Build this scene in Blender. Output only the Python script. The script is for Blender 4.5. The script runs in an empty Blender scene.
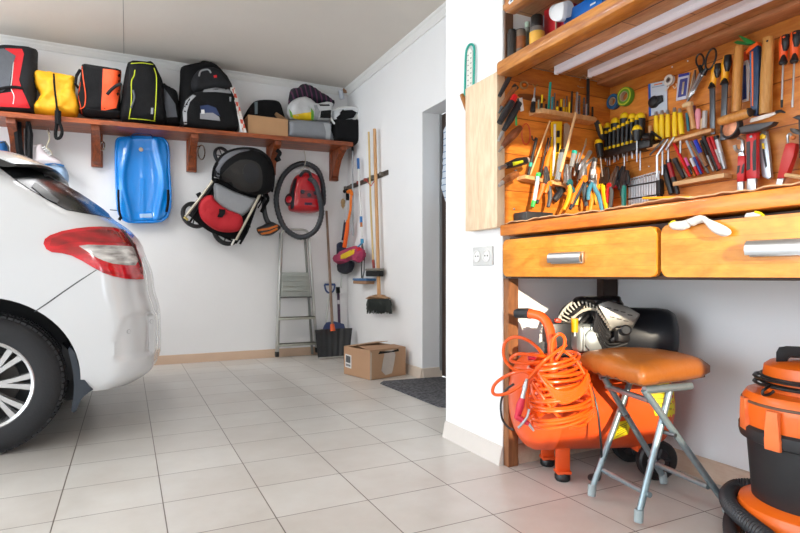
import bpy, bmesh, math, random
from math import sin, cos, pi, sqrt, radians, atan2, hypot
from mathutils import Vector, Matrix, noise, geometry
from mathutils.bvhtree import BVHTree
random.seed(7)
SC = bpy.context.scene
COL = SC.collection
V = Vector
# ------------------------------------------------------------------ camera geometry
FPX, HY, CH = 555.0, 275.0, 0.80
YAW = atan2(273.0, FPX)
CA, SA = cos(YAW), sin(YAW)
CAMP = V((0, 0, CH)); FW = V((SA, CA, 0)); RT = V((CA, -SA, 0)); UP = V((0, 0, 1))
def ray(px, py): return FW + RT*((px-400)/FPX) + UP*((HY-py)/FPX)
def at_d(px, py, d): return CAMP + ray(px, py)*d
def at_y(px, py, y): r = ray(px, py); return CAMP + r*(y/r.y)
def at_x(px, py, x): r = ray(px, py); return CAMP + r*(x/r.x)
def at_z(px, py, z): r = ray(px, py); return CAMP + r*((z-CH)/r.z)
def dep(p): return (p-CAMP).dot(FW)
def pix(p):
    q = p-CAMP; d = q.dot(FW)
    return (400+FPX*q.dot(RT)/d, HY-FPX*q.z/d)
# ------------------------------------------------------------------ room numbers
YB, XR, XP = 5.40, 2.05, 1.42          # back wall, right wall, pier face
PY0, PY1 = 1.908, 2.37                 # pier near / far
HC = 2.71
YS, XB = 1.893, 2.022                  # faces of the tool panels
def shz(x): return 2.03+(x+.853)/2.795*.064
# ------------------------------------------------------------------ materials
MATS = {}
def _new(name):
    m = bpy.data.materials.new(name); m.use_nodes = True
    nt = m.node_tree; b = nt.nodes['Principled BSDF']
    return m, nt, b
def c4(c): return (c[0], c[1], c[2], 1)
def hexc(h):
    h = h.lstrip('#'); o = []
    for i in (0, 2, 4):
        v = int(h[i:i+2], 16)/255
        o.append(v/12.92 if v <= .04045 else ((v+.055)/1.055)**2.4)
    return tuple(o)
def mat(col, rough=.5, metal=0, coat=0, var=.08, vs=30, bump=0, bs=200, spec=.5, alpha=1, trans=0, sheen=0):
    key = (col, rough, metal, coat, var, vs, bump, bs, spec, trans, sheen)
    if key in MATS: return MATS[key]
    m, nt, b = _new('m_'+str(col))
    c = hexc(col) if isinstance(col, str) else col
    b.inputs['Roughness'].default_value = rough; b.inputs['Metallic'].default_value = metal
    b.inputs['Coat Weight'].default_value = coat; b.inputs['Coat Roughness'].default_value = .05
    b.inputs['Specular IOR Level'].default_value = spec
    b.inputs['Transmission Weight'].default_value = trans
    b.inputs['Sheen Weight'].default_value = sheen
    tc = nt.nodes.new('ShaderNodeTexCoord')
    n = nt.nodes.new('ShaderNodeTexNoise'); n.inputs['Scale'].default_value = vs; n.inputs['Detail'].default_value = 4
    nt.links.new(tc.outputs['Object'], n.inputs['Vector'])
    r = nt.nodes.new('ShaderNodeMix'); r.data_type = 'RGBA'
    r.inputs[6].default_value = c4([x*(1-var) for x in c]); r.inputs[7].default_value = c4([min(1, x*(1+var)+.002) for x in c])
    nt.links.new(n.outputs['Fac'], r.inputs[0]); nt.links.new(r.outputs[2], b.inputs['Base Color'])
    if bump:
        n2 = nt.nodes.new('ShaderNodeTexNoise'); n2.inputs['Scale'].default_value = bs; n2.inputs['Detail'].default_value = 3
        nt.links.new(tc.outputs['Object'], n2.inputs['Vector'])
        bp = nt.nodes.new('ShaderNodeBump'); bp.inputs['Strength'].default_value = bump; bp.inputs['Distance'].default_value = .01
        nt.links.new(n2.outputs['Fac'], bp.inputs['Height']); nt.links.new(bp.outputs['Normal'], b.inputs['Normal'])
    MATS[key] = m; return m
def wood(c1, c2, scale=(1, 12, 12), rough=.45, knots=True, plank=None, paxis=2, coat=0, seam=.35):
    """stretched-noise grain; plank = board width along paxis with thin dark seams"""
    key = ('w', c1, c2, scale, rough, plank, paxis, coat, seam)
    if key in MATS: return MATS[key]
    m, nt, b = _new('wood_'+c1); N = nt.nodes; L = nt.links
    b.inputs['Roughness'].default_value = rough; b.inputs['Coat Weight'].default_value = coat
    tc = N.new('ShaderNodeTexCoord'); mp = N.new('ShaderNodeMapping'); mp.inputs['Scale'].default_value = scale
    L.new(tc.outputs['Object'], mp.inputs['Vector'])
    n = N.new('ShaderNodeTexNoise'); n.inputs['Scale'].default_value = 1.6; n.inputs['Detail'].default_value = 6; n.inputs['Distortion'].default_value = 1.2
    L.new(mp.outputs[0], n.inputs['Vector'])
    w = N.new('ShaderNodeTexNoise'); w.inputs['Scale'].default_value = 9; w.inputs['Detail'].default_value = 3
    L.new(mp.outputs[0], w.inputs['Vector'])
    ad = N.new('ShaderNodeMath'); ad.operation = 'ADD'; L.new(n.outputs['Fac'], ad.inputs[0])
    ml = N.new('ShaderNodeMath'); ml.operation = 'MULTIPLY'; ml.inputs[1].default_value = .5; L.new(w.outputs['Fac'], ml.inputs[0]); L.new(ml.outputs[0], ad.inputs[1])
    cr = N.new('ShaderNodeValToRGB'); cr.color_ramp.elements[0].position = .55; cr.color_ramp.elements[1].position = .95
    cr.color_ramp.elements[0].color = c4(hexc(c1)); cr.color_ramp.elements[1].color = c4(hexc(c2))
    L.new(ad.outputs[0], cr.inputs[0]); out = cr.outputs[0]
    if knots:
        vo = N.new('ShaderNodeTexVoronoi'); vo.inputs['Scale'].default_value = .55
        L.new(mp.outputs[0], vo.inputs['Vector'])
        lt = N.new('ShaderNodeMath'); lt.operation = 'LESS_THAN'; lt.inputs[1].default_value = .10; L.new(vo.outputs['Distance'], lt.inputs[0])
        mx = N.new('ShaderNodeMix'); mx.data_type = 'RGBA'; L.new(lt.outputs[0], mx.inputs[0]); L.new(out, mx.inputs[6])
        mx.inputs[7].default_value = c4([x*.35 for x in hexc(c1)]); out = mx.outputs[2]
    if plank:
        sp = N.new('ShaderNodeSeparateXYZ'); L.new(tc.outputs['Object'], sp.inputs[0])
        dv = N.new('ShaderNodeMath'); dv.operation = 'DIVIDE'; dv.inputs[1].default_value = plank; L.new(sp.outputs[paxis], dv.inputs[0])
        fr = N.new('ShaderNodeMath'); fr.operation = 'FRACT'; L.new(dv.outputs[0], fr.inputs[0])
        lt = N.new('ShaderNodeMath'); lt.operation = 'LESS_THAN'; lt.inputs[1].default_value = .025; L.new(fr.outputs[0], lt.inputs[0])
        fl = N.new('ShaderNodeMath'); fl.operation = 'FLOOR'; L.new(dv.outputs[0], fl.inputs[0])
        wn = N.new('ShaderNodeTexWhiteNoise'); wn.noise_dimensions = '1D'; L.new(fl.outputs[0], wn.inputs['W'])
        hs = N.new('ShaderNodeHueSaturation'); mr = N.new('ShaderNodeMapRange'); mr.inputs[3].default_value = .78; mr.inputs[4].default_value = 1.12
        L.new(wn.outputs['Value'], mr.inputs[0]); L.new(mr.outputs[0], hs.inputs['Value']); L.new(out, hs.inputs['Color'])
        mx = N.new('ShaderNodeMix'); mx.data_type = 'RGBA'; L.new(lt.outputs[0], mx.inputs[0]); L.new(hs.outputs[0], mx.inputs[6])
        mx.inputs[7].default_value = c4([x*seam for x in hexc(c1)]); out = mx.outputs[2]
    L.new(out, b.inputs['Base Color'])
    bp = N.new('ShaderNodeBump'); bp.inputs['Strength'].default_value = .12; bp.inputs['Distance'].default_value = .004
    L.new(w.outputs['Fac'], bp.inputs['Height']); L.new(bp.outputs['Normal'], b.inputs['Normal'])
    MATS[key] = m; return m
def emis(col, s):
    m, nt, b = _new('lamp'); b.inputs['Emission Color'].default_value = c4(hexc(col)); b.inputs['Emission Strength'].default_value = s
    b.inputs['Base Color'].default_value = c4(hexc(col)); return m
# ------------------------------------------------------------------ mesh collector
class M:
    def __init__(s): s.v = []; s.f = []; s.mi = []; s.ci = 0
    def add(s, vs, fs):
        o = len(s.v); s.v += [V(p) for p in vs]; s.f += [tuple(i+o for i in f) for f in fs]; s.mi += [s.ci]*len(fs); return s
    def bm(s, bm):
        bm.verts.index_update(); r = s.add([v.co.copy() for v in bm.verts], [[v.index for v in f.verts] for f in bm.faces]); bm.free(); return r
    def box(s, c, size, rot=None, bev=0, seg=2):
        bm = bmesh.new(); bmesh.ops.create_cube(bm, size=1)
        for v in bm.verts: v.co = V((v.co.x*size[0], v.co.y*size[1], v.co.z*size[2]))
        if bev: bmesh.ops.bevel(bm, geom=bm.edges[:], offset=bev, segments=seg, profile=.5, affect='EDGES')
        for v in bm.verts: v.co = (rot @ v.co if rot else v.co) + V(c)
        return s.bm(bm)
    def bx(s, x0, x1, y0, y1, z0, z1, bev=0): return s.box(((x0+x1)/2, (y0+y1)/2, (z0+z1)/2), (abs(x1-x0), abs(y1-y0), abs(z1-z0)), None, bev)
    def tube(s, pts, r, seg=8, closed=False, caps=True):
        pts = [V(p) for p in pts]; n = len(pts)
        if not isinstance(r, (list, tuple)): r = [r]*n
        if len(r) != n: r = [r[0]+(r[-1]-r[0])*i/(n-1) for i in range(n)]
        tg = []
        for i in range(n):
            a = pts[i-1] if (i or closed) else pts[0]; b = pts[(i+1) % n] if (i < n-1 or closed) else pts[-1]
            t = (b-a); tg.append(t.normalized() if t.length > 1e-9 else V((0, 0, 1)))
        u = tg[0].cross(V((0, 0, 1)));
        if u.length < 1e-3: u = tg[0].cross(V((1, 0, 0)))
        u.normalize(); vs = []; fs = []
        for i in range(n):
            u = (u - tg[i]*u.dot(tg[i])); u.normalize(); w = tg[i].cross(u)
            for k in range(seg):
                a = 2*pi*k/seg; vs.append(pts[i]+(u*cos(a)+w*sin(a))*r[i])
        m = n if closed else n-1
        for i in range(m):
            for k in range(seg):
                a = i*seg+k; b = i*seg+(k+1) % seg; j = ((i+1) % n)*seg
                fs.append((a, b, j+(k+1) % seg, j+k))
        if caps and not closed: fs.append(tuple(range(seg))[::-1]); fs.append(tuple((n-1)*seg+k for k in range(seg)))
        return s.add(vs, fs)
    def lathe(s, prof, o, ax=(0, 0, 1), seg=24, ring=False):
        ax = V(ax).normalized(); u = ax.cross(V((0, 0, 1)))
        if u.length < 1e-3: u = V((1, 0, 0))
        u.normalize(); w = ax.cross(u); o = V(o); vs = []; fs = []; n = len(prof)
        for (r, h) in prof:
            r = max(r, 1e-4)
            for k in range(seg):
                a = 2*pi*k/seg; vs.append(o+ax*h+(u*cos(a)+w*sin(a))*r)
        for i in range(n if ring else n-1):
            for k in range(seg):
                j = (i+1) % n; fs.append((i*seg+k, i*seg+(k+1) % seg, j*seg+(k+1) % seg, j*seg+k))
        if not ring:
            fs.append(tuple(range(seg))[::-1]); fs.append(tuple((n-1)*seg+k for k in range(seg)))
        return s.add(vs, fs)
    def ball(s, c, r, sc=(1, 1, 1), seg=16):
        bm = bmesh.new(); bmesh.ops.create_uvsphere(bm, u_segments=seg, v_segments=seg//2+2, radius=r)
        for v in bm.verts: v.co = V((v.co.x*sc[0], v.co.y*sc[1], v.co.z*sc[2]))+V(c)
        return s.bm(bm)
    def plate(s, pts, n, th, bev=0):
        """polygon (front face) pushed back by th against the normal n"""
        n = V(n).normalized(); pts = [V(p) for p in pts]; bm = bmesh.new()
        a = [bm.verts.new(p) for p in pts]; b = [bm.verts.new(p-n*th) for p in pts]; k = len(pts)
        try:
            ff = bm.faces.new(a); bm.faces.new(b[::-1])
            for i in range(k): bm.faces.new((a[i], b[i], b[(i+1) % k], a[(i+1) % k]))
        except ValueError: bm.free(); return s
        if bev:
            es = [e for e in ff.edges]
            bmesh.ops.bevel(bm, geom=es, offset=bev, segments=2, profile=.5, affect='EDGES')
        bmesh.ops.triangulate(bm, faces=[f for f in bm.faces if len(f.verts) > 4])
        return s.bm(bm)
    def puff(s, pts, n, D, r, step=None, wr=0, ws=8, flat=0):
        """cushion: outline pts (planar), total depth D centred on the plane, edge rounding r"""
        n = V(n).normalized(); pts = [V(p) for p in pts]; o = sum(pts, V())/len(pts)
        e1 = n.cross(V((0, 0, 1))); e1 = e1 if e1.length > .01 else V((1, 0, 0)); e1.normalize(); e2 = n.cross(e1)
        P = [((p-o).dot(e1), (p-o).dot(e2)) for p in pts]
        xs = [p[0] for p in P]; ys = [p[1] for p in P]; w = max(max(xs)-min(xs), max(ys)-min(ys))
        step = step or w/22
        B = []
        for i in range(len(P)):
            a = P[i]; b = P[(i+1) % len(P)]; k = max(1, int(hypot(b[0]-a[0], b[1]-a[1])/step))
            for j in range(k): B.append(V((a[0]+(b[0]-a[0])*j/k, a[1]+(b[1]-a[1])*j/k)))
        nb = len(B)
        def dist(q):
            return min((geometry.intersect_point_line(q, B[i], B[(i+1) % nb]), i) and _segd(q, B[i], B[(i+1) % nb]) for i in range(nb))
        pin = []
        y = min(ys)+step*.4; row = 0
        while y < max(ys):
            x = min(xs)+step*(.4+.5*(row % 2))
            while x < max(xs):
                q = V((x, y))
                if _inside(q, B) and _bd(q, B) > step*.35: pin.append(q)
                x += step
            y += step*.87; row += 1
        res = geometry.delaunay_2d_cdt(B+pin, [], [list(range(nb))], 1, 1e-5)
        vv, ff = res[0], res[2]; vs = []; fs = []; k = len(vv)
        for sg in (1, -1):
            for q in vv:
                d = _bd(q, B); g = sqrt(max(0, 1-(1-min(d/r, 1))**2)) if r > 0 else 1
                g = flat+(1-flat)*g
                p = o+e1*q.x+e2*q.y
                h = sg*D/2*g
                if wr: h += wr*noise.noise(p*ws+V((3.1*sg, 0, 7)))*g + .4*wr*noise.noise(p*ws*2.7)*g
                vs.append(p+n*h)
        for f in ff: fs.append(tuple(f)); fs.append(tuple(i+k for i in f[::-1]))
        # weld rim
        rim = [i for i in range(k) if _bd(vv[i], B) < 1e-4]
        if flat == 0:
            mp = {i+k: i for i in rim}; fs = [tuple(mp.get(i, i) for i in f) for f in fs]
        else:
            ed = {}
            for f in ff:
                for a in range(len(f)):
                    e = (f[a], f[(a+1) % len(f)]); ed[e] = 1
            for (a, b) in list(ed):
                if (b, a) not in ed: fs.append((b, a, a+k, b+k))
        return s.add(vs, fs)
    def patch(s, poly, bvh, off=.002, step=3.0, skirt=.004):
        """a skin laid on the surface 'bvh' where the outline 'poly' falls on it as seen in the photo"""
        B = []
        for i in range(len(poly)):
            a = poly[i]; b = poly[(i+1) % len(poly)]; k = max(1, int(hypot(b[0]-a[0], b[1]-a[1])/step))
            for j in range(k): B.append(V((a[0]+(b[0]-a[0])*j/k, a[1]+(b[1]-a[1])*j/k)))
        xs = [p.x for p in B]; ys = [p.y for p in B]; pin = []; y = min(ys)+step*.5; row = 0
        while y < max(ys):
            x = min(xs)+step*(.3+.5*(row % 2))
            while x < max(xs):
                q = V((x, y))
                if _inside(q, B) and _bd(q, B) > step*.3: pin.append(q)
                x += step
            y += step*.87; row += 1
        nb = len(B); res = geometry.delaunay_2d_cdt(B+pin, [], [list(range(nb))], 1, 1e-5)
        vv, ff = res[0], res[2]; P = []; Nn = []
        for q in vv:
            r = ray(q.x, q.y); h = bvh.ray_cast(CAMP, r.normalized())
            P.append(h[0]); nn = h[1]
            if nn is not None and nn.dot(r) > 0: nn = -nn
            Nn.append(nn)
        idx = {}; vs = []; fs = []
        for i, p in enumerate(P):
            if p is not None: idx[i] = len(vs); vs.append(p+Nn[i]*off)
        F = [f for f in ff if all(i in idx for i in f)]
        k = len(vs); vs += [vs[idx[i]]-Nn[i]*skirt for i in idx]
        ed = {}
        for f in F:
            fs.append(tuple(idx[i] for i in f))
            for a in range(len(f)): ed[(f[a], f[(a+1) % len(f)])] = 1
        for (a, b) in list(ed):
            if (b, a) not in ed: fs.append((idx[b], idx[a], idx[a]+k, idx[b]+k))
        return s.add(vs, fs)
    def bvh(s): return BVHTree.FromPolygons([tuple(p) for p in s.v], s.f)
def _segd(q, a, b):
    ab = b-a; l = ab.length_squared
    t = max(0, min(1, (q-a).dot(ab)/l)) if l else 0
    return (q-(a+ab*t)).length
def _bd(q, B): return min(_segd(q, B[i], B[(i+1) % len(B)]) for i in range(len(B)))
def _inside(q, B):
    c = False; n = len(B)
    for i in range(n):
        a = B[i]; b = B[i-1]
        if (a[1] > q[1]) != (b[1] > q[1]) and q[0] < (b[0]-a[0])*(q[1]-a[1])/(b[1]-a[1])+a[0]: c = not c
    return c
# ------------------------------------------------------------------ objects
def mk(name, m, mt, parent=None, org=None, smooth=40):
    org = org if org is not None else V((0, 0, 0))
    me = bpy.data.meshes.new(name); me.from_pydata([tuple(p-org) for p in m.v], [], m.f)
    for mm in (mt if isinstance(mt, (list, tuple)) else [mt]): me.materials.append(mm)
    bm = bmesh.new(); bm.from_mesh(me); bmesh.ops.recalc_face_normals(bm, faces=bm.faces[:]); bm.to_mesh(me); bm.free()
    if len(me.polygons) == len(m.mi): me.polygons.foreach_set('material_index', m.mi)
    if smooth:
        me.polygons.foreach_set('use_smooth', [True]*len(me.polygons))
        me.set_sharp_from_angle(angle=radians(smooth))
    me.update()
    o = bpy.data.objects.new(name, me); COL.objects.link(o)
    if parent: o.parent = parent
    return o
def P(name, m, mt, kids=(), label=None, smooth=40, kind=None): return dict(name=name, m=m, mt=mt, kids=kids, label=label, smooth=smooth, kind=kind)
def _allv(p):
    for v in p['m'].v: yield v
    for k in p['kids']: yield from _allv(k)
def TH(name, label, cat, parts, group=None, kind=None):
    parts = [p for p in parts if p]
    vs = [v for p in parts for v in _allv(p)]
    lo = V((min(v.x for v in vs), min(v.y for v in vs), min(v.z for v in vs))); hi = V((max(v.x for v in vs), max(v.y for v in vs), max(v.z for v in vs)))
    org = V(((lo.x+hi.x)/2, (lo.y+hi.y)/2, lo.z))
    if len(parts) == 1 and not parts[0]['kids']:
        r = mk(name, parts[0]['m'], parts[0]['mt'], None, org, parts[0]['smooth']); r.location = org
    else:
        r = bpy.data.objects.new(name, None); COL.objects.link(r); r.location = org; r.empty_display_size = .05
        def rec(p, par):
            o = mk(p['name'], p['m'], p['mt'], par, org, p['smooth'])
            if p['label']: o['label'] = p['label']
            if p['kind']: o['kind'] = p['kind']
            for k in p['kids']: rec(k, o)
        for p in parts: rec(p, r)
    r['label'] = label; r['category'] = cat
    if group: r['group'] = group
    if kind: r['kind'] = kind
    return r
def ST(name, m, mt, smooth=0):
    o = mk(name, m, mt, None, None, smooth); o['kind'] = 'structure'; return o
def catmull(pts, n=6, closed=False):
    pts = [V(p) for p in pts]; o = []; k = len(pts)
    for i in range(k if closed else k-1):
        g = (lambda j: pts[j % k]) if closed else (lambda j: pts[max(0, min(k-1, j))])
        a, b, c, d = g(i-1), g(i), g(i+1), g(i+2)
        for j in range(n):
            t = j/n; o.append(.5*((2*b)+(c-a)*t+(2*a-5*b+4*c-d)*t*t+(3*b-a-3*c+d)*t**3))
    if not closed: o.append(pts[-1])
    return o
def bez(pts, n=4):
    """smooth closed pixel outline"""
    return [(p.x, p.y) for p in catmull([V((a, b, 0)) for a, b in pts], n, True)]
# surfaces things hang on: pixel -> point, o metres in front of it
def SP(px, py, o=0): return at_y(px, py, YS-o)
def BP(px, py, o=0): return at_x(px, py, XB-o)
def PP(px, py, o=0): return at_x(px, py, XP-o)
def WP(px, py, o=0): return at_y(px, py, YB-o)
def RP(px, py, o=0): return at_x(px, py, XR-o)
NRM = {SP: V((0, -1, 0)), BP: V((-1, 0, 0)), PP: V((-1, 0, 0)), WP: V((0, -1, 0)), RP: V((-1, 0, 0))}
def rod(PF, pts, w, o=.01, seg=8, sm=0, m=None):
    q = [PF(a, b, o if len(c) == 0 else c[0]) for a, b, *c in pts]
    w = list(w) if isinstance(w, (list, tuple)) else [w]*len(q)
    rr = [w[i]/2*dep(q[i])/FPX for i in range(len(q))]
    if sm:
        n = len(q); q2 = catmull(q, sm); rr = [rr[min(n-1, int(i/sm))]*(1-(i/sm) % 1)+rr[min(n-1, int(i/sm)+1)]*((i/sm) % 1) for i in range(len(q2))]; q = q2
    return (m or M()).tube(q, rr, seg)
def flat(PF, poly, th=.004, o=.01, bev=0, m=None): return (m or M()).plate([PF(a, b, o) for a, b in poly], NRM[PF], th, bev)
def pillow(PF, poly, D, r, o=.1, wr=0, ws=8, step=None, flat=0, m=None): return (m or M()).puff([PF(a, b, o) for a, b in poly], NRM[PF], D, r, step, wr, ws, flat)
# ---- 00.py
EXPO, SKY, FILL, SUN = -0.15, 7.9, 1.2, 7.5
SUND = (.38, 1, -.2)
# ---- 02.py
# ================================================================== SETTING
def tile_mat():
    m, nt, b = _new('floor_tiles'); N = nt.nodes; L = nt.links
    tc = N.new('ShaderNodeTexCoord'); mp = N.new('ShaderNodeMapping'); mp.inputs['Location'].default_value = (.2142+.3278*20, -1.82+.295*20-.295*0, 0)
    L.new(tc.outputs['Object'], mp.inputs['Vector'])
    br = N.new('ShaderNodeTexBrick'); br.offset = 0; br.squash = 1
    br.inputs['Scale'].default_value = 1; br.inputs['Brick Width'].default_value = .3278; br.inputs['Row Height'].default_value = .295
    br.inputs['Mortar Size'].default_value = .0022; br.inputs['Mortar Smooth'].default_value = .3; br.inputs['Bias'].default_value = 0
    br.inputs['Color1'].default_value = c4(hexc('#d3d1cc')); br.inputs['Color2'].default_value = c4(hexc('#cac6c0')); br.inputs['Mortar'].default_value = c4(hexc('#6b6058'))
    L.new(mp.outputs[0], br.inputs['Vector'])
    n = N.new('ShaderNodeTexNoise'); n.inputs['Scale'].default_value = 3.5; n.inputs['Detail'].default_value = 8; n.inputs['Roughness'].default_value = .65; L.new(tc.outputs['Object'], n.inputs['Vector'])
    mx = N.new('ShaderNodeMix'); mx.data_type = 'RGBA'; mx.blend_type = 'MULTIPLY'; mx.inputs[0].default_value = .35
    L.new(br.outputs['Color'], mx.inputs[6])
    cr = N.new('ShaderNodeValToRGB'); cr.color_ramp.elements[0].position = .3; cr.color_ramp.elements[0].color = c4(hexc('#d0c5ba')); cr.color_ramp.elements[1].position = .65; cr.color_ramp.elements[1].color = (1, 1, 1, 1)
    L.new(n.outputs['Fac'], cr.inputs[0]); L.new(cr.outputs[0], mx.inputs[7]); L.new(mx.outputs[2], b.inputs['Base Color'])
    mr = N.new('ShaderNodeMapRange'); mr.inputs[3].default_value = .22; mr.inputs[4].default_value = .42; L.new(n.outputs['Fac'], mr.inputs[0]); L.new(mr.outputs[0], b.inputs['Roughness'])
    bp = N.new('ShaderNodeBump'); bp.inputs['Strength'].default_value = .25; bp.inputs['Distance'].default_value = .002; bp.invert = True
    L.new(br.outputs['Fac'], bp.inputs['Height']); L.new(bp.outputs['Normal'], b.inputs['Normal'])
    return m
WALL = mat('#ebebeb', .85, var=.015, vs=6, bump=.05, bs=40)
CEIL = mat('#d6cfc6', .9, var=.03, vs=3, bump=.12, bs=25)
WHITE = mat('#e6e5e2', .5, var=.01)
TILEB = mat('#cdbfb0', .4, var=.05, vs=14)
TILEN = wood('#c9ab92', '#d8c2ae', (10, 3, 14), .4, False)
XL, YF = -4.3, -1.75
ST('floor', M().bx(-9, 4, -6, 7, -.1, 0), tile_mat())
ST('ceiling', M().bx(XL-.2, 4, YF-.2, 5.6, HC, HC+.12), CEIL)
ST('wall_back', M().bx(XL-.2, 4, YB, YB+.15, 0, HC), WALL)
m = M(); D0, D1, DZ = 2.85, 3.775, 2.06
m.bx(XR, XR+.166, D1, YB, 0, HC); m.bx(XR, XR+.166, D0, D1, DZ, HC); m.bx(XR, XR+.166, YF, D0, 0, HC)
ST('wall_right', m, WALL)
ST('wall_pier', M().bx(XP, XR, PY0, PY1, 0, HC), WALL)
m = M(); m.bx(XL-.15, XL, YF, -1.1, 0, HC); m.bx(XL-.15, XL, 4.9, YB, 0, HC); m.bx(XL-.15, XL, -1.1, 4.9, 2.3, HC)
ST('wall_left', m, WALL)
SX0, SX1, SZ0, SZ1 = .0, .60, .85, 2.10      # doorway window behind the camera the sun comes through
m = M(); m.bx(XL, SX0, YF-.12, YF, 0, HC); m.bx(SX1, XR, YF-.12, YF, 0, HC); m.bx(SX0, SX1, YF-.12, YF, 0, SZ0); m.bx(SX0, SX1, YF-.12, YF, SZ1, HC)
ST('wall_front', m, WALL)
# door in the right wall
m = M(); m.bx(XR+.17, XR+.20, D0, D1-.01, .01, DZ)
ST('door_1', m, mat('#3a2a22', .5, var=.1))
ST('trim_4', M().bx(XR+.150, XR+.172, D1-.012, D1+.002, 0, DZ), mat('#8d8f90', .6))
def prism(prof, p0, p1, out, m=None):
    """sweep a profile [(out, z)] from p0 to p1"""
    m = m or M(); p0 = V(p0); p1 = V(p1); out = V(out); k = len(prof)
    vs = [p+out*a+UP*b for p in (p0, p1) for a, b in prof]
    fs = [(i, (i+1) % k, (i+1) % k+k, i+k) for i in range(k)]+[tuple(range(k)), tuple(range(2*k-1, k-1, -1))]
    return m.add(vs, fs)
BBP = [(0, 0), (.022, 0), (.020, .012), (.010, .062), (.006, .074), (0, .078)]
ST('baseboard_back', prism(BBP, (XL, YB, 0), (XR, YB, 0), (0, -1, 0)), mat('#c8ab92', .45, var=.06, vs=9), 30)
m = prism(BBP, (XR, D1, 0), (XR, YB, 0), (-1, 0, 0)); prism(BBP, (XR+.166, D1, 0), (XR, D1, 0), (0, -1, 0), m)
ST('baseboard_right', m, TILEB, 30)
ST('baseboard_pier', prism(BBP, (XP, PY0-.004, 0), (XP, PY1, 0), (-1, 0, 0)), mat('#d6cfc8', .35, var=.04, vs=16), 30)
m = prism(BBP, (XR, YF, 0), (XR, PY0, 0), (-1, 0, 0)); prism(BBP, (XP+.07, PY0, 0), (XR, PY0, 0), (0, -1, 0), m)
ST('baseboard_niche', m, TILEN, 30)
CRP = [(0, 0), (.012, 0), (.016, .012), (.030, .030), (.034, .042), (.050, .052), (.055, .06), (0, .06)]
ST('trim_1', prism([(a, b+HC-.06) for a, b in CRP], (XL, YB, 0), (XR, YB, 0), (0, -1, 0)), WHITE, 0)
ST('trim_2', prism([(a, b+HC-.06) for a, b in CRP], (XR, PY1, 0), (XR, YB, 0), (-1, 0, 0)), WHITE, 0)
ST('trim_3', M().bx(-.026, -.022, YF, YB, HC-.0012, HC+.01), mat('#8d8883', .9))
# ------------------------------------------------------------------ camera, world, lights
cam = bpy.data.cameras.new('camera'); co = bpy.data.objects.new('camera', cam); COL.objects.link(co)
co.location = CAMP; co.rotation_euler = (pi/2, 0, -YAW); cam.sensor_width = 36; cam.lens = 36*FPX/800; cam.shift_y = (HY-266.5)/800; cam.clip_start = .02
SC.camera = co
SC.view_settings.view_transform = 'Standard'; SC.view_settings.look = 'None'; SC.view_settings.gamma = 1; SC.view_settings.exposure = EXPO; SC.view_settings.use_curve_mapping = False
SC.cycles.use_denoising = True; SC.cycles.max_bounces = 10; SC.cycles.diffuse_bounces = 6; SC.cycles.sample_clamp_indirect = 6
w = bpy.data.worlds.new('world'); SC.world = w; w.use_nodes = True; bg = w.node_tree.nodes['Background']
bg.inputs[0].default_value = (.82, .91, 1, 1); bg.inputs[1].default_value = SKY
def area(name, loc, rot, sx, sy, e, col=(1, 1, 1), portal=False, spread=180):
    l = bpy.data.lights.new(name, 'AREA'); l.shape = 'RECTANGLE'; l.size = sx; l.size_y = sy; l.energy = e; l.color = col
    o = bpy.data.objects.new(name, l); COL.objects.link(o); o.location = loc; o.rotation_euler = rot
    if portal: l.cycles.is_portal = True
    else: l.spread = radians(spread)
    return o
area('doorway_portal', (XL-.05, 1.9, 1.15), (0, -pi/2, 0), 2.3, 6.0, 1, portal=True)
area('window_portal', ((SX0+SX1)/2, YF-.06, (SZ0+SZ1)/2), (pi/2, 0, 0), SX1-SX0, SZ1-SZ0, 1, portal=True)
for i, (x, y, e) in enumerate(((-.4, -1.0, 24), (-1.7, 3.9, 66), (-.2, 4.3, 10))):
    area('ceiling_fill', (x, y, HC-.05), (0, 0, 0), .3, 1.3, FILL*e, (.98, .985, 1))  # unseen area fills added under the ceiling to brighten the room, no fixtures
s = bpy.data.lights.new('sun', 'SUN'); s.energy = SUN; s.color = (1, .86, .66); s.angle = radians(.5)
so = bpy.data.objects.new('sun', s); COL.objects.link(so); so.rotation_euler = V(SUND).to_track_quat('-Z', 'Y').to_euler()
# ------------------------------------------------------------------ wooden shelf on the back wall
BRN = wood('#672e12', '#a65224', (2.5, 14, 14), .4, True, coat=.1)
BRV = wood('#632c12', '#9c4c22', (14, 14, 2.5), .4, False, coat=.1)
YSH = 5.05
m = M(); x0, x1 = -1.55, 1.975
vs = []
for x in (x0, x1):
    z = shz(x); vs += [(x, YSH, z-.04), (x, YSH, z-.006), (x, YSH+.006, z), (x, YB, z), (x, YB, z-.04)]
m.add(vs, [(0, 1, 2, 3, 4), (9, 8, 7, 6, 5)]+[(i, (i+1) % 5, (i+1) % 5+5, i+5) for i in range(5)])
parts = [P('board', m, BRN, smooth=0)]
for px, yb_ in ((17, 163), (97, 167), (191.5, 172), (271, 175), (334, 181)):
    c = WP(px, yb_, .03); z1 = shz(c.x)-.041; w2 = .055
    b = M(); b.bx(c.x-w2*.8, c.x+w2*.8, YB-.05, YB-.001, c.z, z1, .005)
    parts.append(P('bracket_post', b, BRV))
    g = M(); prof = [(YB-.05, z1), (YB-.31, z1), (YB-.31, z1-.035), (YB-.25, z1-.06), (YB-.17, z1-.11), (YB-.11, z1-.19), (YB-.085, z1-.25), (YB-.05, z1-.27)]
    g.plate([V((c.x-w2*.55, a, b_)) for a, b_ in prof], (-1, 0, 0), w2*1.1, .004)
    parts.append(P('bracket_arm', g, BRV, smooth=30))
TH('wall_shelf', 'long reddish-brown wooden shelf high on the back wall, loaded with bags', 'shelf', parts)
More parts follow.
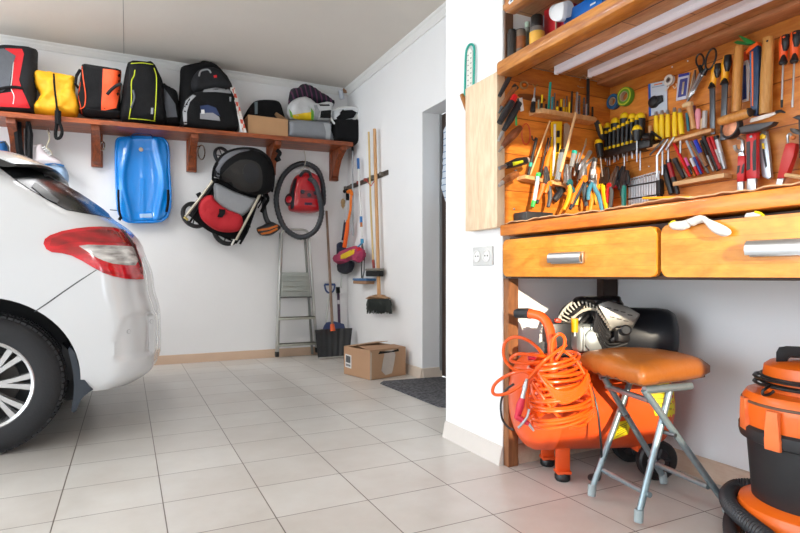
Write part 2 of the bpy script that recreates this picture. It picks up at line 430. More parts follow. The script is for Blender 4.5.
# ------------------------------------------------------------------ workbench in the niche
OR1 = wood('#cf7a1a', '#ea9c36', (14, 3.0, 10), .38, False, plank=.036, paxis=2, coat=.25, seam=.86)
OR2 = wood('#bd6414', '#dc882c', (14, 2.6, 14), .4, True, coat=.2)
ORP = wood('#c26a1e', '#e0913e', (12, 2.2, 12), .42, True, plank=.155, paxis=2, seam=.45)
ORS = wood('#b8621a', '#d88630', (2.2, 12, 12), .42, True, plank=.155, paxis=2, seam=.45)
PINE = wood('#b98455', '#e0b07e', (9, 2.4, 12), .5, True, plank=.1, paxis=0, seam=.4)
def butt_joints(m):
    nt = m.node_tree; N = nt.nodes; L = nt.links; b = N['Principled BSDF']; src = b.inputs['Base Color'].links[0].from_socket
    tc = N.new('ShaderNodeTexCoord'); mp = N.new('ShaderNodeMapping'); mp.inputs['Rotation'].default_value = (0, 0, pi/2); mp.inputs['Location'].default_value = (.03, .05, 0); L.new(tc.outputs['Object'], mp.inputs[0])
    br = N.new('ShaderNodeTexBrick'); br.inputs['Scale'].default_value = 1; br.inputs['Brick Width'].default_value = .30; br.inputs['Row Height'].default_value = .1; br.inputs['Mortar Size'].default_value = .0022; br.inputs['Mortar Smooth'].default_value = .2
    br.inputs['Color1'].default_value = (1, 1, 1, 1); br.inputs['Color2'].default_value = (.72, .70, .68, 1); br.inputs['Mortar'].default_value = (.3, .25, .2, 1); L.new(mp.outputs[0], br.inputs['Vector'])
    mx = N.new('ShaderNodeMix'); mx.data_type = 'RGBA'; mx.blend_type = 'MULTIPLY'; mx.inputs[0].default_value = 1; L.new(src, mx.inputs[6]); L.new(br.outputs[0], mx.inputs[7]); L.new(mx.outputs[2], b.inputs['Base Color'])
MATS.pop(('w', '#b98455', '#e0b07e', (9, 2.4, 12), .5, .1, 0, 0, .4)); PINE = wood('#b98455', '#e0b07e', (9, 2.4, 12), .5, True); butt_joints(PINE)
PALE = wood('#dcbc98', '#efd8b8', (12, 12, 2.4), .5, False)
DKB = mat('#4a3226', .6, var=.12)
BX = 1.392; BY0 = .25; BY1 = 1.888
def rrect(y0, y1, z0, z1, r, x, n=5):
    o = []
    for cy, cz, a0 in ((y1-r, z1-r, 0), (y0+r, z1-r, 90), (y0+r, z0+r, 180), (y1-r, z0+r, 270)):
        for i in range(n+1):
            a = radians(a0+90*i/n); o.append(V((x, cy+r*cos(a), cz+r*sin(a))))
    return o
parts = [P('top', M().bx(BX, XR-.002, BY0, BY1, .962, 1.007, .004), OR2)]
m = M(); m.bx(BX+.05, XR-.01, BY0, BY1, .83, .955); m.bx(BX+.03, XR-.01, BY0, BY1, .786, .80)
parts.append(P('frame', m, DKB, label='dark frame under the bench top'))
def handle(y, z, w):
    h = M(); h.bx(BX-.014, BX-.0005, y-w/2, y+w/2, z-.020, z+.020, .002)
    prof = [(.014, .020), (.020, .019), (.027, .010), (.029, -.004), (.026, -.016), (.0225, -.016), (.0245, -.004), (.0225, .006), (.016, .013), (.014, .013)]
    prism([(a, b) for a, b in prof], (BX, y-w/2-.003, z), (BX, y+w/2+.003, z), (-1, 0, 0), h)
    return P('handle', h, mat('#c9c9c9', .28, 1, var=.03), label='brushed metal pull')
for (a, b, hp) in ((1.128, 1.868, (566.5, 258)), (.36, 1.112, (783, 247.5))):
    d = M().plate(rrect(a, b, .794, .944, .022, BX), (-1, 0, 0), .022, .002)
    h = at_x(hp[0], hp[1], BX-.01)
    parts.append(P('drawer', d, OR1, [handle(h.y, h.z, .155)]))
m = M().bx(1.424, 1.474, 1.872, 1.906, 0, .785)
parts.append(P('leg', m, wood('#6d452c', '#96623c', (12, 12, 2), .5, False)))
parts.append(P('leg', M().bx(1.955, 2.045, 1.868, 1.906, 0, .785), mat('#3f2c22', .6)))
TH('workbench', 'orange varnished wooden workbench with two drawers in the niche', 'workbench', parts)
# tool panels behind the bench
m = M().bx(1.455, 2.045, YS, 1.907, 1.008, 1.6905)
parts = [P('side_board', m, ORS, smooth=0), P('edge_strip', M().bx(1.418, 1.453, YS-.004, 1.907, 1.008, 1.65), ORS, smooth=0),
         P('back_board', M().bx(XB, 2.049, .3, YS-.001, 1.008, 1.672), ORP, smooth=0),
         P('end_board', M().bx(1.378, 1.412, 1.91, 2.13, .998, 1.645, .002), PALE, label='pale end board fixed on the white pier')]
parts.append(P('end_trim', M().bx(1.378, 1.417, 1.889, 1.9095, .998, 1.645, .001), PALE, label='pale front edge'))
TH('tool_board', 'orange wooden tool board covering the niche above the workbench', 'tool board', parts)
# overhead shelf with plank underside
parts = [P('front_beam', M().bx(1.345, 1.425, .25, 1.853, 1.609, 1.665, .012), wood('#9c561c', '#cf8a3c', (16, 2.4, 16), .38, True, coat=.3)),
         P('light_channel', M().bx(1.4255, 1.475, .25, 1.87, 1.640, 1.668), mat('#4b3527', .5)),
         P('planks', M().bx(1.426, 2.03, .25, 1.888, 1.691, 1.706), PINE, smooth=0),
         P('back_rail', M().bx(1.935, 2.045, .3, 1.888, 1.6725, 1.6905, .003), wood('#a8704a', '#c68f66', (12, 2.4, 12), .5, False)),
         P('upright', M().bx(1.428, 1.468, 1.8985, 1.9065, 1.69, 2.35), mat('#6b4a36', .6)),
         P('upper_beam', M().bx(1.345, 1.40, .25, 1.80, 1.842, 1.93, .01), wood('#9c561c', '#c98642', (16, 2.4, 16), .38, True, coat=.3)),
         P('upper_board', M().bx(1.40, 2.04, .25, 1.88, 1.90, 1.92), PINE, smooth=0)]
TH('overhead_shelf', 'thick orange wooden shelf above the tool board, planked underneath', 'shelf', parts)
LAV = mat('#efedf6', .35, var=.02)
for X, ye_px, lab in ((1.637, (555.2, 70), 'long white tube light nearer the front beam under the overhead shelf'), (1.792, (588.8, 74), 'long white tube light nearer the tool board, trailing a black cable')):
    ye = at_x(ye_px[0], ye_px[1], X).y
    h = M(); prism([(.0, .0), (.0, -.010), (.003, -.012), (.003, -.019), (0, -.021), (-.003, -.033), (-.015, -.033), (-.018, -.021), (-.018, 0)], (X, .3, 1.6905), (X, ye, 1.6905), (-1, 0, 0), h)
    d = M(); d.tube([(X+.009, .31, 1.659), (X+.009, ye-.02, 1.659)], .006, 10)
    e = M().bx(X-.002, X+.020, ye, ye+.006, 1.656, 1.6905, .002)
    ps = [P('housing', h, LAV, smooth=20), P('tube', d, mat('#e9e4f2', .25)), P('end_cap', e, mat('#f0eef2', .4))]
    if X > 1.7:
        c = catmull([V((X, ye+.004, 1.655)), at_x(583, 76, X+.03), at_x(578, 84, X+.05), SP(579, 87, .03), SP(584, 87.5, .012)], 5)
        ps.append(P('wire', M().tube(c, .0018, 6), mat('#b7a184', .5)))
        ps.append(P('power_cable', rod(SP, [(588.2, 77), (588, 95), (587.6, 115)], 3.2, .03), mat('#16181b', .5)))
        ps.append(P('plug', rod(SP, [(588.2, 74), (588.2, 79)], 3.6, .03), WHITE))
    TH('tube_light', lab, 'light', ps, 'tube lights under the overhead shelf')
# socket on the pier
fr = [PP(475.5, 246.5, .008), PP(490.5, 247.5, .008)]
c = PP(482.7, 256, .006); w2 = .036
ps = [P('frame', M().box((XP-.005, c.y, c.z), (.01, .150, .082), None, .003), mat('#cfcfcc', .4))]  # frame greyed so its colour stands in for the shading around the edge
for k in (-1, 1):
    q = V((XP-.012, c.y+k*.036, c.z))
    f = M().lathe([(.026, 0), (.027, .006), (.022, .007), (.021, .003), (0, .003)], (XP-.009, q.y, q.z), (-1, 0, 0), 20)
    hh = M()
    for j in (-1, 1): hh.lathe([(.0035, 0), (.0035, .001)], (XP-.0128, q.y+j*.0095, q.z), (-1, 0, 0), 8)
    ps.append(P('socket', f, WHITE, [P('pin_hole', hh, mat('#202020', .6))]))
TH('wall_socket', 'white double wall socket on the pier beside the drawers', 'socket', ps)
# ---- 03.py
# ================================================================== BAGS ON THE WALL SHELF
BLK = mat('#0d0d0f', .85, bump=.3, bs=90, var=.25, spec=.25)
BLK2 = mat('#1c1d20', .8, bump=.3, bs=90, var=.2, spec=.3)
GRY = mat('#55585e', .8, bump=.3, bs=90, var=.12)
LGR = mat('#8f9194', .7, bump=.2, bs=90)
RED = mat('#c8141e', .7, bump=.25, bs=60)
ORG = mat('#e8501c', .65, bump=.25, bs=60)
YEL = mat('#e8a80c', .6, bump=.3, bs=40, var=.1)
YPI = mat('#b7c21e', .5)
WHT = mat('#dcdcda', .5)
def bagm(poly, y=5.2, D=.24, r=.09, wr=.012, ws=9, clampz=True, step=None, flat=.15):
    pts = [at_y(a, b, y) for a, b in poly]
    if clampz:
        pts = [V((p.x, p.y, max(p.z, shz(p.x)+.002))) for p in pts]
    return M().puff(pts, (0, -1, 0), D, r, step, wr, ws, flat)
def pth(bv, pts, off=.004, n=4):
    o = []
    q = catmull([V((a, b, 0)) for a, b in pts], n)
    for p in q:
        r = ray(p.x, p.y); h = bv.ray_cast(CAMP, r.normalized())
        if h[0] is not None: o.append(h[0]+(-r.normalized())*off)
    return o
def pipe(bv, pts, w=.004, off=.002): 
    q = pth(bv, pts, off)
    return M().tube(q, w, 6) if len(q) > 1 else M()
G1 = 'bags and cases in a row on the wall shelf'
# red / grey sports bag, far left
b = bagm(bez([(-22, 52), (0, 47.5), (20, 48), (36, 50), (37.5, 60), (36, 100), (34, 116), (-20, 113), (-24, 80)], 3), 5.2, .28, .06); v = b.bvh()
ps = [P('body', b, BLK2), P('red_panel', M().patch([(5, 48.5), (22, 49), (24, 54), (19, 80), (23, 92), (30, 108), (-5, 106), (-8, 95), (12, 92), (14, 62)], v, .004), RED, label='red side panel'),
      P('grey_panel', M().patch([(-6, 50), (4, 49), (16, 56), (13, 64), (10, 86), (2, 92), (-6, 90)], v, .010, 3, .006), GRY, label='grey end flap'),
      P('piping', pipe(v, [(13.5, 62), (12, 78), (11, 88), (14, 96), (13, 104)], .003, .006), WHT),
      P('strap', M().tube(pth(v, [(-8, 93), (0, 89), (12, 87), (22, 88)], .012), .012, 8), BLK)]
TH('sports_bag', 'red, black and grey sports bag at the left end of the wall shelf', 'bag', ps, G1)
# yellow dry bag
b = bagm(bez([(34.5, 73), (45, 72), (56, 73.5), (70, 76), (76, 79), (75, 92), (77.5, 100), (77, 117), (34, 114), (36.5, 102), (41, 96), (35, 86)], 2), 5.19, .22, .07, .03, 14); v = b.bvh()
s = pth(v, [(53.8, 74), (54.6, 88), (56, 100), (57, 109)], .004)
ps = [P('body', b, YEL), P('strap', M().tube(s, .007, 6), BLK)]
lo = M(); q = [s[-1], at_y(57.5, 112, 5.035), at_y(57, 122, 5.03), at_y(55.5, 133, 5.03), at_y(56.5, 138.5, 5.03), at_y(60.5, 137, 5.03), at_y(62, 131, 5.03), at_y(59.5, 122, 5.03), at_y(58.5, 113, 5.035)]
lo.tube(catmull(q, 4), .012, 8); lo.tube([at_y(58, 111, 5.03), at_y(58, 124, 5.025)], .022, 8)
ps.append(P('strap_loop', lo, BLK, label='black strap loop hanging over the shelf edge'))
TH('dry_bag', 'crumpled yellow bag with a black strap hanging down over the shelf edge', 'bag', ps, G1)
# black and orange bag
b = bagm([(82, 65.5), (90, 66.5), (103, 68.5), (112, 70), (121, 70.5), (120, 90), (121.5, 119), (84, 116), (78.5, 112), (77.5, 98), (80, 80)], 5.2, .26, .05, .012); v = b.bvh()
ps = [P('body', b, BLK), P('orange_panel', M().patch([(103, 69), (121, 71), (120, 90), (116, 108), (101, 111), (102, 90)], v, .004), ORG, label='orange side panel'),
      P('piping', pipe(v, [(82, 66.5), (83.5, 80), (85.5, 95), (84.5, 106), (80, 109)], .004), ORG), P('piping', pipe(v, [(80.5, 82), (78.6, 96), (80.5, 106), (82, 114)], .003), ORG),
      P('strap', M().tube([at_y(80, 70, 5.14), at_y(76.5, 76, 5.1), at_y(75.5, 84, 5.1), at_y(78.5, 88, 5.12)], .012, 6), BLK),
      P('handle', M().tube(catmull([at_y(107, 94.5, 5.03), at_y(111, 90, 5.02), at_y(116, 86, 5.03), at_y(121, 84, 5.05)], 4), .013, 8), BLK2),
      P('front_pocket', M().patch([(86, 108), (100, 110), (118, 110.5), (121, 117), (88, 115), (84, 111)], v, .012, 3, .01), BLK2)]
TH('sports_bag', 'black bag with one broad orange end panel beside the yellow bag', 'bag', ps, G1)
# black backpack with yellow piping
b = bagm(bez([(130, 62.5), (142, 62.5), (153, 63.5), (158, 72), (163, 84), (165, 105), (164, 125), (122, 122), (121.5, 100), (124, 80), (127, 66)], 3), 5.18, .26, .08, .01); v = b.bvh()
ps = [P('body', b, BLK), P('piping', pipe(v, [(135, 70), (134, 76), (131.5, 82), (131.5, 100), (130.5, 110), (129, 119)], .0045), YPI), P('piping', pipe(v, [(154, 68), (156.5, 78), (156, 100), (154.5, 120)], .0045), YPI),
      P('piping', pipe(v, [(131, 63.5), (142, 63), (153, 64.5)], .004, .004), YPI), P('piping', pipe(v, [(129, 118.5), (142, 119.5), (155, 121)], .004), YPI),
      P('logo_patch', M().patch([(151, 108), (153.5, 108), (153, 114), (150.8, 114)], v, .004, 2), LGR),
      P('strap', M().tube(pth(v, [(133, 90), (134.5, 98), (131, 108)], .006), .008, 6), GRY)]
TH('backpack', 'tall black backpack outlined with yellow-green piping', 'backpack', ps, G1)
b = bagm(bez([(163, 84), (168, 87), (176, 91), (178.5, 100), (180, 116), (179, 126), (160, 124), (160, 100)], 3), 5.23, .2, .07); v = b.bvh()
ps = [P('body', b, BLK), P('grey_panel', M().patch([(163.5, 87), (167, 92), (175, 104), (177, 117), (164.5, 117.5)], v, .004), GRY)]
TH('shoulder_bag', 'small black and grey bag squeezed between the two black backpacks', 'bag', ps, G1)
# big black backpack
b0 = bagm(bez([(181, 68), (190, 65), (203, 62.5), (214, 64), (221, 70), (229, 80), (232, 92), (233, 128), (182, 126), (179, 106), (180, 80)], 3), 5.24, .20, .08, .012)
b1 = bagm(bez([(192, 94), (206, 90), (222, 89.5), (232, 92), (236, 105), (236, 131), (184, 127), (182, 114), (184, 102)], 3), 5.15, .18, .06, .008); v = b1.bvh()
b2 = bagm(bez([(195, 74), (202, 69), (214, 68), (223, 74), (231, 84), (231, 90), (216, 91), (198, 93), (192, 90), (191, 82)], 3), 5.14, .16, .06, .006, clampz=False); v2 = b2.bvh()
ps = [P('body', b0, BLK), P('main_pocket', b1, BLK), P('top_pocket', b2, BLK2),
      P('grey_trim', M().patch([(184, 124), (183, 112), (186, 101), (193, 95), (196, 96), (190, 102), (187, 112), (187, 124)], v, .004), LGR, label='grey curved side trim'),
      P('grey_band', M().patch([(204, 89.5), (215, 87.5), (230, 89.5), (231, 93.5), (216, 92), (203, 92)], (lambda: BVHTree.FromPolygons([tuple(p) for p in b1.v+b2.v], b1.f+[tuple(i+len(b1.v) for i in f) for f in b2.f]))(), .004, 2), LGR, label='light grey band'),
      P('carry_handle', M().tube(pth(v2, [(199, 76), (201, 71), (208, 69.5), (211, 73)], .010), .007, 6), LGR),
      P('blue_pocket', M().patch([(200, 106), (208, 105), (216, 108), (220, 116), (201, 112)], v, .006, 2), mat('#22335c', .6)),
      P('mesh_pocket', M().patch([(200, 113), (213, 113), (219, 117), (220, 121), (200, 119)], v, .008, 2), mat('#8a8a8e', .5)),
      P('white_tag', M().patch([(201, 110), (204, 110), (204.5, 114), (201, 114)], v, .012, 1.5), WHT), P('red_badge', M().patch([(213.5, 75.5), (216.5, 75), (217, 77.5), (214, 78)], v2, .006, 1.5), RED),
      P('zip_pull', M().patch([(229.3, 97), (231, 97), (231, 101.5), (229.5, 101.5)], v, .006, 1.5), LGR), P('top_loop', M().tube(catmull([at_y(200, 64, 5.22), at_y(203, 61.6, 5.21), at_y(209, 62.4, 5.21), at_y(212, 65, 5.22)], 4), .008, 6), BLK)]
TH('backpack', 'bulky black backpack with grey trim and a navy front pocket, tallest on the wall shelf', 'backpack', ps, G1)
# striped flat box leaning
q = [at_y(231.5, 87, 5.1), at_y(234.5, 87.5, 5.1), at_y(246.8, 131, 5.06), at_y(243, 131, 5.06)]
for p in q[2:]: p.z = shz(p.x)+.003
def chk():
    m, nt, b = _new('red_white_print'); tc = nt.nodes.new('ShaderNodeTexCoord'); w_ = nt.nodes.new('ShaderNodeTexChecker'); w_.inputs['Scale'].default_value = 26
    w_.inputs['Color1'].default_value = c4(hexc('#c6452c')); w_.inputs['Color2'].default_value = c4(hexc('#d9d4cc')); nt.links.new(tc.outputs['Object'], w_.inputs['Vector']); nt.links.new(w_.outputs['Color'], b.inputs['Base Color']); return m
TH('game_box', 'narrow red and white patterned box leaning against the big black backpack', 'box', [P('box_side', M().plate(q, (0, -1, 0), .3, .002), chk(), smooth=0), P('white_edge', M().plate([q[0]+V((-.012, -.002, .0)), q[0]+V((0, -.002, 0)), q[3]+V((0, -.002, 0)), q[3]+V((-.012, -.002, 0))], (0, -1, 0), .3), WHT, smooth=0)], G1)
# open cardboard box on the shelf
CB = mat('#b0875f', .75, var=.06, vs=12, bump=.05)
CB2 = mat('#9a7350', .8, var=.08)
p0 = at_y(248, 114.5, 5.10); p1 = at_y(288, 121, 5.10); x0, x1 = p0.x, p1.x; zb = shz(x0)+.012; zt = p0.z
m = M(); m.bx(x0, x1, 5.10, 5.104, zb, zt); m.bx(x0, x1, 5.34, 5.344, zb, zt); m.bx(x0, x0+.004, 5.10, 5.344, zb, zt); m.bx(x1-.004, x1, 5.10, 5.344, zb, zt); m.bx(x0, x1, 5.10, 5.344, zb-.008, zb)
fl = M(); fl.plate([V((x0, 5.345, zt)), V((x1, 5.345, zt)), V((x1-.02, 5.36, zt+.045)), V((x0+.01, 5.36, zt+.05))], (0, -1, 0), .004)
f2 = M(); f2.plate([V((x1-.004, 5.10, zt)), V((x1-.004, 5.34, zt)), V((x1-.09, 5.32, zt+.075)), V((x1-.085, 5.20, zt+.085))], (0, -1, .3), .004)
TH('cardboard_box', 'small open cardboard box on the wall shelf', 'box', [P('carton', m, CB, smooth=0), P('flap', fl, CB2, smooth=0), P('flap', f2, CB, smooth=0)], G1)
# black case behind the box
b = bagm(bez([(243, 118), (250, 106), (256, 101), (268, 100), (279, 102), (283, 112), (286, 122), (286, 128), (244, 124)], 3), 5.375-.10+.04, .10, .05, .006); v = b.bvh()
TH('camera_bag', 'black bag with a grey vertical strap behind the small cardboard box', 'bag', [P('body', b, BLK), P('strap', M().patch([(254.6, 99.8), (257.5, 99.5), (257.5, 114), (254.8, 114)], v, .004, 2), mat('#6f8086', .6))], G1)
# grey rolled case
p0 = at_y(288, 130, 5.17); b = bagm(bez([(287, 121.5), (300, 120.5), (318, 121.5), (329.5, 123.5), (330.5, 132), (330, 146), (288, 142), (286, 132)], 3), 5.18, .2, .06, .006); v = b.bvh()
TH('grey_case', 'grey soft case with a pale rounded end lying flat, white bag on top', 'case', [P('body', b, mat('#7c7f84', .7, bump=.2, bs=80)), P('end_trim', M().patch([(323.5, 123), (330, 124), (330.5, 132), (329.5, 142), (325.5, 141), (326, 132)], v, .004, 2), mat('#a3a6a9', .5))], G1)
# navy striped cloth bundle
def stripes(c1, c2, c3, sc=18, rot=(0, 0, 0)):
    m, nt, b = _new('stripes'); N = nt.nodes; L = nt.links; b.inputs['Roughness'].default_value = .85
    tc = N.new('ShaderNodeTexCoord'); mp = N.new('ShaderNodeMapping'); mp.inputs['Rotation'].default_value = rot; L.new(tc.outputs['Object'], mp.inputs[0])
    wv = N.new('ShaderNodeTexWave'); wv.inputs['Scale'].default_value = sc; wv.inputs['Distortion'].default_value = 1.5; L.new(mp.outputs[0], wv.inputs[0])
    cr = N.new('ShaderNodeValToRGB'); e = cr.color_ramp.elements; e[0].position = 0; e[0].color = c4(hexc(c1)); e[1].position = .75; e[1].color = c4(hexc(c2)); n = e.new(.9); n.color = c4(hexc(c3)); L.new(wv.outputs[1], cr.inputs[0]); L.new(cr.outputs[0], b.inputs[0]); return m
b = bagm(bez([(289, 99), (291, 89.5), (297, 88.5), (302, 84.5), (310, 87), (320, 93), (331, 100), (333.5, 104), (331, 107), (318, 104), (304, 101), (290, 105)], 3), 5.24, .2, .05, .015, 12, clampz=False)
TH('blanket_bundle', 'dark navy striped cloth bundle with purple lines, topmost of the pile near the corner', 'cloth', [P('cloth', b, stripes('#14141f', '#1b1c2a', '#5a2a48', 7, (0, .3, .2)))], G1)
# white plastic bag
b = bagm(bez([(287, 109), (292, 101), (301, 97.5), (309, 99), (315, 104), (325, 102.5), (333, 104.5), (331, 109), (331, 119), (322, 122), (305, 121), (291, 118.5)], 3), 5.17, .2, .05, .02, 12, clampz=False); v = b.bvh()
TH('plastic_bag', 'white plastic bag with yellow and green print on the grey case', 'bag', [P('bag', b, mat('#b9babb', .35, var=.08, bump=.4, bs=25)), P('yellow_print', M().patch([(293, 115), (303, 113), (313, 112), (313, 120), (303, 120.5), (293, 118)], v, .004, 2), mat('#d9b40e', .4, var=.3)),
   P('green_print', M().patch([(289.5, 109), (291.5, 112), (293.5, 117), (291, 117)], v, .005, 2), mat('#5d9a2a', .4)), P('green_print', M().patch([(311, 108.5), (313.5, 112), (313.5, 120), (311, 119)], v, .006, 2), mat('#5d9a2a', .4)),
   P('grey_band', M().patch([(313, 102.5), (316, 103), (320, 112), (317, 120), (314, 119), (315, 111)], v, .008, 2), mat('#8b8d90', .5)), P('black_window', M().patch([(321, 111), (331, 110), (330.5, 118), (320, 117.5)], v, .004, 2), BLK), P('black_slot', M().patch([(319, 104.5), (329, 104.3), (330, 106), (320, 106)], v, .004, 2), BLK)], G1)
# black box bag + white rimmed helmet
b = bagm(bez([(331, 121), (340, 119), (352, 120), (358, 122), (358, 142), (357, 146), (331, 145)], 3), 5.2, .22, .05, .006)
TH('black_case', 'black cube-shaped bag at the right end of the wall shelf', 'bag', [P('body', b, BLK)], G1)
rim = catmull([at_y(a, b_, 5.12) for a, b_ in ((331, 118), (331.5, 111), (337, 108.5), (343, 107.5), (352, 107.5), (358.5, 109), (358.5, 114), (355, 119), (347, 121.5), (340, 126), (335, 124))], 4, True)
inn = M().puff([at_y(a, b_, 5.17) for a, b_ in bez([(336, 117), (344, 110), (352, 109.5), (357, 112), (354, 118), (345, 120), (339, 124)], 3)], (0, -1, 0), .1, .04)
sh = M().puff([at_y(a, b_, 5.18) for a, b_ in bez([(331, 119), (331, 111), (340, 107.5), (352, 107), (359, 108.5), (359, 114), (354, 119.5), (341, 127), (334, 124)], 3)], (0, -1, 0), .16, .05)
TH('helmet', 'white-rimmed black helmet turned on its side on top of the black case', 'helmet', [P('shell', sh, mat('#c9cdd0', .4)), P('lining', M().patch([(336.5, 117.5), (344, 110.5), (352, 110), (356.5, 112.5), (353, 117.5), (345, 119.5), (339, 124)], sh.bvh(), .006, 2), BLK), P('rim', M().tube(rim, .010, 8, True), WHT), P('slot', M().patch([(339.5, 113), (343, 109.5), (344, 111), (340.5, 114.5)], sh.bvh(), .007, 1.5), BLK)], G1)
# alarm sensor in the corner
m = M(); m.tube([WP(340.5, 90.5, .05), WP(342.2, 99, .05)], .024, 14)
TH('alarm_sensor', 'small white sensor high in the corner over the wall shelf', 'sensor', [P('body', m, mat('#cfd3de', .4)), P('mount', M().box(WP(344.5, 90, .03), (.05, .05, .06), None, .004), mat('#8f6a4c', .6))])
# ================================================================== THINGS HANGING UNDER THE SHELF
# black webbing straps and blue item, far left
m = rod(WP, [(17.5, 121, .2), (18, 135, .2), (19.5, 150, .2), (23, 162, .2)], 7, .2, 6); m2 = rod(WP, [(28, 122), (30.5, 134), (30, 148), (30, 162)], 5, .25, 6); rod(WP, [(27, 124), (26, 140), (27, 156)], 3, .22, 6, m=m2)
TH('hanging_strap', 'broad black webbing strap hanging beside the leftmost shelf bracket', 'strap', [P('strap', m, BLK), ], 'black straps hanging behind the car')
TH('hanging_strap', 'narrower looped black strap hanging left of the white skate', 'strap', [P('strap', m2, BLK)], 'black straps hanging behind the car')
TH('hanging_bag', 'small blue bag hanging at the left edge above the car roof', 'bag', [P('body', pillow(WP, bez([(-6, 144), (2, 141), (7, 143), (8, 152), (6, 162), (-6, 162)], 3), .12, .05, .2, .02), mat('#1f5f9e', .5, var=.2)), P('trim', rod(WP, [(0, 143), (5, 141.5), (8.5, 147), (9, 156)], 1.6, .27), mat('#101010'))])
# white ice skate
sk = bez([(31, 158), (32, 149), (33, 145.5), (38, 144), (43, 144), (44.5, 149), (47, 153), (54, 156.5), (60, 160.5), (62.5, 164), (60, 166), (45, 165), (31, 164)], 3)
sb = pillow(WP, sk, .10, .045, .18, .003); v = sb.bvh()
ps = [P('boot', sb, mat('#d8cfd2', .5, var=.04)), P('laces', rod(WP, [(43, 147), (45, 151)], 1.2, .24), WHT)]
l = M()
for k in range(5): l.tube([at_y(42+k*1.6, 148+k*1.9, YB-.235), at_y(45.5+k*1.6, 146.5+k*1.9, YB-.235)], .004, 5)
ps[1]['m'] = l
ps.append(P('hanging_lace', rod(WP, [(48, 131), (49.5, 139), (46.5, 147), (50, 150), (52.5, 155)], 1.1, .2, 5, 4), mat('#c8bfa4')))
ps.append(P('hook', M().tube([WP(48.5, 128, .05), WP(48.5, 131, .21), WP(50.5, 133, .22)], .005, 6), mat('#b8b4a8', .3, 1)))
ps.append(P('blade', M().plate([WP(a, b_, .18) for a, b_ in ((33, 165.5), (60, 167), (63, 170), (33, 169))], (0, -1, 0), .004), mat('#b0b4b8', .3, 1)))
TH('ice_skate', 'white lace-up ice skate hanging above the car tailgate', 'ice skate', ps)
TH('hanging_net_bag', 'blue and white mesh bag hanging under the white skate', 'bag', [P('bag', pillow(WP, bez([(42, 165), (52, 163.5), (62, 164.5), (67, 170), (69, 178), (67, 184), (60, 182), (46, 176)], 3), .12, .05, .14, .01), mat('#8fa9c4', .5, var=.5, vs=22)), P('net_top', M().tube([WP(44, 165, .2), WP(54, 163, .21), WP(64, 166, .2)], .008, 6), mat('#1f6aa8', .5))])
# blue plastic sled
BLU = mat('#0086e0', .22, var=.03, coat=.3)
so_ = bez([(118, 139), (128, 137.5), (145, 136.8), (160, 138), (166, 141.5), (168.5, 150), (169, 170), (170.5, 195), (169, 212), (162, 220.5), (145, 222), (128, 221.5), (119.5, 214), (117, 195), (116, 165), (116.2, 147)], 3)
sm = M(); pts = [WP(a, b_, .05) for a, b_ in so_]; 
n_ = V((0, -1, 0)); e1 = V((1, 0, 0)); 
sl = M().puff(pts, n_, .09, .03, .016, 0, 8, .3)
def sledz(p):
    a, b_ = pix(p); u = (a-143)/27; t = (b_-180)/42
    h = 0
    au = abs(u - .02*t)
    wv = .62+.12*cos(t*3.0)                   # hourglass runner ridges
    h += .018*math.exp(-((au-wv)/.10)**2)      # two raised side runners
    if au < wv: h -= .022*(1-(au/wv)**4)*min(1, max(0, (1-abs(t))*4))   # sunken seat
    h += .008*math.exp(-((u)/.05)**2)*(1 if t > 0 else .2)
    return h
for i, p in enumerate(sl.v):
    if p.y < YB-.055: sl.v[i] = p+V((0, -sledz(p), 0))
v = sl.bvh()
def rimtube(px_pts, r, off): return M().tube([WP(a, b_, off) for a, b_ in px_pts], r, 8, True)
ps = [P('shell', sl, BLU, smooth=60), P('rim', rimtube(so_, .011, .075), BLU),
      P('brake_handle', M().tube(catmull([WP(118.5, 190, .12), WP(118.5, 200, .14), WP(119.5, 212, .13), WP(121.5, 219, .12)], 4), .009, 8), BLK), P('brake_handle', M().tube(catmull([WP(168, 190, .12), WP(168, 202, .14), WP(166.5, 212, .12)], 4), .011, 8), BLK),
      P('brake_tip', M().tube([WP(110, 209.8, .03), WP(118, 210.5, .05)], .005, 6), mat('#6d6f72', .4, 1)), P('label_sticker', M().patch([(139.5, 214), (151.5, 213.5), (152.5, 217.5), (140, 217.8)], v, .003, 2), mat('#9dbfe0', .4)),
      P('brake_knob', M().tube([WP(119, 220, .07), WP(121.5, 216.5, .07)], .012, 8), BLK), P('top_badge', M().lathe([(.018, 0), (.016, .004), (0, .005)], WP(141, 149.5, .105), (0, -1, 0), 14), mat('#c9b89a', .4))]
ps.append(P('cord', M().tube(catmull([WP(130, 138.5, .09), WP(133, 134.5, .15), WP(141, 133, .17), WP(150, 134.5, .15), WP(153, 138, .09)], 4), .005, 6), mat('#1c3f6e', .6)))
TH('sled', 'bright blue plastic sled hanging on the back wall right behind the car', 'sled', ps)
# silver hooks
for (cx, cy, rx, ry, lab) in ((201.5, 152.5, 3.4, 7.2, 'silver snap ring hanging at the bracket left of the pushchair'), (102.5, 146, 2.4, 4.2, 'small steel ring at the bracket left of the blue sled')):
    c = [WP(cx+rx*cos(a*pi/8), cy+ry*sin(a*pi/8), .1) for a in range(16)]
    TH('snap_ring', lab, 'hook', [P('ring', M().tube(c, .006, 6, True), mat('#c4c0b4', .25, 1)), P('screw_eye', M().tube([WP(cx-4, cy-ry*.8, .05), WP(cx, cy-ry, .1)], .005, 6), mat('#c4c0b4', .25, 1))])
m = rod(WP, [(276.5, 150), (280, 153), (278, 157), (279.5, 161)], 4, .25, 6, 3); rod(WP, [(275, 158), (278, 161.5)], 3, .24, 6, m=m)
TH('black_glove_clip', 'small black strap clip hanging right of the pushchair bracket', 'clip', [P('clip', m, BLK)])
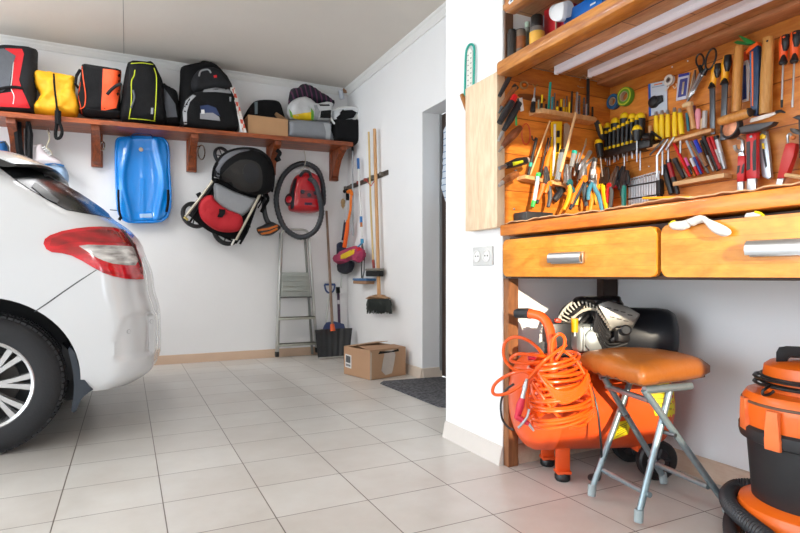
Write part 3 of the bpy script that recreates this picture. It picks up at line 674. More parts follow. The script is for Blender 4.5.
# ------------------------------------------------------------------ pushchair
FRM = mat('#b9b3a2', .35, .6); TYR = mat('#19191b', .7)
def WPt(a, b_, o): return WP(a, b_, o)
ps = []
can = pillow(WP, bez([(214, 175), (217, 162), (226, 152.5), (240, 149), (256, 150.5), (268, 158), (273.5, 172), (273, 188), (266, 194), (255, 195), (240, 191), (228, 183), (215, 177)], 3), .30, .15, .27, .008, 10); v = can.bvh()
ps.append(P('canopy', can, BLK, [P('canopy_panel', M().patch(bez([(222, 178), (226, 170), (240, 160), (256, 162), (262, 172), (261, 188), (250, 192), (236, 188)], 3), v, .004), mat('#1e1b18', .7, bump=.4, bs=140)), P('canopy_window', M().patch(bez([(243, 168), (250, 163), (257, 166), (259, 176), (253, 183), (245, 180)], 3), v, .009, 2), mat('#0a0c12', .5))]))
ps.append(P('canopy_rim', M().patch(bez([(214, 176), (216, 164), (225, 154), (240, 149.8), (250, 150.5), (240, 153), (229, 159), (221, 168), (219, 178)], 3), v, .006), mat('#63656a', .6), label='grey front rim of the hood'))
ps.append(P('hood_arch', M().tube(catmull([WP(213, 184, .24), WP(214, 168, .38), WP(224, 154, .44), WP(240, 148.5, .45), WP(258, 150, .43), WP(270, 160, .38), WP(274, 176, .32), WP(272, 192, .25)], 5), .010, 8), BLK))
ps.append(P('backrest', pillow(WP, bez([(214, 184.5), (219, 184), (234, 191.5), (250, 197), (256, 199), (252, 207), (244, 215), (238, 216), (225, 210), (214.5, 202), (214, 194)], 3), .08, .03, .22, .003), mat('#8f9194', .75, bump=.2, bs=90), label='grey padded backrest'))
st = pillow(WP, bez([(199.5, 202), (205, 196.5), (212, 195), (215, 200), (226, 209), (240, 214.5), (243, 222), (240, 230), (230, 232.5), (218, 231), (209, 226), (201.5, 219), (198.5, 210)], 3), .09, .04, .25, .008, 14)
ps.append(P('seat', st, mat('#b5101f', .7, bump=.25, bs=60), label='red padded seat'))
ps.append(P('crotch_strap', M().patch([(219, 209), (225, 210), (225, 214), (222, 217.5), (217, 217), (219, 213)], st.bvh(), .012, 2, .01), BLK))
ps.append(P('seat_shell', pillow(WP, bez([(211, 184), (216, 178), (262, 196), (258, 204), (246, 236), (238, 240), (214, 234), (196, 222), (190, 212), (200, 198)], 3), .05, .02, .17), BLK))
ps.append(P('frame_tube', rod(WP, [(212.5, 181), (200, 198), (185.5, 216.5)], 2.6, .27, 8), FRM)); ps.append(P('frame_tube', rod(WP, [(261, 192.5), (251, 212), (236, 240)], 2.6, .27, 8), FRM))
ps.append(P('chassis_tube', rod(WP, [(217, 180), (196, 212), (190, 222)], 2.2, .2, 8), BLK)); ps.append(P('chassis_tube', rod(WP, [(259, 196), (247, 232), (240, 244)], 2.2, .2, 8), BLK)); ps.append(P('axle', rod(WP, [(188, 214), (214, 232), (237, 243)], 2, .16, 8), BLK))
def wheel(cx, cy, rpx, off, tilt=(0.35, -1, .2), w=.035, nm='wheel'):
    c = WP(cx, cy, off); r = rpx*dep(c)/FPX; ax = V(tilt).normalized()
    t = M().lathe([(r*.80, -w/2), (r*.93, -w/2), (r, -w/4), (r, w/4), (r*.93, w/2), (r*.80, w/2)], c, ax, 28, True)
    h = M().lathe([(r*.16, -w*.6), (r*.16, w*.6)], c, ax, 12); h.lathe([(r*.74, -w*.3), (r*.81, -w*.3), (r*.81, w*.3), (r*.74, w*.3)], c, ax, 24, True)
    u = ax.cross(UP).normalized(); q = ax.cross(u)
    for k in range(5):
        a = 2*pi*k/5; d = u*cos(a)+q*sin(a); h.tube([c+d*r*.1, c+d*r*.78], [r*.07, r*.05], 6)
    return P(nm, t, TYR, [P('hub', h, mat('#2c2d31', .5))])
ps += [wheel(195, 215, 14, .12, (.3, -1, .3)), wheel(226.5, 231.5, 15, .12, (.3, -1, .3)), wheel(222, 156, 9.5, .10, (.5, -1, .2)), wheel(184, 223, 6, .20, (.3, -1, .3))]
ps[-1]['m'] = M().tube([WP(184, 217, .26), WP(188, 220, .26)], .010, 8); ps[-1]['name'] = 'frame_end'; ps[-1]['mt'] = mat('#c9b56a', .4); ps[-1]['kids'] = ()
ps.append(P('frame_end', M().tube([WP(234.5, 239.5, .27), WP(231.5, 245.5, .27)], .009, 8), mat('#d8d6cf', .4)))
ps.append(P('brake_lever', rod(WP, [(262, 187), (268, 198), (265, 205), (261, 212)], 3.4, .14, 6, 3), BLK))
ps.append(P('side_catch', rod(WP, [(198, 193), (201, 198)], 5, .22, 8), BLK)); ps.append(P('side_catch', rod(WP, [(246, 222), (249, 228)], 4, .22, 8), BLK))
TH('pushchair', 'folded pushchair with black hood, grey back and red seat hanging on the back wall', 'pushchair', ps)
# vacuum floor nozzle
ps = [P('pipe', rod(WP, [(265, 180), (264.5, 195), (264, 207), (266, 218), (269.5, 224)], [3, 3, 4.6, 5, 5.5], .09, 10, 4), mat('#2b2d31', .4)), P('head', pillow(WP, bez([(256.5, 228.5), (262, 225.5), (270, 221.5), (276, 223.5), (280.5, 226.5), (279, 230), (270, 235.5), (260, 235)], 3), .08, .03, .10, 0), mat('#202226', .45)),
      P('cable', rod(WP, [(263, 180), (260, 190), (262, 200), (258, 208)], 1.4, .1, 6, 4), BLK)]
hv = ps[1]['m'].bvh()
for q in ([(257.5, 229.5), (268, 227.8), (277, 224.8), (278, 226.4), (269, 229.8), (258.5, 231.2)], [(260.5, 233), (269, 231.4), (277, 227.8), (277.6, 229.4), (270, 233.3), (262, 234.6)]):
    ps.append(P('orange_strip', M().patch(q, hv, .004, 1.5), mat('#c96a16', .5)))
TH('vacuum_nozzle', 'dark vacuum nozzle with orange bristle strips hanging right of the pushchair', 'nozzle', ps)
# red canister vacuum with its hose
rd = mat('#b3121e', .28, coat=.4, var=.04); dk = mat('#232529', .4)
vb = pillow(WP, bez([(296, 176), (302, 173), (310, 172.5), (317, 177), (319.5, 187), (320, 200), (318.5, 211.5), (306, 213), (292, 211.5), (288.5, 207), (289.5, 194), (292, 183)], 3), .22, .07, .14, 0, flat=.2); v = vb.bvh()
ps = [P('body', vb, rd, smooth=60), P('wheel', M().lathe([(.062, 0), (.066, .012), (.05, .03), (0, .034)], WP(291, 200, .16), (-.75, -.6, 0), 24), mat('#3a2a30', .4), [P('hub', M().lathe([(.036, .031), (.03, .038), (0, .04)], WP(291, 200, .16), (-.75, -.6, 0), 20), rd)]),
      P('back_band', M().patch([(294, 180), (297, 178), (294.5, 192), (294, 209), (291, 209), (290.5, 194)], v, .004, 2), dk), P('control_panel', M().patch([(300.5, 190), (318, 191), (318, 199), (300, 198)], v, .003, 2), mat('#7c2a30', .4))]
for a, b_ in ((302.5, 191.8), (309, 195), (315.5, 193)):
    h = v.ray_cast(CAMP, ray(a, b_).normalized()); ps.append(P('knob', M().lathe([(.021, -.004), (.020, .008), (.016, .012), (0, .012)], h[0], (0, -1, 0), 16), mat('#26303c', .35)))
ps.append(P('grip', M().tube(catmull([WP(300, 176, .24), WP(304, 171.5, .28), WP(309, 172, .28), WP(311, 177, .25)], 4), .014, 8), dk)); ps.append(P('badge', M().patch([(304.5, 202.5), (312, 202.5), (312, 205), (304.5, 205)], v, .003, 2), mat('#3c2340', .3)))
hp = catmull([WP(a, b_, o) for a, b_, o in ((309, 178, .28), (315.5, 184, .30), (320, 200, .30), (321.5, 214, .27), (317, 228, .22), (308, 235.5, .16), (297, 236.5, .12), (285, 228, .10), (278, 212, .09), (276.5, 196, .08), (281, 180, .07), (289, 169.5, .06), (299, 164, .06), (309, 164.5, .06), (318, 171, .06), (322.5, 184, .06), (323.5, 200, .08), (322.5, 204, .10))], 9)
m = M(); m.tube(hp, [.0255+.0022*(1 if i % 2 else -1) for i in range(len(hp))], 10)
ps.append(P('hose', m, mat('#33353a', .45), label='dark ribbed hose looped around the machine')); ps.append(P('hose_end', M().tube([WP(322.8, 198, .09), WP(322.5, 206, .10)], .020, 10), dk))
ps.append(P('bracket_wire', M().tube(catmull([WP(303.5, 150, .1), WP(304.5, 152, .2), WP(305.5, 160, .2), WP(304, 168, .2), WP(300, 170, .2), WP(310, 170.5, .2), WP(306, 168, .2)], 4), .0035, 6), mat('#c8c4b4', .3, 1)))
TH('canister_vacuum', 'red canister vacuum cleaner hanging on the back wall, circled by its own dark hose', 'vacuum cleaner', ps)
# ---- 04.py
# ================================================================== LADDER, SHOVELS, BOX, BRUSH RAIL
ALU = mat('#c3c4c0', .32, .85, var=.04); ALD = mat('#8f918c', .45, .5)
yl = 5.30
def LP(a, b_, y=yl): return at_y(a, b_, y)
def zfix(p): p.z = max(p.z, .012); return p
ps = []
fl = [LP(281, 233), LP(279.5, 255), zfix(LP(277, 356.5, 5.28))]; fr = [LP(308.5, 233), LP(310, 255), zfix(LP(317, 352, 5.30))]
def rail(a, b_, w=.024, d=.05):
    m = M(); dr = (b_-a); L_ = dr.length; rot = dr.to_track_quat('Z', 'X').to_matrix()
    return m.box((a+b_)/2, (w, w*1.4, L_), rot, .003)
for q in (fl, fr): ps.append(P('front_rail', rail(q[0], q[2]), ALU))
ps.append(P('top_bar', M().tube(catmull([fl[0]+V((0, 0, -.02)), LP(284, 230.5), LP(295, 229.5), LP(306, 230.5), fr[0]+V((0, 0, -.02))], 4), .012, 8), ALU))
for q, s_ in ((fl, 0), (fr, -.01)):
    a = q[0]+V((.02 if q is fl else -.02, .05, -.05)); b_ = q[2]+V((.02 if q is fl else -.03, .06, 0)); b_.z = .01; b_.y = min(b_.y, 5.36)
    a.y = min(a.y, 5.36); ps.append(P('rear_rail', rail(a, b_, .018), ALD))
def lerp(q, t): return q[0]+(q[2]-q[0])*t
pl = M(); pa = LP(282, 272); pb = LP(310, 297); 
pl.plate([LP(282, 272.5, yl-.03), LP(309, 272.5, yl-.03), LP(311, 297, yl-.05), LP(281, 297, yl-.05)], (0, -1, 0), .012, .003)
for k in range(4): 
    a = LP(282.5, 276+5*k, yl-.05); b_ = LP(309.5, 276+5*k, yl-.05); pl.tube([a, b_], .004, 6)
ps.append(P('platform', pl, mat('#9ea29c', .5, .3), label='grey folding platform')); ps.append(P('platform_edge', M().tube([LP(280.5, 297.5, yl-.055), LP(311.5, 297, yl-.055)], .006, 6), mat('#2c2c2c', .5)))
for y_ in (319, 345):
    a = LP(278.5, y_, yl-.01); b_ = LP(315 if y_ > 330 else 314, y_-1.5, yl-.01)
    ps.append(P('step', M().box((a+b_)/2, ((b_-a).length+.01, .08, .022), None, .004), mat('#a7a89c', .45, .5)))
    ps.append(P('step_grip', M().box((a+b_)/2+V((0, -.005, .013)), ((b_-a).length, .07, .006), None, .002), mat('#4f4a42', .6)))
for q in (fl, fr): ps.append(P('rubber_foot', M().box(q[2]+V((0, 0, .022)), (.034, .045, .05), None, .005), mat('#111', .6) if 0 else mat('#121212', .6)))
TH('step_ladder', 'aluminium step ladder standing folded against the back wall', 'ladder', ps)
# snow shovels
def shovel(poly, y, D, mt, curve=.03):
    pts = [zfix(at_y(a, b_, y)) for a, b_ in poly]
    m = M().plate(pts, (0, -1, 0), D, .002); return m
y1 = 5.12
bl = M(); nU = 12; A = [zfix(at_y(a, b_, y1)) for a, b_ in ((315, 330), (352.5, 328), (346, 356.5), (315.5, 357.5))]
vs = []; fs = []
for j in range(9):
    t = j/8
    for i in range(nU*2+1):
        u = i/(nU*2); p = (A[0]*(1-u)+A[1]*u)*(1-t)+(A[3]*(1-u)+A[2]*u)*t; p = p.copy(); p.y += .05*(1-(2*u-1)**2)*.6-.09*t+.004*(1 if i % 4 < 2 else -1); vs.append(p)
W = nU*2+1
for j in range(8):
    for i in range(W-1): fs.append((j*W+i, j*W+i+1, (j+1)*W+i+1, (j+1)*W+i))
k = len(vs); vs += [p+V((0, .006, 0)) for p in vs]; fs += [tuple(q+k for q in f[::-1]) for f in fs]
for i in range(W-1): fs += [(i+1, i, i+k, i+1+k), (8*W+i, 8*W+i+1, 8*W+i+1+k, 8*W+i+k)]
for j in range(8): fs += [(j*W, (j+1)*W, (j+1)*W+k, j*W+k), ((j+1)*W+W-1, j*W+W-1, j*W+W-1+k, (j+1)*W+W-1+k)]
bl.add(vs, fs)
edge = M().box((A[3]+A[2])/2+V((.0, -.09, .004)), ((A[2]-A[3]).length, .012, .014), None, .002)
ps = [P('blade', bl, mat('#1d1f22', .4)), P('metal_edge', edge, mat('#c2c2bd', .3, 1)), P('handle', M().tube([at_y(326.5, 211, 5.36), at_y(329, 258, 5.27), at_y(332.5, 330, 5.125)], [.012, .013, .014], 10), mat('#7c6350', .5, var=.2)), P('collar', M().tube([at_y(332.2, 324, 5.12), at_y(332.8, 331, 5.11)], [.020, .026], 10), mat('#d9571a', .5))]
TH('snow_shovel', 'wide black-bladed snow shovel with a long brown handle by the corner', 'shovel', ps)
q = [zfix(at_y(a, b_, 5.30)) for a, b_ in ((323, 330), (326, 322.5), (335, 321.5), (344, 324), (346, 330), (344, 350), (325, 350))]
g = M().tube(catmull([at_y(324.5, 284.5, 5.33), at_y(326, 290.5, 5.33), at_y(329.8, 293, 5.33), at_y(333.5, 290.5, 5.33), at_y(335, 284.5, 5.33)], 4), .009, 8); g.tube([at_y(324.5, 284.5, 5.33), at_y(335, 284.5, 5.33)], .011, 8)
TH('snow_shovel', 'blue snow shovel with a blue D-grip and silver shaft behind the black-bladed one', 'shovel', [P('blade', M().plate(q, (0, -1, 0), .02, .004), mat('#2c3f6e', .4)), P('shaft', M().tube([at_y(329.6, 293, 5.33), at_y(325.5, 325, 5.31)], .010, 8), ALU), P('grip', g, mat('#1c3c74', .4))])
TH('long_brush', 'slim brush with purple and black grip standing in the corner behind the shovels', 'brush', [P('pole', M().tube([at_y(341.5, 250, 5.36), at_y(341.2, 288, 5.35)], .009, 8), ALU), P('grip', M().tube([at_y(337.8, 287, 5.34), at_y(338.2, 293, 5.34)], .020, 10), BLK), P('shaft', M().tube([at_y(338.2, 293, 5.34), at_y(339.5, 330, 5.32)], .014, 10), mat('#3c2440', .4)), P('band', M().tube([at_y(338.6, 300, 5.336), at_y(338.7, 304, 5.335)], .016, 10), mat('#c9c4c9', .4)), P('foot', M().tube([at_y(339.5, 330, 5.32), zfix(at_y(339.8, 352, 5.28))], .012, 8), BLK)])
# cardboard box on the floor
L0, M0, R0 = V((1.573, 4.224, .002)), V((1.653, 3.877, .002)), V((2.0, 3.963, .002)); B0 = L0+R0-M0; hb = V((0, 0, .225)); wl = .005
cor = [L0, M0, R0, B0]; m = M(); cen = sum(cor, V())/4
for i in range(4):
    a, b_ = cor[i], cor[(i+1) % 4]; nn = (b_-a).cross(UP).normalized(); nn = nn if nn.dot((a+b_)/2-cen) > 0 else -nn
    m.plate([a, b_, b_+hb, a+hb], nn, wl)
m.plate([p+V((0, 0, .004)) for p in cor], UP, .004)
dn = (M0-L0).normalized(); dr_ = (R0-M0).normalized()
f1 = M().plate([M0+hb, R0+hb, R0+hb-dn*.15+V((0, 0, .006)), M0+hb-dn*.15+V((0, 0, .02))], UP, .004)
f2 = M().plate([L0+hb, L0+hb+dr_*.33+V((0, 0, .012)), L0+hb+dr_*.33+dn*.16+V((0, 0, .03)), L0+hb+dn*.17+V((0, 0, .022))], UP, .004)
ps = [P('carton', m, mat('#b08a6a', .7, var=.05, vs=8), smooth=0), P('flap', f1, mat('#a98263', .7), smooth=0), P('flap', f2, mat('#b59070', .7), smooth=0)]
def onf(a0, b0, u, v_, o=.002): 
    d = (b0-a0); nn = d.cross(UP).normalized(); nn = nn if nn.dot((a0+b0)/2-cen) > 0 else -nn
    return a0+d*u+UP*v_+nn*o
lbl = [onf(L0, M0, u, v_) for u, v_ in ((.06, .06), (.30, .055), (.30, .16), (.06, .165))]; nL = dn.cross(UP).normalized(); nL = nL if nL.dot(L0-cen) > 0 else -nL
ps.append(P('label', M().plate(lbl, nL, .0015), mat('#d8d8d6', .5), [P('print', M().plate([onf(L0, M0, u, v_, .003) for u, v_ in ((.09, .10), (.27, .095), (.27, .15), (.09, .155))], nL, .0008), mat('#4a4c50', .6, var=.8, vs=60)), P('print', M().plate([onf(L0, M0, u, v_, .003) for u, v_ in ((.09, .07), (.27, .068), (.27, .085), (.09, .088))], nL, .0008), mat('#7a7c80', .6, var=.8, vs=80))], smooth=0))
nR = dr_.cross(UP).normalized(); nR = nR if nR.dot(M0-cen) > 0 else -nR
tape = [(.30, .06), (.42, .02), (.60, .03), (.66, .10), (.70, .17), (.64, .215), (.40, .21), (.36, .15)]
ps.append(P('tape', M().plate([onf(M0, R0, u, v_, .0025) for u, v_ in tape], nR, .001), mat('#c4b7ab', .2, spec=.8, coat=.5), smooth=0))
ps.append(P('tape', M().plate([onf(M0, R0, u, v_, .0022) for u, v_ in ((0, .0), (.04, .0), (.045, .2), (.01, .22))], nR, .001), mat('#c8b6a4', .25, coat=.5), smooth=0))
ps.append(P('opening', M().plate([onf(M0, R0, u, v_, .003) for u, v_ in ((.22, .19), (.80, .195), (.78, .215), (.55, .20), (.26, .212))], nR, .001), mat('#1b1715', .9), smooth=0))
TH('cardboard_box', 'battered cardboard box with a white label on the tiled floor', 'box', ps)
# doormat
def matm():
    m, nt, b = _new('mat'); tc = nt.nodes.new('ShaderNodeTexCoord'); n = nt.nodes.new('ShaderNodeTexNoise'); n.inputs['Scale'].default_value = 60; n.inputs['Detail'].default_value = 2
    nt.links.new(tc.outputs['Object'], n.inputs[0]); cr = nt.nodes.new('ShaderNodeValToRGB'); cr.color_ramp.elements[0].position = .4; cr.color_ramp.elements[1].position = .6
    cr.color_ramp.elements[0].color = c4(hexc('#38383c')); cr.color_ramp.elements[1].color = c4(hexc('#606064')); nt.links.new(n.outputs['Fac'], cr.inputs[0]); nt.links.new(cr.outputs[0], b.inputs[0]); b.inputs['Roughness'].default_value = .95; return m
q = [(1.667, 3.72), (1.72, 3.78), (2.20, 3.74), (2.20, 2.88), (1.74, 2.84), (1.69, 2.90)]
TH('doormat', 'dark grey ribbed doormat in front of the doorway', 'doormat', [P('mat', M().plate([V((a, b_, .009)) for a, b_ in q], UP, .008, .003), matm())])
# cloth on the door
def checkc():
    m, nt, b = _new('check'); tc = nt.nodes.new('ShaderNodeTexCoord'); c_ = nt.nodes.new('ShaderNodeTexBrick'); c_.offset = 0; c_.inputs['Scale'].default_value = 1; c_.inputs['Brick Width'].default_value = .05; c_.inputs['Row Height'].default_value = .05; c_.inputs['Mortar Size'].default_value = .004
    c_.inputs['Color1'].default_value = c4(hexc('#c8d2dc')); c_.inputs['Color2'].default_value = c4(hexc('#bfcad6')); c_.inputs['Mortar'].default_value = c4(hexc('#5a7aa0'))
    mp = nt.nodes.new('ShaderNodeMapping'); mp.inputs['Rotation'].default_value = (pi/2, 0, pi/2); nt.links.new(tc.outputs['Object'], mp.inputs[0]); nt.links.new(mp.outputs[0], c_.inputs['Vector']); nt.links.new(c_.outputs[0], b.inputs[0]); return m
cx = XR+.15; pts = [at_x(a, b_, cx) for a, b_ in ((443.5, 130), (448, 122), (470, 122), (470, 205), (450, 210), (445, 200), (441.5, 188), (443, 165))]
TH('hanging_cloth', 'pale blue checked cloth hanging in the doorway beyond the pier', 'cloth', [P('cloth', M().puff(pts, (-1, 0, 0), .03, .02, None, .006, 20), checkc())])
# ------------------------------------------------------------------ rail of brooms on the right wall
W1 = wood('#b5834f', '#d2a372', (14, 14, 2), .5, False); BAM = mat('#cfb47c', .5, var=.12, vs=20)
def RR(pts, w, o=.05, seg=10, sm=0): return rod(RP, pts, w, o, seg, sm)
a = RP(344.5, 189, .012); b_ = RP(387.5, 172.5, .012)
a.z = b_.z = (a.z+b_.z)/2
m = M().bx(XR-.016, XR-.001, b_.y, a.y, a.z-.022, a.z+.022, .003); ps = [P('rail_strip', m, mat('#4a4038', .5))]
for i in range(6):
    y_ = a.y+(b_.y-a.y)*(i+.5)/6
    ps.append(P('clip', M().bx(XR-.05, XR-.016, y_-.014, y_+.014, a.z-.015, a.z+.015, .004), mat('#8d3a30' if i in (2, 3) else '#6b655c', .5)))
ps.append(P('clip_band', M().tube([RP(366, 180, .06), RP(371, 186, .06), RP(375, 180, .06)], .004, 6), mat('#c23a2a', .5)))
TH('tool_rail', 'dark tool rail with clips on the wall above the brooms', 'rail', ps)
G2 = 'brooms and brushes on the tool rail'
TH('push_pole', 'thin grey metal pole with a black cap, leftmost on the tool rail', 'pole', [P('pole', RR([(352.6, 149), (352.8, 236)], 1.7), mat('#8d9092', .35, .8)), P('cap', RR([(352.5, 145), (352.6, 151)], 2.4), BLK)], G2)
br = M(); c = RP(364, 281.5, .05); 
ps = [P('handle', RR([(358.5, 168), (361, 218)], 1.9), mat('#d9d9d6', .4)), P('cap', RR([(358, 158.5), (358.6, 169)], 2.8), mat('#1c5fa0', .4)), P('joint', RR([(361, 216.5), (361.2, 222.5)], 3), mat('#1f6fb0', .4)), P('collar', RR([(361.2, 222.5), (361.4, 227)], 2.6), mat('#b5682a', .5)), P('lower_pole', RR([(361.4, 227), (362, 242)], 1.8), mat('#e2e2df', .4)), P('blue_knob', RR([(362, 239), (362.2, 243)], 3.4), mat('#2a93c0', .4)),
      P('fork', rod(RP, [(362, 243), (362, 255), (361.5, 270), (361.8, 278)], 1.6, .05, 8), mat('#3c3c3e', .4, .6)), P('fork', rod(RP, [(362.3, 243), (364.5, 258), (364, 272), (362.5, 279)], 1.4, .05, 8), mat('#6b6b6d', .4, .6)),
      P('block', M().box(RP(364, 279.5, .06), (.10, .34, .022), Matrix.Rotation(0, 3, 'Z'), .006), mat('#3b6c9c', .5)), P('bristles', M().box(RP(363.5, 282.3, .06), (.085, .33, .03), None, .006), mat('#a17c5e', .9, var=.2, vs=80, bump=.5, bs=300))]
TH('deck_brush', 'brush with white blue-capped pole and a blue head on tan bristles', 'brush', ps, G2)
ps = [P('handle', RR([(368.7, 132), (370.5, 200), (373.2, 262)], 2.1), BAM), P('tip', RR([(373.2, 260), (373.8, 268)], 3), mat('#8f3026', .5)), P('head', M().box(RP(374.5, 269.5, .055), (.06, .30, .02), None, .005), mat('#7a756c', .5)), P('bristles', M().box(RP(374.5, 273.6, .055), (.055, .29, .05), None, .008), mat('#1b1b1d', .9, var=.3, bump=.5, bs=300))]
TH('hand_broom', 'black-bristled broom on a thin bamboo stick', 'broom', ps, G2)
bz = M(); n0 = 46
for j in range(3):
    for i in range(n0//2):
        u = i/(n0//2-1); x_ = 369.5+19*u; xx = 367+24.8*u+random.uniform(-.3, .3)
        bz.tube([RP(x_, 299, .05+.012*j), RP(xx, 312.5+random.uniform(-.8, 1.5), .035+.035*j)], [.006, .004], 5)
bz.puff([RP(x_, y_, .055) for x_, y_ in ((368.5, 298), (389, 299), (391, 311.5), (367.5, 310.5))], (-1, 0, 0), .05, .015)
ps = [P('handle', RR([(374.6, 129), (376.5, 205), (379, 297)], [3.4, 3.5, 3.8]), W1), P('ferrule', M().puff([RP(x_, y_, .055) for x_, y_ in ((375.5, 294.5), (382, 294.5), (389, 297.5), (389.5, 300), (368, 299.5), (368.5, 296.5))], (-1, 0, 0), .07, .012), mat('#a5805c', .6)), P('bristles', bz, mat('#262b28', .85, var=.3, vs=60), label='dark green-black bristles')]
TH('broom', 'wooden broom with a thick pale handle, hanging lowest on the tool rail', 'broom', ps, G2)
TH('snow_brush', 'orange-handled snow brush for the car hanging from the tool rail', 'snow brush', [P('hook_end', rod(RP, [(348, 192), (350.5, 191), (351.8, 195)], 3.6, .1, 8, 3), mat('#ee7a1c', .4)), P('shaft', rod(RP, [(351.3, 195), (350.5, 210), (348, 222)], 2.6, .1), mat('#ee7a1c', .4)), P('grip', rod(RP, [(348, 220), (346.8, 232), (344.5, 247)], [3.4, 4.4, 4.6], .1), mat('#f0641a', .4, var=.15, vs=120))], G2)
TH('snow_brush', 'black and white handled snow brush with a navy head beside the orange one', 'snow brush', [P('shaft', rod(RP, [(347, 192), (347.5, 205), (345.5, 222)], 2.6, .06), mat('#d8dadf', .4)), P('hook_end', rod(RP, [(344.5, 191.5), (347, 190.5), (347.6, 200)], 3.6, .07, 8, 3), BLK), P('grip', rod(RP, [(345.5, 220), (343, 240)], 3.2, .06), mat('#1d2740', .5)), P('head', pillow(RP, [(334, 244), (341, 242), (345, 250), (343, 266), (333.5, 264)], .08, .03, .08), mat('#1f2a46', .7))], G2)
TH('work_glove', 'beige and orange glove hanging at the top corner of the tool rail', 'glove', [P('palm', pillow(RP, bez([(337, 197), (341, 195), (343.5, 201), (342.5, 214), (342, 225), (337, 227), (335, 221), (336.5, 210)], 3), .05, .02, .05, .006, 20), mat('#c9a878', .8, var=.1)), P('cuff', pillow(RP, bez([(336, 215), (341, 214), (342, 222), (340, 228), (335.5, 225)], 3), .055, .02, .06, .004), mat('#d98a2c', .8))], G2)
def tri():
    return stripes('#8f2b4c', '#a23a58', '#7a2442', 6)
b = pillow(RP, bez([(334.5, 258), (340, 252), (350, 247), (358, 246), (362.5, 250), (362.5, 258), (359, 263), (352, 260), (345, 263), (338, 264)], 3), .09, .03, .12, .01, 16); v = b.bvh()
TH('knit_hat', 'pink knit hat with a yellow stripe hanging below the orange snow brush', 'hat', [P('hat', b, mat('#a5375a', .9, var=.2, vs=60)), P('yellow_stripe', M().patch([(341, 255), (350, 250.5), (355, 249.5), (354, 254), (346, 258), (341, 259)], v, .004, 2), mat('#d8b51c', .8)), P('red_band', M().patch([(355, 247.5), (361, 247), (362, 250), (357, 251)], v, .004, 2), RED)], G2)
TH('dark_mitten', 'dark blue mitten hanging under the pink knit hat', 'mitten', [P('mitten', pillow(RP, bez([(340, 262), (352, 261), (351, 270), (347, 274), (340, 272)], 3), .06, .02, .09, .004), mat('#191b26', .9))], G2)
TH('string_tie', 'short blue cord tied between the pink hat and the deck brush', 'cord', [P('cord', rod(RP, [(351, 253.5), (354, 251), (359, 246), (362, 243)], 1.6, .13, 6, 3), mat('#3f93bd', .6))], G2)
# ---- 05.py
# ================================================================== CAR
CW = V((-.573, 2.964, 0)); TH_ = radians(2.0); CU = V((cos(TH_), -sin(TH_), 0)); CN = V((sin(TH_), cos(TH_), 0)); WR = .314
def cp(u, v_, z): return CW+CU*u+CN*v_+UP*z
def itp(tab, z):
    if z <= tab[0][0]: return tab[0][1]
    for (a, x), (b_, y) in zip(tab, tab[1:]):
        if z <= b_: t = (z-a)/(b_-a); return x+(y-x)*t
    return tab[-1][1]
def smooth_tab(tab):
    c = catmull([V((a, b_, 0)) for a, b_ in tab], 6); return [(p.x, p.y) for p in c]
Lr = smooth_tab([(.25, .655), (.30, .722), (.387, .733), (.585, .730), (.706, .700), (.80, .690), (.863, .672), (.916, .650), (.982, .625), (1.06, .575), (1.135, .475), (1.198, .414), (1.29, .285), (1.384, .135), (1.44, -.02), (1.47, -.35)])
Lf = smooth_tab([(.25, -3.30), (.5, -3.42), (.7, -3.38), (.85, -3.2), (.95, -2.7), (1.0, -2.2), (1.15, -1.9), (1.3, -1.6), (1.42, -1.2), (1.47, -.85)])
Vs = smooth_tab([(.25, .055), (.35, .025), (.6, 0), (.8, .004), (.92, .02), (1.02, .055), (1.15, .125), (1.3, .215), (1.42, .32), (1.47, .50)])
HWC = .885
REC = [(124.5, 315), (140, 311.5), (159, 309.5), (162, 330), (162, 352), (150, 356.5), (111, 363.5), (107.5, 360), (108, 354), (117.7, 331)]
RECv = [V(p) for p in REC]
zs = []; z = .25
while z < 1.47: zs.append(z); z += .0125 if z < .66 else .022
zs.append(1.47)
rings = []
for z in zs:
    L = itp(Lr, z); F_ = itp(Lf, z); vo = itp(Vs, z); hw = HWC-vo
    up = max(0, min(1, (z-.95)/.3)); au = .20+.12*up; av = hw*(.42+.2*up); cr = .035+.03*up
    half = []
    us = [-2.4, -2.2, -1.9, -1.6, -1.3, -1.0, -.8, -.6]+[-.5+.04*i for i in range(40)]
    ue = L-cr-au; uf = F_+.5
    half += [(uf+(ue-uf)*t, 0) for t in [i/60 for i in range(61)]]
    for i in range(1, 21):
        a = pi/2*i/20; half.append((ue+au*sin(a)**.9, av*(1-cos(a))))
    for i in range(1, 8):
        t = i/8; v_ = av+(hw-av)*t; half.append((L-cr+cr*(1-(1-t)**2), v_))
    half.append((L, hw))
    front = []
    for i in range(0, 13):
        a = pi/2*i/12; front.append((uf-.5*sin(a), hw*.8*(1-cos(a))+hw*.2*(i/12)))
    loop = [(u, vo+w_) for u, w_ in half]; far = [(u, 2*HWC-(vo+w_)) for u, w_ in half[:-1]][::-1]
    fl_ = [(u, vo+w_) for u, w_ in front[1:]]; ffar = [(u, 2*HWC-(vo+w_)) for u, w_ in front[1:-1]]
    ring = [cp(u, v_, z) for u, v_ in loop]+[cp(u, v_, z) for u, v_ in far]+[cp(u, v_, z) for u, v_ in ffar]+[cp(u, v_, z) for u, v_ in fl_[::-1]]
    nh = len(half)
    for i in range(62, nh-1):
        p = ring[i]; q = V(pix(p))
        if z < .66 and i > 40 and _inside(q, RECv):
            d = _bd(q, RECv); k_ = min(1, d/4.5); k_ = k_*k_*(3-2*k_)
            nrm = (ring[i+1]-ring[i-1]).cross(UP).normalized()
            if nrm.dot(FW) < 0: nrm = -nrm
            ring[i] = p+nrm*.011*k_
    rings.append(ring)
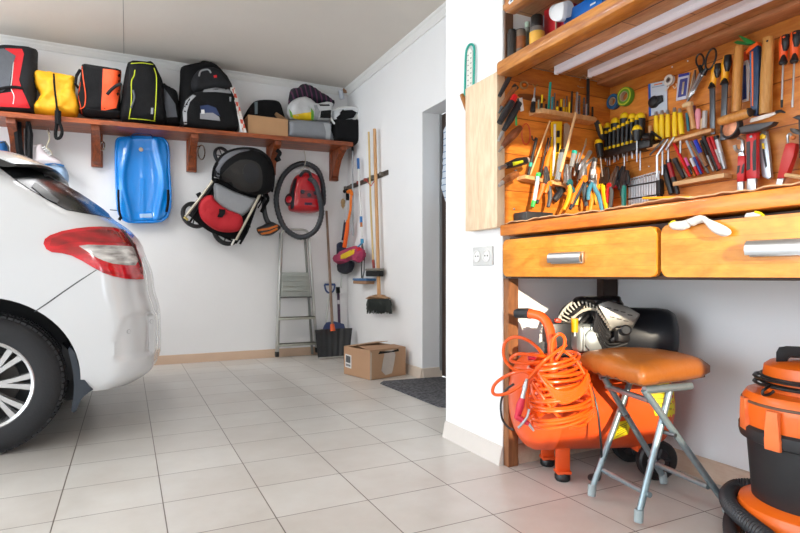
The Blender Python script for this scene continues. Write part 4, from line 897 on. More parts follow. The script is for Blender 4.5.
body = M(); R_ = len(rings[0]); vs = [p for r in rings for p in r]; fs = []
for j in range(len(rings)-1):
    for i in range(R_): fs.append((j*R_+i, j*R_+(i+1) % R_, (j+1)*R_+(i+1) % R_, (j+1)*R_+i))
fs.append(tuple(range(R_))[::-1]); fs.append(tuple((len(rings)-1)*R_+i for i in range(R_)))
body.add(vs, fs); bvb = body.bvh()
PAINT = mat('#d6d8da', .22, coat=.6, var=.0, spec=.5); LIN = mat('#1b1b1d', .7); GLS = mat('#1e2021', .22, var=.05, spec=.35)
bodyo = mk('tmp_body', body, [PAINT, LIN], None, None, 50)
cut = M()
for u in (0, -2.61):
    for v_ in (-.02, 2*HWC+.02-.30): cut.lathe([(.378, 0), (.378, .30)], cp(u, v_-.03, WR+.012), CN, 64)
cuto = mk('tmp_cut', cut, [LIN])
md = bodyo.modifiers.new('b', 'BOOLEAN'); md.object = cuto; md.operation = 'DIFFERENCE'; md.solver = 'EXACT'; md.material_mode = 'TRANSFER'
dg = bpy.context.evaluated_depsgraph_get(); me2 = bpy.data.meshes.new_from_object(bodyo.evaluated_get(dg))
bd = M(); bd.v = [v.co.copy() for v in me2.vertices]; bd.f = [tuple(p.vertices) for p in me2.polygons]
bmats = [m_.name for m_ in me2.materials]; bd.mi = [1 if bmats[p.material_index] == LIN.name else 0 for p in me2.polygons]
bpy.data.objects.remove(bodyo); bpy.data.objects.remove(cuto)
def redm(c, rough=.12):
    m, nt, b = _new('lamp_red'); tc = nt.nodes.new('ShaderNodeTexCoord'); vo = nt.nodes.new('ShaderNodeTexNoise'); vo.inputs['Scale'].default_value = 9; vo.inputs['Detail'].default_value = 5
    mp_ = nt.nodes.new('ShaderNodeMapping'); mp_.inputs['Scale'].default_value = (1, 1, 4); nt.links.new(tc.outputs['Object'], mp_.inputs[0]); nt.links.new(mp_.outputs[0], vo.inputs[0]); cr = nt.nodes.new('ShaderNodeValToRGB'); cr.color_ramp.elements[0].color = c4(c[0]); cr.color_ramp.elements[1].color = c4(c[1])
    cr.color_ramp.elements[0].position = .35; cr.color_ramp.elements[1].position = .65; nt.links.new(vo.outputs['Fac'], cr.inputs[0]); nt.links.new(cr.outputs[0], b.inputs[0]); b.inputs['Roughness'].default_value = rough; b.inputs['Coat Weight'].default_value = .8
    bp = nt.nodes.new('ShaderNodeBump'); bp.inputs['Strength'].default_value = .15; nt.links.new(vo.outputs['Fac'], bp.inputs['Height']); nt.links.new(bp.outputs[0], b.inputs['Normal']); return m
lamp = [(43.7, 244), (45, 239.5), (50, 236), (62, 231.8), (75, 229.3), (88, 228), (100, 227.6), (112, 228.4), (122, 230.5), (131.5, 235), (138, 241), (142, 248), (143.8, 256.5), (139.8, 259.5), (141, 268), (142.3, 279.3), (135, 279.7), (124, 278.8), (113, 276.5), (103, 273), (93, 267.5), (82, 261), (72, 256), (62, 253.5), (52, 252.5), (46.5, 249.5)]
ps = [P('body', bd, [PAINT, LIN], smooth=40)]
lens = P('clear_lens', M().patch([(79, 246.5), (88, 245.2), (104, 245.8), (120, 246.5), (130.5, 247), (134.5, 253), (137.3, 260.5), (133.5, 265.8), (124, 265.6), (112.5, 264.2), (103, 261), (95, 257), (87, 251.5)], bvb, .0095, 2.5), redm((hexc('#f0eeea'), hexc('#8d8884')), .08), label='clear reversing lens')
band = P('upper_lens', M().patch([(52, 239), (64, 234.5), (78, 232.3), (96, 230.8), (112, 231.6), (121, 234), (129, 244.5), (116, 243.8), (100, 243), (84, 242.5), (70, 243), (58, 246.5), (50, 246)], bvb, .009, 2.5), redm((hexc('#7e0a10'), hexc('#c01420'))), label='dark red upper lens')
seam = P('seam', M().patch([(119.5, 230.3), (121.5, 230.6), (130, 241), (135.2, 251), (138, 260.5), (140, 268), (138.6, 268), (136.6, 261), (133.4, 252), (128, 242)], bvb, .0105, 1.5), mat('#2a0b0c', .3))
ps.append(P('tail_lamp', M().patch(lamp, bvb, .008, 2.5, .014), redm((hexc('#a50a14'), hexc('#e01828'))), [lens, band, seam], label='red tail lamp'))
ps.append(P('rear_window', M().patch([(-40, 152), (-20, 158), (0, 168.3), (14, 179), (30, 190), (48, 200.5), (66, 210), (82, 213), (97, 215.5), (114, 219.5), (103, 209.5), (90, 200.5), (79, 193.3), (64, 185), (48, 177), (44, 166), (20, 158), (0, 155), (-30, 150)], bvb, .004, 3), GLS, [P('window_trim', M().patch([(31, 187.5), (34.5, 183.5), (37, 184.5), (58.5, 201), (57, 204.5), (46, 199.5)], bvb, .007, 2), mat('#26282b', .4))], label='dark rear side glass'))
ps.append(P('side_window', M().patch([(-60, 176), (-110, 192), (-340, 205), (-340, 150), (-120, 142), (-75, 152)], bvb, .004, 8), GLS))
for q in ([(34, 311.5), (48, 302), (62, 292), (78, 281), (96.3, 269.5), (96.8, 270.2), (79, 282), (63, 293), (49, 303), (34.6, 312.4)], [(157.8, 262), (158.5, 262), (159.2, 300), (158.4, 300)]):
    ps.append(P('panel_gap', M().patch(q, bvb, .0008, 2, .001), mat('#4c4f52', .6)))
for cx, cy, r in ((128.8, 331.5, 1.9), (151.5, 321.5, 1.8)):
    h = bvb.ray_cast(CAMP, ray(cx, cy).normalized()); rr = r*dep(h[0])/FPX
    ps.append(P('parking_sensor', M().lathe([(rr, -.004), (rr, .0015), (rr*.75, .002), (rr*.7, .0005), (0, .0012)], h[0], h[1] if h[1].dot(FW) < 0 else -h[1], 18), mat('#d0d2d4', .3, var=.15, vs=200)))
    ps.append(P('sensor_ring', M().lathe([(rr*1.12, -.004), (rr*1.12, .0008), (rr, .0008), (rr, -.004)], h[0], h[1] if h[1].dot(FW) < 0 else -h[1], 18, True), mat('#77797b', .5)))
# bumper underside edge, spoiler, mud flap
sp = M(); prof = [(-.25, 1.462), (.08, 1.428), (.205, 1.378), (.208, 1.368), (.16, 1.362), (.05, 1.38), (-.25, 1.40)]
nsp = 18; vs = []; fs = []
for i in range(nsp+1):
    v_ = .225+(2*HWC-.45)*i/nsp; t = abs(2*i/nsp-1); sh = -.10*t**4-.02*t*t; 
    vs += [cp(u+(sh if u > 0 else 0), v_, z_-.05*t**3) for u, z_ in prof]
k = len(prof)
for i in range(nsp): fs += [(i*k+a, i*k+(a+1) % k, (i+1)*k+(a+1) % k, (i+1)*k+a) for a in range(k)]
fs += [tuple(range(k)), tuple(nsp*k+a for a in range(k))[::-1]]
ps.append(P('spoiler', M().add(vs, fs), mat('#2a2725', .3)))
st = M(); prof2 = [(-.25, 1.474), (.08, 1.436), (.195, 1.388), (.205, 1.381), (.195, 1.380), (.08, 1.427), (-.25, 1.463)]; vs2 = []; k2 = len(prof2); fs2 = []
for i in range(nsp+1):
    v_ = .222+(2*HWC-.444)*i/nsp; t = abs(2*i/nsp-1); sh = -.10*t**4-.02*t*t
    vs2 += [cp(u+(sh if u > 0 else 0), v_, z_-.05*t**3) for u, z_ in prof2]
for i in range(nsp): fs2 += [(i*k2+a, i*k2+(a+1) % k2, (i+1)*k2+(a+1) % k2, (i+1)*k2+a) for a in range(k2)]
fs2 += [tuple(range(k2)), tuple(nsp*k2+a for a in range(k2))[::-1]]
ps.append(P('spoiler_top', st.add(vs2, fs2), PAINT))
fp = [at_y(a, b_, CW.y+.02) for a, b_ in bez([(68, 348.5), (72.5, 348.5), (76, 357), (80.5, 372), (86, 383), (93, 389.8), (87, 393), (80.5, 399), (76.5, 410.8), (71, 411.5), (73.5, 395), (73.5, 375), (70, 358)], 2)]
ps.append(P('mud_flap', M().plate(fp, (0, -1, 0), .14, .004), mat('#2b333d', .5), smooth=30))
ps.append(P('wheel_arch_lining', M().plate([at_y(a, b_, CW.y+.08) for a, b_ in ((62, 344), (70, 352), (74, 372), (74, 380), (66, 380), (62, 362))], (0, -1, 0), .1), LIN))
# tow exhaust / underbody
ub = M(); ub.box(cp(-1.4, HWC, .235), (3.5, 1.35, .10), Matrix.Rotation(-TH_, 3, 'Z'))
ps.append(P('underbody', ub, LIN))
# wheels
RUB = mat('#232427', .75, var=.15, vs=60, bump=.1, bs=80); RIM = mat('#c9cacb', .25, .7, coat=.3, var=.02)
def carwheel(u, side=1, full=True):
    s_ = side; c = cp(u, .012 if s_ > 0 else 2*HWC-.012, WR); ax = -CN*s_
    W_ = .195
    t = M().lathe([(.196, -.004), (.202, .006), (.228, .012), (.268, .010), (.292, -.002), (.305, -.020), (.3125, -.034), (WR, -.05), (WR, -W_+.05), (.306, -W_+.02), (.29, -W_+.004), (.196, -W_)], c, ax, 96, True)
    e = ax.cross(UP).normalized(); f = ax.cross(e)
    tr = M()
    for k in range(72):
        a = 2*pi*k/72
        for row, (h, w_) in enumerate(((-.030, .026), (-.075, .03), (-.125, .03), (-.165, .026))):
            a2 = a+(.022 if row % 2 else 0); d = e*cos(a2)+f*sin(a2); tg = -e*sin(a2)+f*cos(a2)
            rr = WR-.001 if row in (1, 2) else WR-.006
            rot = Matrix((tg, ax, d)).transposed(); tr.box(c+d*rr+ax*h, (.019, w_, .010), rot)
    gro = []
    rim = M().lathe([(.196, -.006), (.202, .004), (.197, .007), (.186, .001), (.180, -.022), (.176, -.09), (.172, -.16), (.196, -.17)], c, ax, 72, True)
    bk = M().lathe([(.188, -.12), (.188, -.115), (.05, -.095), (0, -.095)], c, ax, 40)
    hub = M().lathe([(.052, -.06), (.052, -.006), (.047, .0), (.03, .002), (.028, -.002), (0, -.001)], c, ax, 28)
    spk = []
    for k in range(8):
        m_ = M()
        for dlt in (-1, 1):
            a0 = radians(45*k+2)+dlt*radians(3.5); a1 = radians(45*k+2)+dlt*radians(8.2)
            d0 = e*cos(a0)+f*sin(a0); d1 = e*cos(a1)+f*sin(a1); t0 = -e*sin(a0)+f*cos(a0); t1 = -e*sin(a1)+f*cos(a1)
            pr = []
            for (r_, d_, tt, w_, h_) in ((.045, d0, t0, .010, -.006), (.12, (d0+d1)/2, (t0+t1)/2, .0125, -.004), (.206, d1, t1, .017, -.004)):
                b0 = c+d_*r_*.955+ax*h_; pr.append([b0-tt*w_-ax*.03, b0-tt*w_*.75, b0+tt*w_*.75, b0+tt*w_-ax*.03])
            vs = [p for q in pr for p in q]; fs = []
            for i in range(2):
                for a in range(4): fs.append((i*4+a, i*4+(a+1) % 4, (i+1)*4+(a+1) % 4, (i+1)*4+a))
            fs += [(3, 2, 1, 0), (8, 9, 10, 11)]; m_.add(vs, fs)
        spk.append(P('spoke', m_, RIM, smooth=30))
    br = M().lathe([(.13, -.10), (.13, -.085), (.04, -.08), (0, -.08)], c, ax, 32)
    ty = P('tread', tr, RUB, smooth=0)
    return [P('tyre', t, RUB, [ty]), P('rim', rim, RIM, spk+[P('hub', hub, RIM), P('rim_barrel', bk, mat('#141516', .6)), P('brake_disc', br, mat('#4a4542', .5, .5))])]
ps += carwheel(0)
ps2 = []
for u, s_ in ((-2.61, 1), (0, -1), (-2.61, -1)):
    w_ = carwheel(u, s_); w_[0]['kids'] = []; ps2 += w_
TH('car', 'white hatchback car parked at the left with its red tail lamp towards the shelf wall', 'car', ps+ps2)
# ---- 06.py
# ================================================================== TOOLS ON THE SIDE BOARD
STL = mat('#b9bcc0', .28, .9, var=.05); STD = mat('#6c6f73', .35, .85); BKP = mat('#17181a', .45); YLP = mat('#f0c814', .4, var=.04); ORP_ = mat('#f07a18', .4, var=.05)
HW = wood('#7a4420', '#a8683a', (10, 10, 10), .4, False); HWL = wood('#c08a54', '#ddb07c', (12, 12, 6), .5, False); LWD = mat('#dcb482', .55, var=.1, vs=60)
TEAL = mat('#12a08e', .35); REDP = mat('#c81a20', .35, var=.05); BLUP = mat('#1d5f94', .4)
GS = 'tools hung on the side board left of the corner'
def T1(name, label, cat, m, mt, group=GS, part=None): return TH(name, label, cat, [P(part or name, m, mt)], group)
TH('flat_file', 'black ribbed handle slanting over the top left edge of the side board', 'file', [P('handle', rod(SP, [(513.5, 70.5), (507, 82), (499.5, 96)], [3, 5.5, 4], .05), mat('#1a1c20', .5, var=.5, vs=150))], GS)
TH('wooden_handle_knife', 'dark brown handled knife just below the black ribbed handle', 'knife', [P('handle', rod(SP, [(515.5, 87), (509, 96), (502, 107)], [5, 6, 5.5], .05), HW), P('pommel', rod(SP, [(513.5, 85.5), (517, 89)], 5, .05), BKP), P('tip', rod(SP, [(502, 107), (499, 113)], [4, 2], .05), STD)], GS)
TH('utility_knife', 'black knife with a bright red end cap', 'knife', [P('handle', rod(SP, [(512, 102), (505, 113), (499.5, 123)], [7, 8, 6], .07), mat('#202226', .4)), P('cap', rod(SP, [(515, 96), (511.5, 103)], [6, 7], .07), REDP)], GS)
TH('chisel', 'chisel with a black handle and short bright blade', 'chisel', [P('handle', rod(SP, [(519, 103), (511, 118), (504, 130)], [7, 8, 5], .06), mat('#26282d', .4)), P('blade', rod(SP, [(502.5, 132), (498.5, 141)], [4, 3], .06), STL)], GS)
TH('small_scraper', 'little scraper with a white blade behind the black handles', 'scraper', [P('blade', flat(SP, [(519.3, 98), (522.3, 97.5), (524, 110.5), (521, 111.5)], .003, .03), WHT), P('holder', rod(SP, [(518, 98.5), (519.5, 110)], 2.2, .028), BKP)], GS)
T1('green_stick', 'thin green stick below the little scraper', 'stick', rod(SP, [(516, 113), (516.3, 125.5)], 2, .03), mat('#1f9a3a', .4))
TH('tape_ring', 'small metal ring with an orange centre near the top of the side board', 'ring', [P('ring', M().tube([SP(524+3.6*cos(a*pi/8), 85+3.4*sin(a*pi/8), .012) for a in range(16)], .004, 6, True), mat('#b49a6a', .3, .8)), P('centre', M().lathe([(.006, 0), (.005, .006), (0, .007)], SP(524, 84.8, .004), (0, -1, 0), 12), ORP_)], GS)
TH('cup_hook', 'empty brass cup hook right of the metal ring', 'hook', [P('hook', M().tube(catmull([SP(533, 84.5, .002), SP(533, 84.5, .02), SP(535, 87, .022), SP(537.5, 84.5, .02)], 4), .0022, 6), mat('#9a8452', .35, .9))], GS)
TH('screwdriver', 'screwdriver with steel shank up and white and black collar in the top block', 'screwdriver', [P('shank', rod(SP, [(535, 88), (534, 98)], 1.6, .035), STL), P('collar', rod(SP, [(534, 98), (533.4, 102)], [2.6, 4], .035), WHT), P('handle', rod(SP, [(533.4, 102), (532.6, 112)], [4.4, 5], .035), BKP)], GS)
# upper rack: a thick block shelf with drill bits standing in it
def rackbox(PF, x0, y0, x1, y1, dpt, hpx, nrm, mt):
    a = PF(x0, y0, 0); b_ = PF(x1, y1, 0); n = NRM[PF]; h = hpx*dep(a)/FPX
    return a, b_, n, h
a = SP(529, 108.5, .0); b_ = SP(590, 120, 0); z0 = (a.z+b_.z)/2-.008
m = M().plate([V((x_, y_, z0)) for x_, y_ in ((a.x, YS), (b_.x-.01, YS), (b_.x-.01, YS-.05), (b_.x-.035, YS-.062), (a.x+.02, YS-.062), (a.x, YS-.045))], UP, .021, .002)
TH('drill_bit_rack', 'thick wooden block rack high on the side board, full of bits', 'rack', [P('block', m, HWL)], GS)
zt = z0
def bit(px, y0, wpx, col, o=.035, lean=0, label='', name='drill_bit', tipcol=None, tipf=.4, twist=False, y1=None):
    top = SP(px+lean, y0, o); bot = SP(px, y1 or 112, o); bot.z = zt-.004; bot.x = top.x-(lean*.0045)
    m = M(); r = wpx/2*dep(top)/FPX
    if twist:
        n = 14; m.tube([top+(bot-top)*i/n for i in range(n+1)], [r*(1.15 if i % 2 else .75) for i in range(n+1)], 6)
    else: m.tube([top, bot], r, 8)
    ps = [P('shank', m, col)]
    if tipcol: mid = top+(bot-top)*tipf; ps.append(P('band', M().tube([mid, bot], r*1.25, 8), tipcol))
    TH(name, label, 'drill bit' if name == 'drill_bit' else name.replace('_', ' '), ps, 'bits standing in the wooden block rack')
bit(549.8-2, 82.5, 2.6, TEAL, .03, 2.6, 'tall teal pencil-like rod standing in the block rack', 'teal_rod')
bits = [(541, 95, 2, YLP, BKP, 'yellow-marked bit left of the tall teal rod', 1.2), (538.6, 100, 1.8, mat('#7c8a70', .4), None, 'short greenish bit at the left end of the block rack', 0), (551.5, 97, 2.2, mat('#1f7f86', .4), None, 'short teal bit just right of the tall teal rod', 1.2), (554, 93, 1.4, STD, None, 'slender grey bit behind the short teal one', .8),
 (557, 101, 2.2, BKP, YLP, 'black bit with yellow band, first of the pair left of centre in the block rack', .5), (560.3, 99.5, 2.2, YLP, BKP, 'yellow bit above a black shank in the block rack', 1), (563.4, 99, 1.6, STL, YLP, 'steel bit with a yellow base in the block rack', .6), (566.2, 96, 1.4, STD, YLP, 'thin dark bit rising above the yellow ones', .8), (569, 102, 1.6, YLP, None, 'plain short yellow bit left of the tall black bit', .6),
 (570.6, 91.5, 2, BKP, None, 'tall plain black bit in the block rack', 1.5), (573, 101, 1.4, LWD, None, 'short wooden peg among the bits', 3), (576.3, 92, 2.4, STL, None, 'tall bright spiral bit right of the black one', .8), (579, 95.5, 2.2, STD, None, 'dull spiral bit beside the bright spiral one', .4), (583.8, 97.5, 2.2, STD, None, 'dark spiral bit left of the hanging black cable', .3), (592.3, 107, 2, BKP, None, 'stubby black bit at the right end of the block rack', .2), (546, 104, 1.8, BKP, None, 'stubby black bit at the foot of the tall teal rod', .2), (586.2, 104, 1.6, STL, None, 'short bright bit at the foot of the black cable', .3)]
for px, y0, w_, c_, tc_, lb, ln in bits: bit(px, y0, w_, c_, .024+.016*(int(px*7) % 3), ln, lb, tipcol=tc_, tipf=.55, twist=('spiral' in lb))
# mid area
TH('awl', 'turned brown wooden handle slanting down to a pale tip', 'awl', [P('handle', rod(SP, [(520.5, 127.5), (515, 133), (508, 140), (502.5, 147)], [5.5, 9, 8.5, 4.5], .07), mat('#6e3a1e', .45, var=.12, vs=20)), P('tip', rod(SP, [(502.5, 147), (498.8, 151.8)], [3.4, 2], .07), mat('#9a8f84', .4))], GS)
TH('rubber_band', 'thin red band hanging on the side board', 'band', [P('band', M().tube([SP(526+4.2*cos(a*pi/8), 134+10.5*sin(a*pi/8), .006) for a in range(16)], .0016, 5, True), REDP)], GS)
TH('double_hook', 'small black double hook right of the thin red band', 'hook', [P('hook', M().tube(catmull([SP(532, 136, .004), SP(532, 137, .02), SP(533.5, 140.5, .022), SP(536, 137.5, .02)], 4), .0028, 6), BKP)], GS)
TH('stubby_screwdriver', 'stubby screwdriver with black and yellow grip lying across the left edge', 'screwdriver', [P('grip', rod(SP, [(526, 160.5), (517, 162.5), (506, 166)], [7.5, 9, 6], .08), BKP), P('yellow_inlay', rod(SP, [(522.5, 161.5), (513, 164)], [3, 4], .094), mat('#b7b81c', .4)), P('end_cap', rod(SP, [(526, 160.3), (528.5, 159.8)], [7, 5], .08), mat('#a79a90', .3)), P('shank', rod(SP, [(506, 166), (499.3, 168.3)], 4, .08), STL)], GS)
TH('round_file', 'thin black rod leaning right of the stubby screwdriver', 'file', [P('rod', rod(SP, [(536.5, 138.5), (533, 154), (528, 176)], 3.2, .04), BKP), P('collar', rod(SP, [(531, 163), (530.3, 167)], 3.8, .04), TEAL)], GS)
TH('carving_handle', 'brown wooden handle with a dark ring below the stubby screwdriver', 'handle', [P('handle', rod(SP, [(517, 173.5), (509, 178), (503, 182)], [7, 8, 6], .07), HW), P('ring', rod(SP, [(515.5, 170), (517.5, 176.5)], [3, 4], .07), BKP), P('tip', rod(SP, [(503, 182), (499, 186)], [5, 3.5], .07), mat('#a89c94', .4))], GS)
# lower rack
a = SP(517, 177.5); b_ = SP(563, 187); zl = (a.z+b_.z)/2+.008
m = M()
for i in range(1): m.plate([V((x_, y_, 0)) for x_, y_ in ((a.x, YS), (b_.x, YS), (b_.x, YS-.055), (a.x, YS-.055))], UP, .016, .002)
slope = (b_.z-a.z)/(b_.x-a.x)
for i, p in enumerate(m.v): m.v[i] = V((p.x, p.y, p.z+a.z+(p.x-a.x)*slope+.004))
TH('plier_rack', 'narrow wooden rack lower on the side board, hung with pliers', 'rack', [P('strip', m, HWL)], GS)
T1('dowel', 'long thin wooden dowel leaning above the lower rack', 'dowel', rod(SP, [(550, 121), (540, 148), (530, 175)], 1.8, .035), LWD)
T1('wooden_stick', 'long pale wooden stick reaching up to the block rack', 'stick', rod(SP, [(575.8, 113), (569, 140), (560.5, 172)], 2.8, .085), LWD)
TH('spirit_level', 'yellow spirit level standing on end behind the pliers', 'spirit level', [P('body', flat(SP, [(554, 121.3), (562.5, 121.3), (561, 150), (557.5, 180), (552.5, 180), (554, 150)], .02, .03, .002), mat('#e9bf12', .4)), P('rail', flat(SP, [(554.2, 124), (556, 124), (555.6, 150), (554, 176), (552.8, 176), (554.2, 150)], .003, .034), WHT), P('vial', flat(SP, [(557, 130.5), (560, 130.5), (559.8, 137), (557, 137)], .003, .034, .0008), BKP), P('vial', flat(SP, [(557, 143), (559.8, 143), (559, 152), (556.6, 152)], .003, .034, .0008), BKP)], GS)
TH('putty_knife', 'grey and beige flat blade right of the yellow level', 'putty knife', [P('blade', flat(SP, [(564, 124), (567, 122.5), (570, 126), (569, 150), (566, 152), (564, 150)], .003, .025), mat('#b09c86', .45, .2))], GS)
TH('marker_pen', 'white pen-shaped tool with bright green ends hanging from the lower rack', 'pen', [P('body', rod(SP, [(537.3, 182), (534, 202)], 4, .07), mat('#d9ddd8', .4, var=.2, vs=80)), P('cap', rod(SP, [(538, 173.5), (537.3, 182)], [4, 4], .07), mat('#8fb9c9', .3)), P('green_top', rod(SP, [(538.5, 173), (538, 176.5)], 5, .07), mat('#1fa83c', .4)), P('green_end', rod(SP, [(534, 201), (532.5, 207)], [5, 4], .07), mat('#1fa83c', .4))], GS)
TH('orange_knife', 'slim orange handled tool reaching from above to below the lower rack', 'knife', [P('handle', rod(SP, [(551.5, 148), (548, 158), (545.5, 170)], [4, 6, 6], .045), ORP_), P('lower', rod(SP, [(543, 184), (541.5, 191), (538, 200)], [5.5, 5, 4], .075), mat('#ea6a1a', .4)), P('tip', rod(SP, [(538, 200), (537, 203.5)], 3, .075), BKP)], GS)
TH('grey_rod', 'pair of thin dark rods behind the orange handled tool', 'rod', [P('rod', rod(SP, [(548.5, 138), (545, 152), (540, 176)], 1.8, .03), BKP), P('rod', rod(SP, [(551, 137), (546, 158), (541.5, 176)], 1.4, .03), STD)], GS)
TH('screwdriver', 'clear grey handled screwdriver with a black collar in front of the level', 'screwdriver', [P('handle', rod(SP, [(562, 152.5), (559.7, 165), (557, 180)], [5.5, 6, 5.5], .07), mat('#7f868c', .15, spec=.8, coat=.5)), P('collar', rod(SP, [(562.5, 149.5), (562, 153)], [5, 6], .07), BKP)], GS)
TH('screwdriver', 'clear handled screwdriver with a teal end cap', 'screwdriver', [P('handle', rod(SP, [(574, 154), (571, 167)], [5.5, 5], .065), mat('#8d9294', .15, coat=.5)), P('cap', rod(SP, [(574.6, 151), (574, 154.5)], 5.5, .065), TEAL), P('shank', rod(SP, [(571, 167), (569.5, 178)], 2.5, .065), STD)], GS)
TH('probe', 'long thin steel probe leaning right of the teal-capped screwdriver', 'probe', [P('shank', rod(SP, [(585.3, 145), (581, 156), (575.5, 172)], 1.6, .05), STL), P('tip', rod(SP, [(586.3, 138.5), (585.3, 145)], [1, 2.6], .05), mat('#c9b48a', .3, .6))], GS)
T1('probe', 'second, shorter steel probe beside the long thin one', 'probe', rod(SP, [(579, 153), (576, 165), (574, 176)], 2.2, .045), STL)
def pliers(label, piv, jaw, hs, cols, o=.075, jw=5, hw=4.6, jm=None, PF=SP, group=GS, name='pliers', pv=None):
    jm = jm or STD; m = M(); x, y = piv; jx, jy = jaw; dx, dy = jx-x, jy-y; L_ = hypot(dx, dy); nx, ny = -dy/L_, dx/L_
    out = [P('jaw', flat(PF, [(x+nx*jw*.55, y+ny*jw*.55), (x+dx*.5+nx*jw*.5, y+dy*.5+ny*jw*.5), (jx+nx*jw*.18, jy+ny*jw*.18), (jx+nx*.3, jy+ny*.3), (x, y)], .009, o+.004, .001), jm),
           P('jaw', flat(PF, [(x-nx*jw*.55, y-ny*jw*.55), (x+dx*.5-nx*jw*.5, y+dy*.5-ny*jw*.5), (jx-nx*jw*.18, jy-ny*jw*.18), (jx-nx*.3, jy-ny*.3), (x, y)], .009, o+.002, .001), jm)]
    c = PF(x, y, o-.006); r = jw*.34*dep(c)/FPX; out.append(P('pivot', M().lathe([(r*1.6, 0), (r*1.6, .012), (r, .013), (r, .015), (0, .016)], c, NRM[PF], 16), pv or jm))
    for h, c_ in zip(hs, cols): out.append(P('handle', rod(PF, [(x, y)]+h, [hw*.7]+[hw]*(len(h)-1)+[hw*.75], o, 8, 3), c_))
    TH(name, label, 'pliers' if name == 'pliers' else name.replace('_', ' '), out, group)
pliers('pliers with orange collar and one dark curved handle, leftmost on the lower rack', (548, 184), (546.5, 166), [[(549.5, 190), (550, 198), (548, 207)], [(546.5, 189), (545, 193)]], [mat('#3a4148', .45), ORP_], .07, 5, 4.6, None, pv=ORP_)
pliers('pliers with grey jaws and a plain yellow handle', (568.5, 183), (567.5, 164), [[(570, 190), (568, 200), (563.5, 210)], [(572, 189), (574, 192)]], [mat('#e9a010', .4), mat('#1d5c63', .4)], .085, 6.5, 4.8, STL, pv=mat('#1d5c63', .4))
pliers('pliers with one orange and one dark handle crossing near the middle', (583, 179), (585, 161), [[(580, 188), (576, 198), (570, 209)], [(579, 186), (574, 195), (571, 204)]], [mat('#2c3440', .4), mat('#e97b16', .4)], .085, 6.5, 4.4, STL, pv=ORP_)
pliers('pliers with orange-yellow handle bulging to the right', (585.5, 184), (577, 163), [[(588.5, 190), (591.5, 200), (589.5, 213)], [(584, 191), (586.5, 206)]], [mat('#ee8d18', .4), mat('#3b4650', .4)], .065, 6, 4.8, STD)
pliers('pliers with long blue handles at the right end of the lower rack', (592.5, 182), (594.5, 160), [[(595, 189), (599, 197), (602, 211)], [(589, 190), (588, 200)]], [mat('#4d8fa8', .35), mat('#3a7f98', .35)], .09, 6, 4.6, STL)
TH('grip_wrench', 'curved bright wrench jaw above the orange handled pliers', 'wrench', [P('jaw', M().tube(catmull([SP(590, 152, .08), SP(586.5, 158, .09), SP(582, 163, .09), SP(579.5, 170, .08)], 4), [.010, .012, .010, .007], 8), STL), P('jaw', M().tube(catmull([SP(594, 158, .08), SP(588, 163, .09), SP(584, 170, .08)], 4), .006, 8), STL)], GS)
TH('adjustable_tube', 'steel tube with a black cap leaning at the right of the side board', 'tube', [P('tube', rod(SP, [(594.8, 161), (592.5, 178)], 4.2, .11), STL), P('cap', rod(SP, [(595, 158.5), (594.8, 162)], 4.8, .11), BKP), P('white_collar', rod(SP, [(593.6, 170), (593, 175)], 4.8, .112), WHT)], GS)
pliers('cutters with dark blades hidden behind the yellow handled pliers', (561, 190), (556, 182), [[(557, 196), (554, 200)], [(560, 194), (555, 201)]], [mat('#20242c', .5), mat('#20242c', .5)], .03, 6, 6, BKP)
for (x, y, w_, mt_, lb) in ((577.5, 186, [3, 5, 4], YLP, 'yellow handle low between the dark and orange pliers'), (596, 186, [4, 5, 4], mat('#d99a10', .4), 'amber handle behind the long blue handles')):
    TH('scriber', lb, 'scriber', [P('handle', rod(SP, [(x, y), (x-.5, y+9), (x-1.5, y+19)], w_, .03), mt_), P('shank', rod(SP, [(x+.3, y-12), (x, y)], 1.6, .03), STL)], GS)
T1('screw', 'bright screw head low on the side board', 'screw', M().lathe([(.005, 0), (.005, .003), (.002, .004), (0, .004)], SP(514, 209, 0), (0, -1, 0), 12), STL)
# thermometer and saw on the pier face
tp = catmull([PP(464.8, 96, .012), PP(465.2, 75, .012), PP(466, 54, .012), PP(467.8, 47, .012), PP(470.5, 44.3, .012), PP(473.3, 45.5, .012), PP(474.3, 50, .012), PP(474.2, 65, .012), PP(473.4, 88, .012)], 4)
sc_ = M().plate([PP(466.5, 95, .008), PP(467.5, 52, .008), PP(470, 48, .008), PP(472.2, 51, .008), PP(472, 92, .008)], (-1, 0, 0), .003)
tk = M()
for i in range(16): tk.box(PP(468 if i % 2 else 470.8, 53+i*2.5, .0095), (.001, .008, .0035))
TH('thermometer', 'narrow teal-framed wall thermometer hanging on the white pier', 'thermometer', [P('frame', M().tube(tp, .0055, 8), TEAL), P('scale', sc_, mat('#e6e2d8', .5)), P('scale_marks', tk, mat('#6b6b68', .6)), P('column', M().tube([PP(469.6, 92, .012), PP(469.9, 54, .012)], .0012, 6), mat('#f2f0ea', .2))])
TH('pruning_saw', 'tool with a brown wooden handle and black blade behind the pale end board', 'saw', [P('handle', M().tube(catmull([PP(462, 95, .02), PP(464, 101, .02), PP(467.5, 111, .02)], 4), [.011]*4+[.010]*4+[.009], 10), mat('#a5682e', .4)), P('blade', M().tube([PP(467.5, 110, .02), PP(469, 122, .02), PP(470.5, 134, .02)], [.008, .007, .006], 8), BKP)])
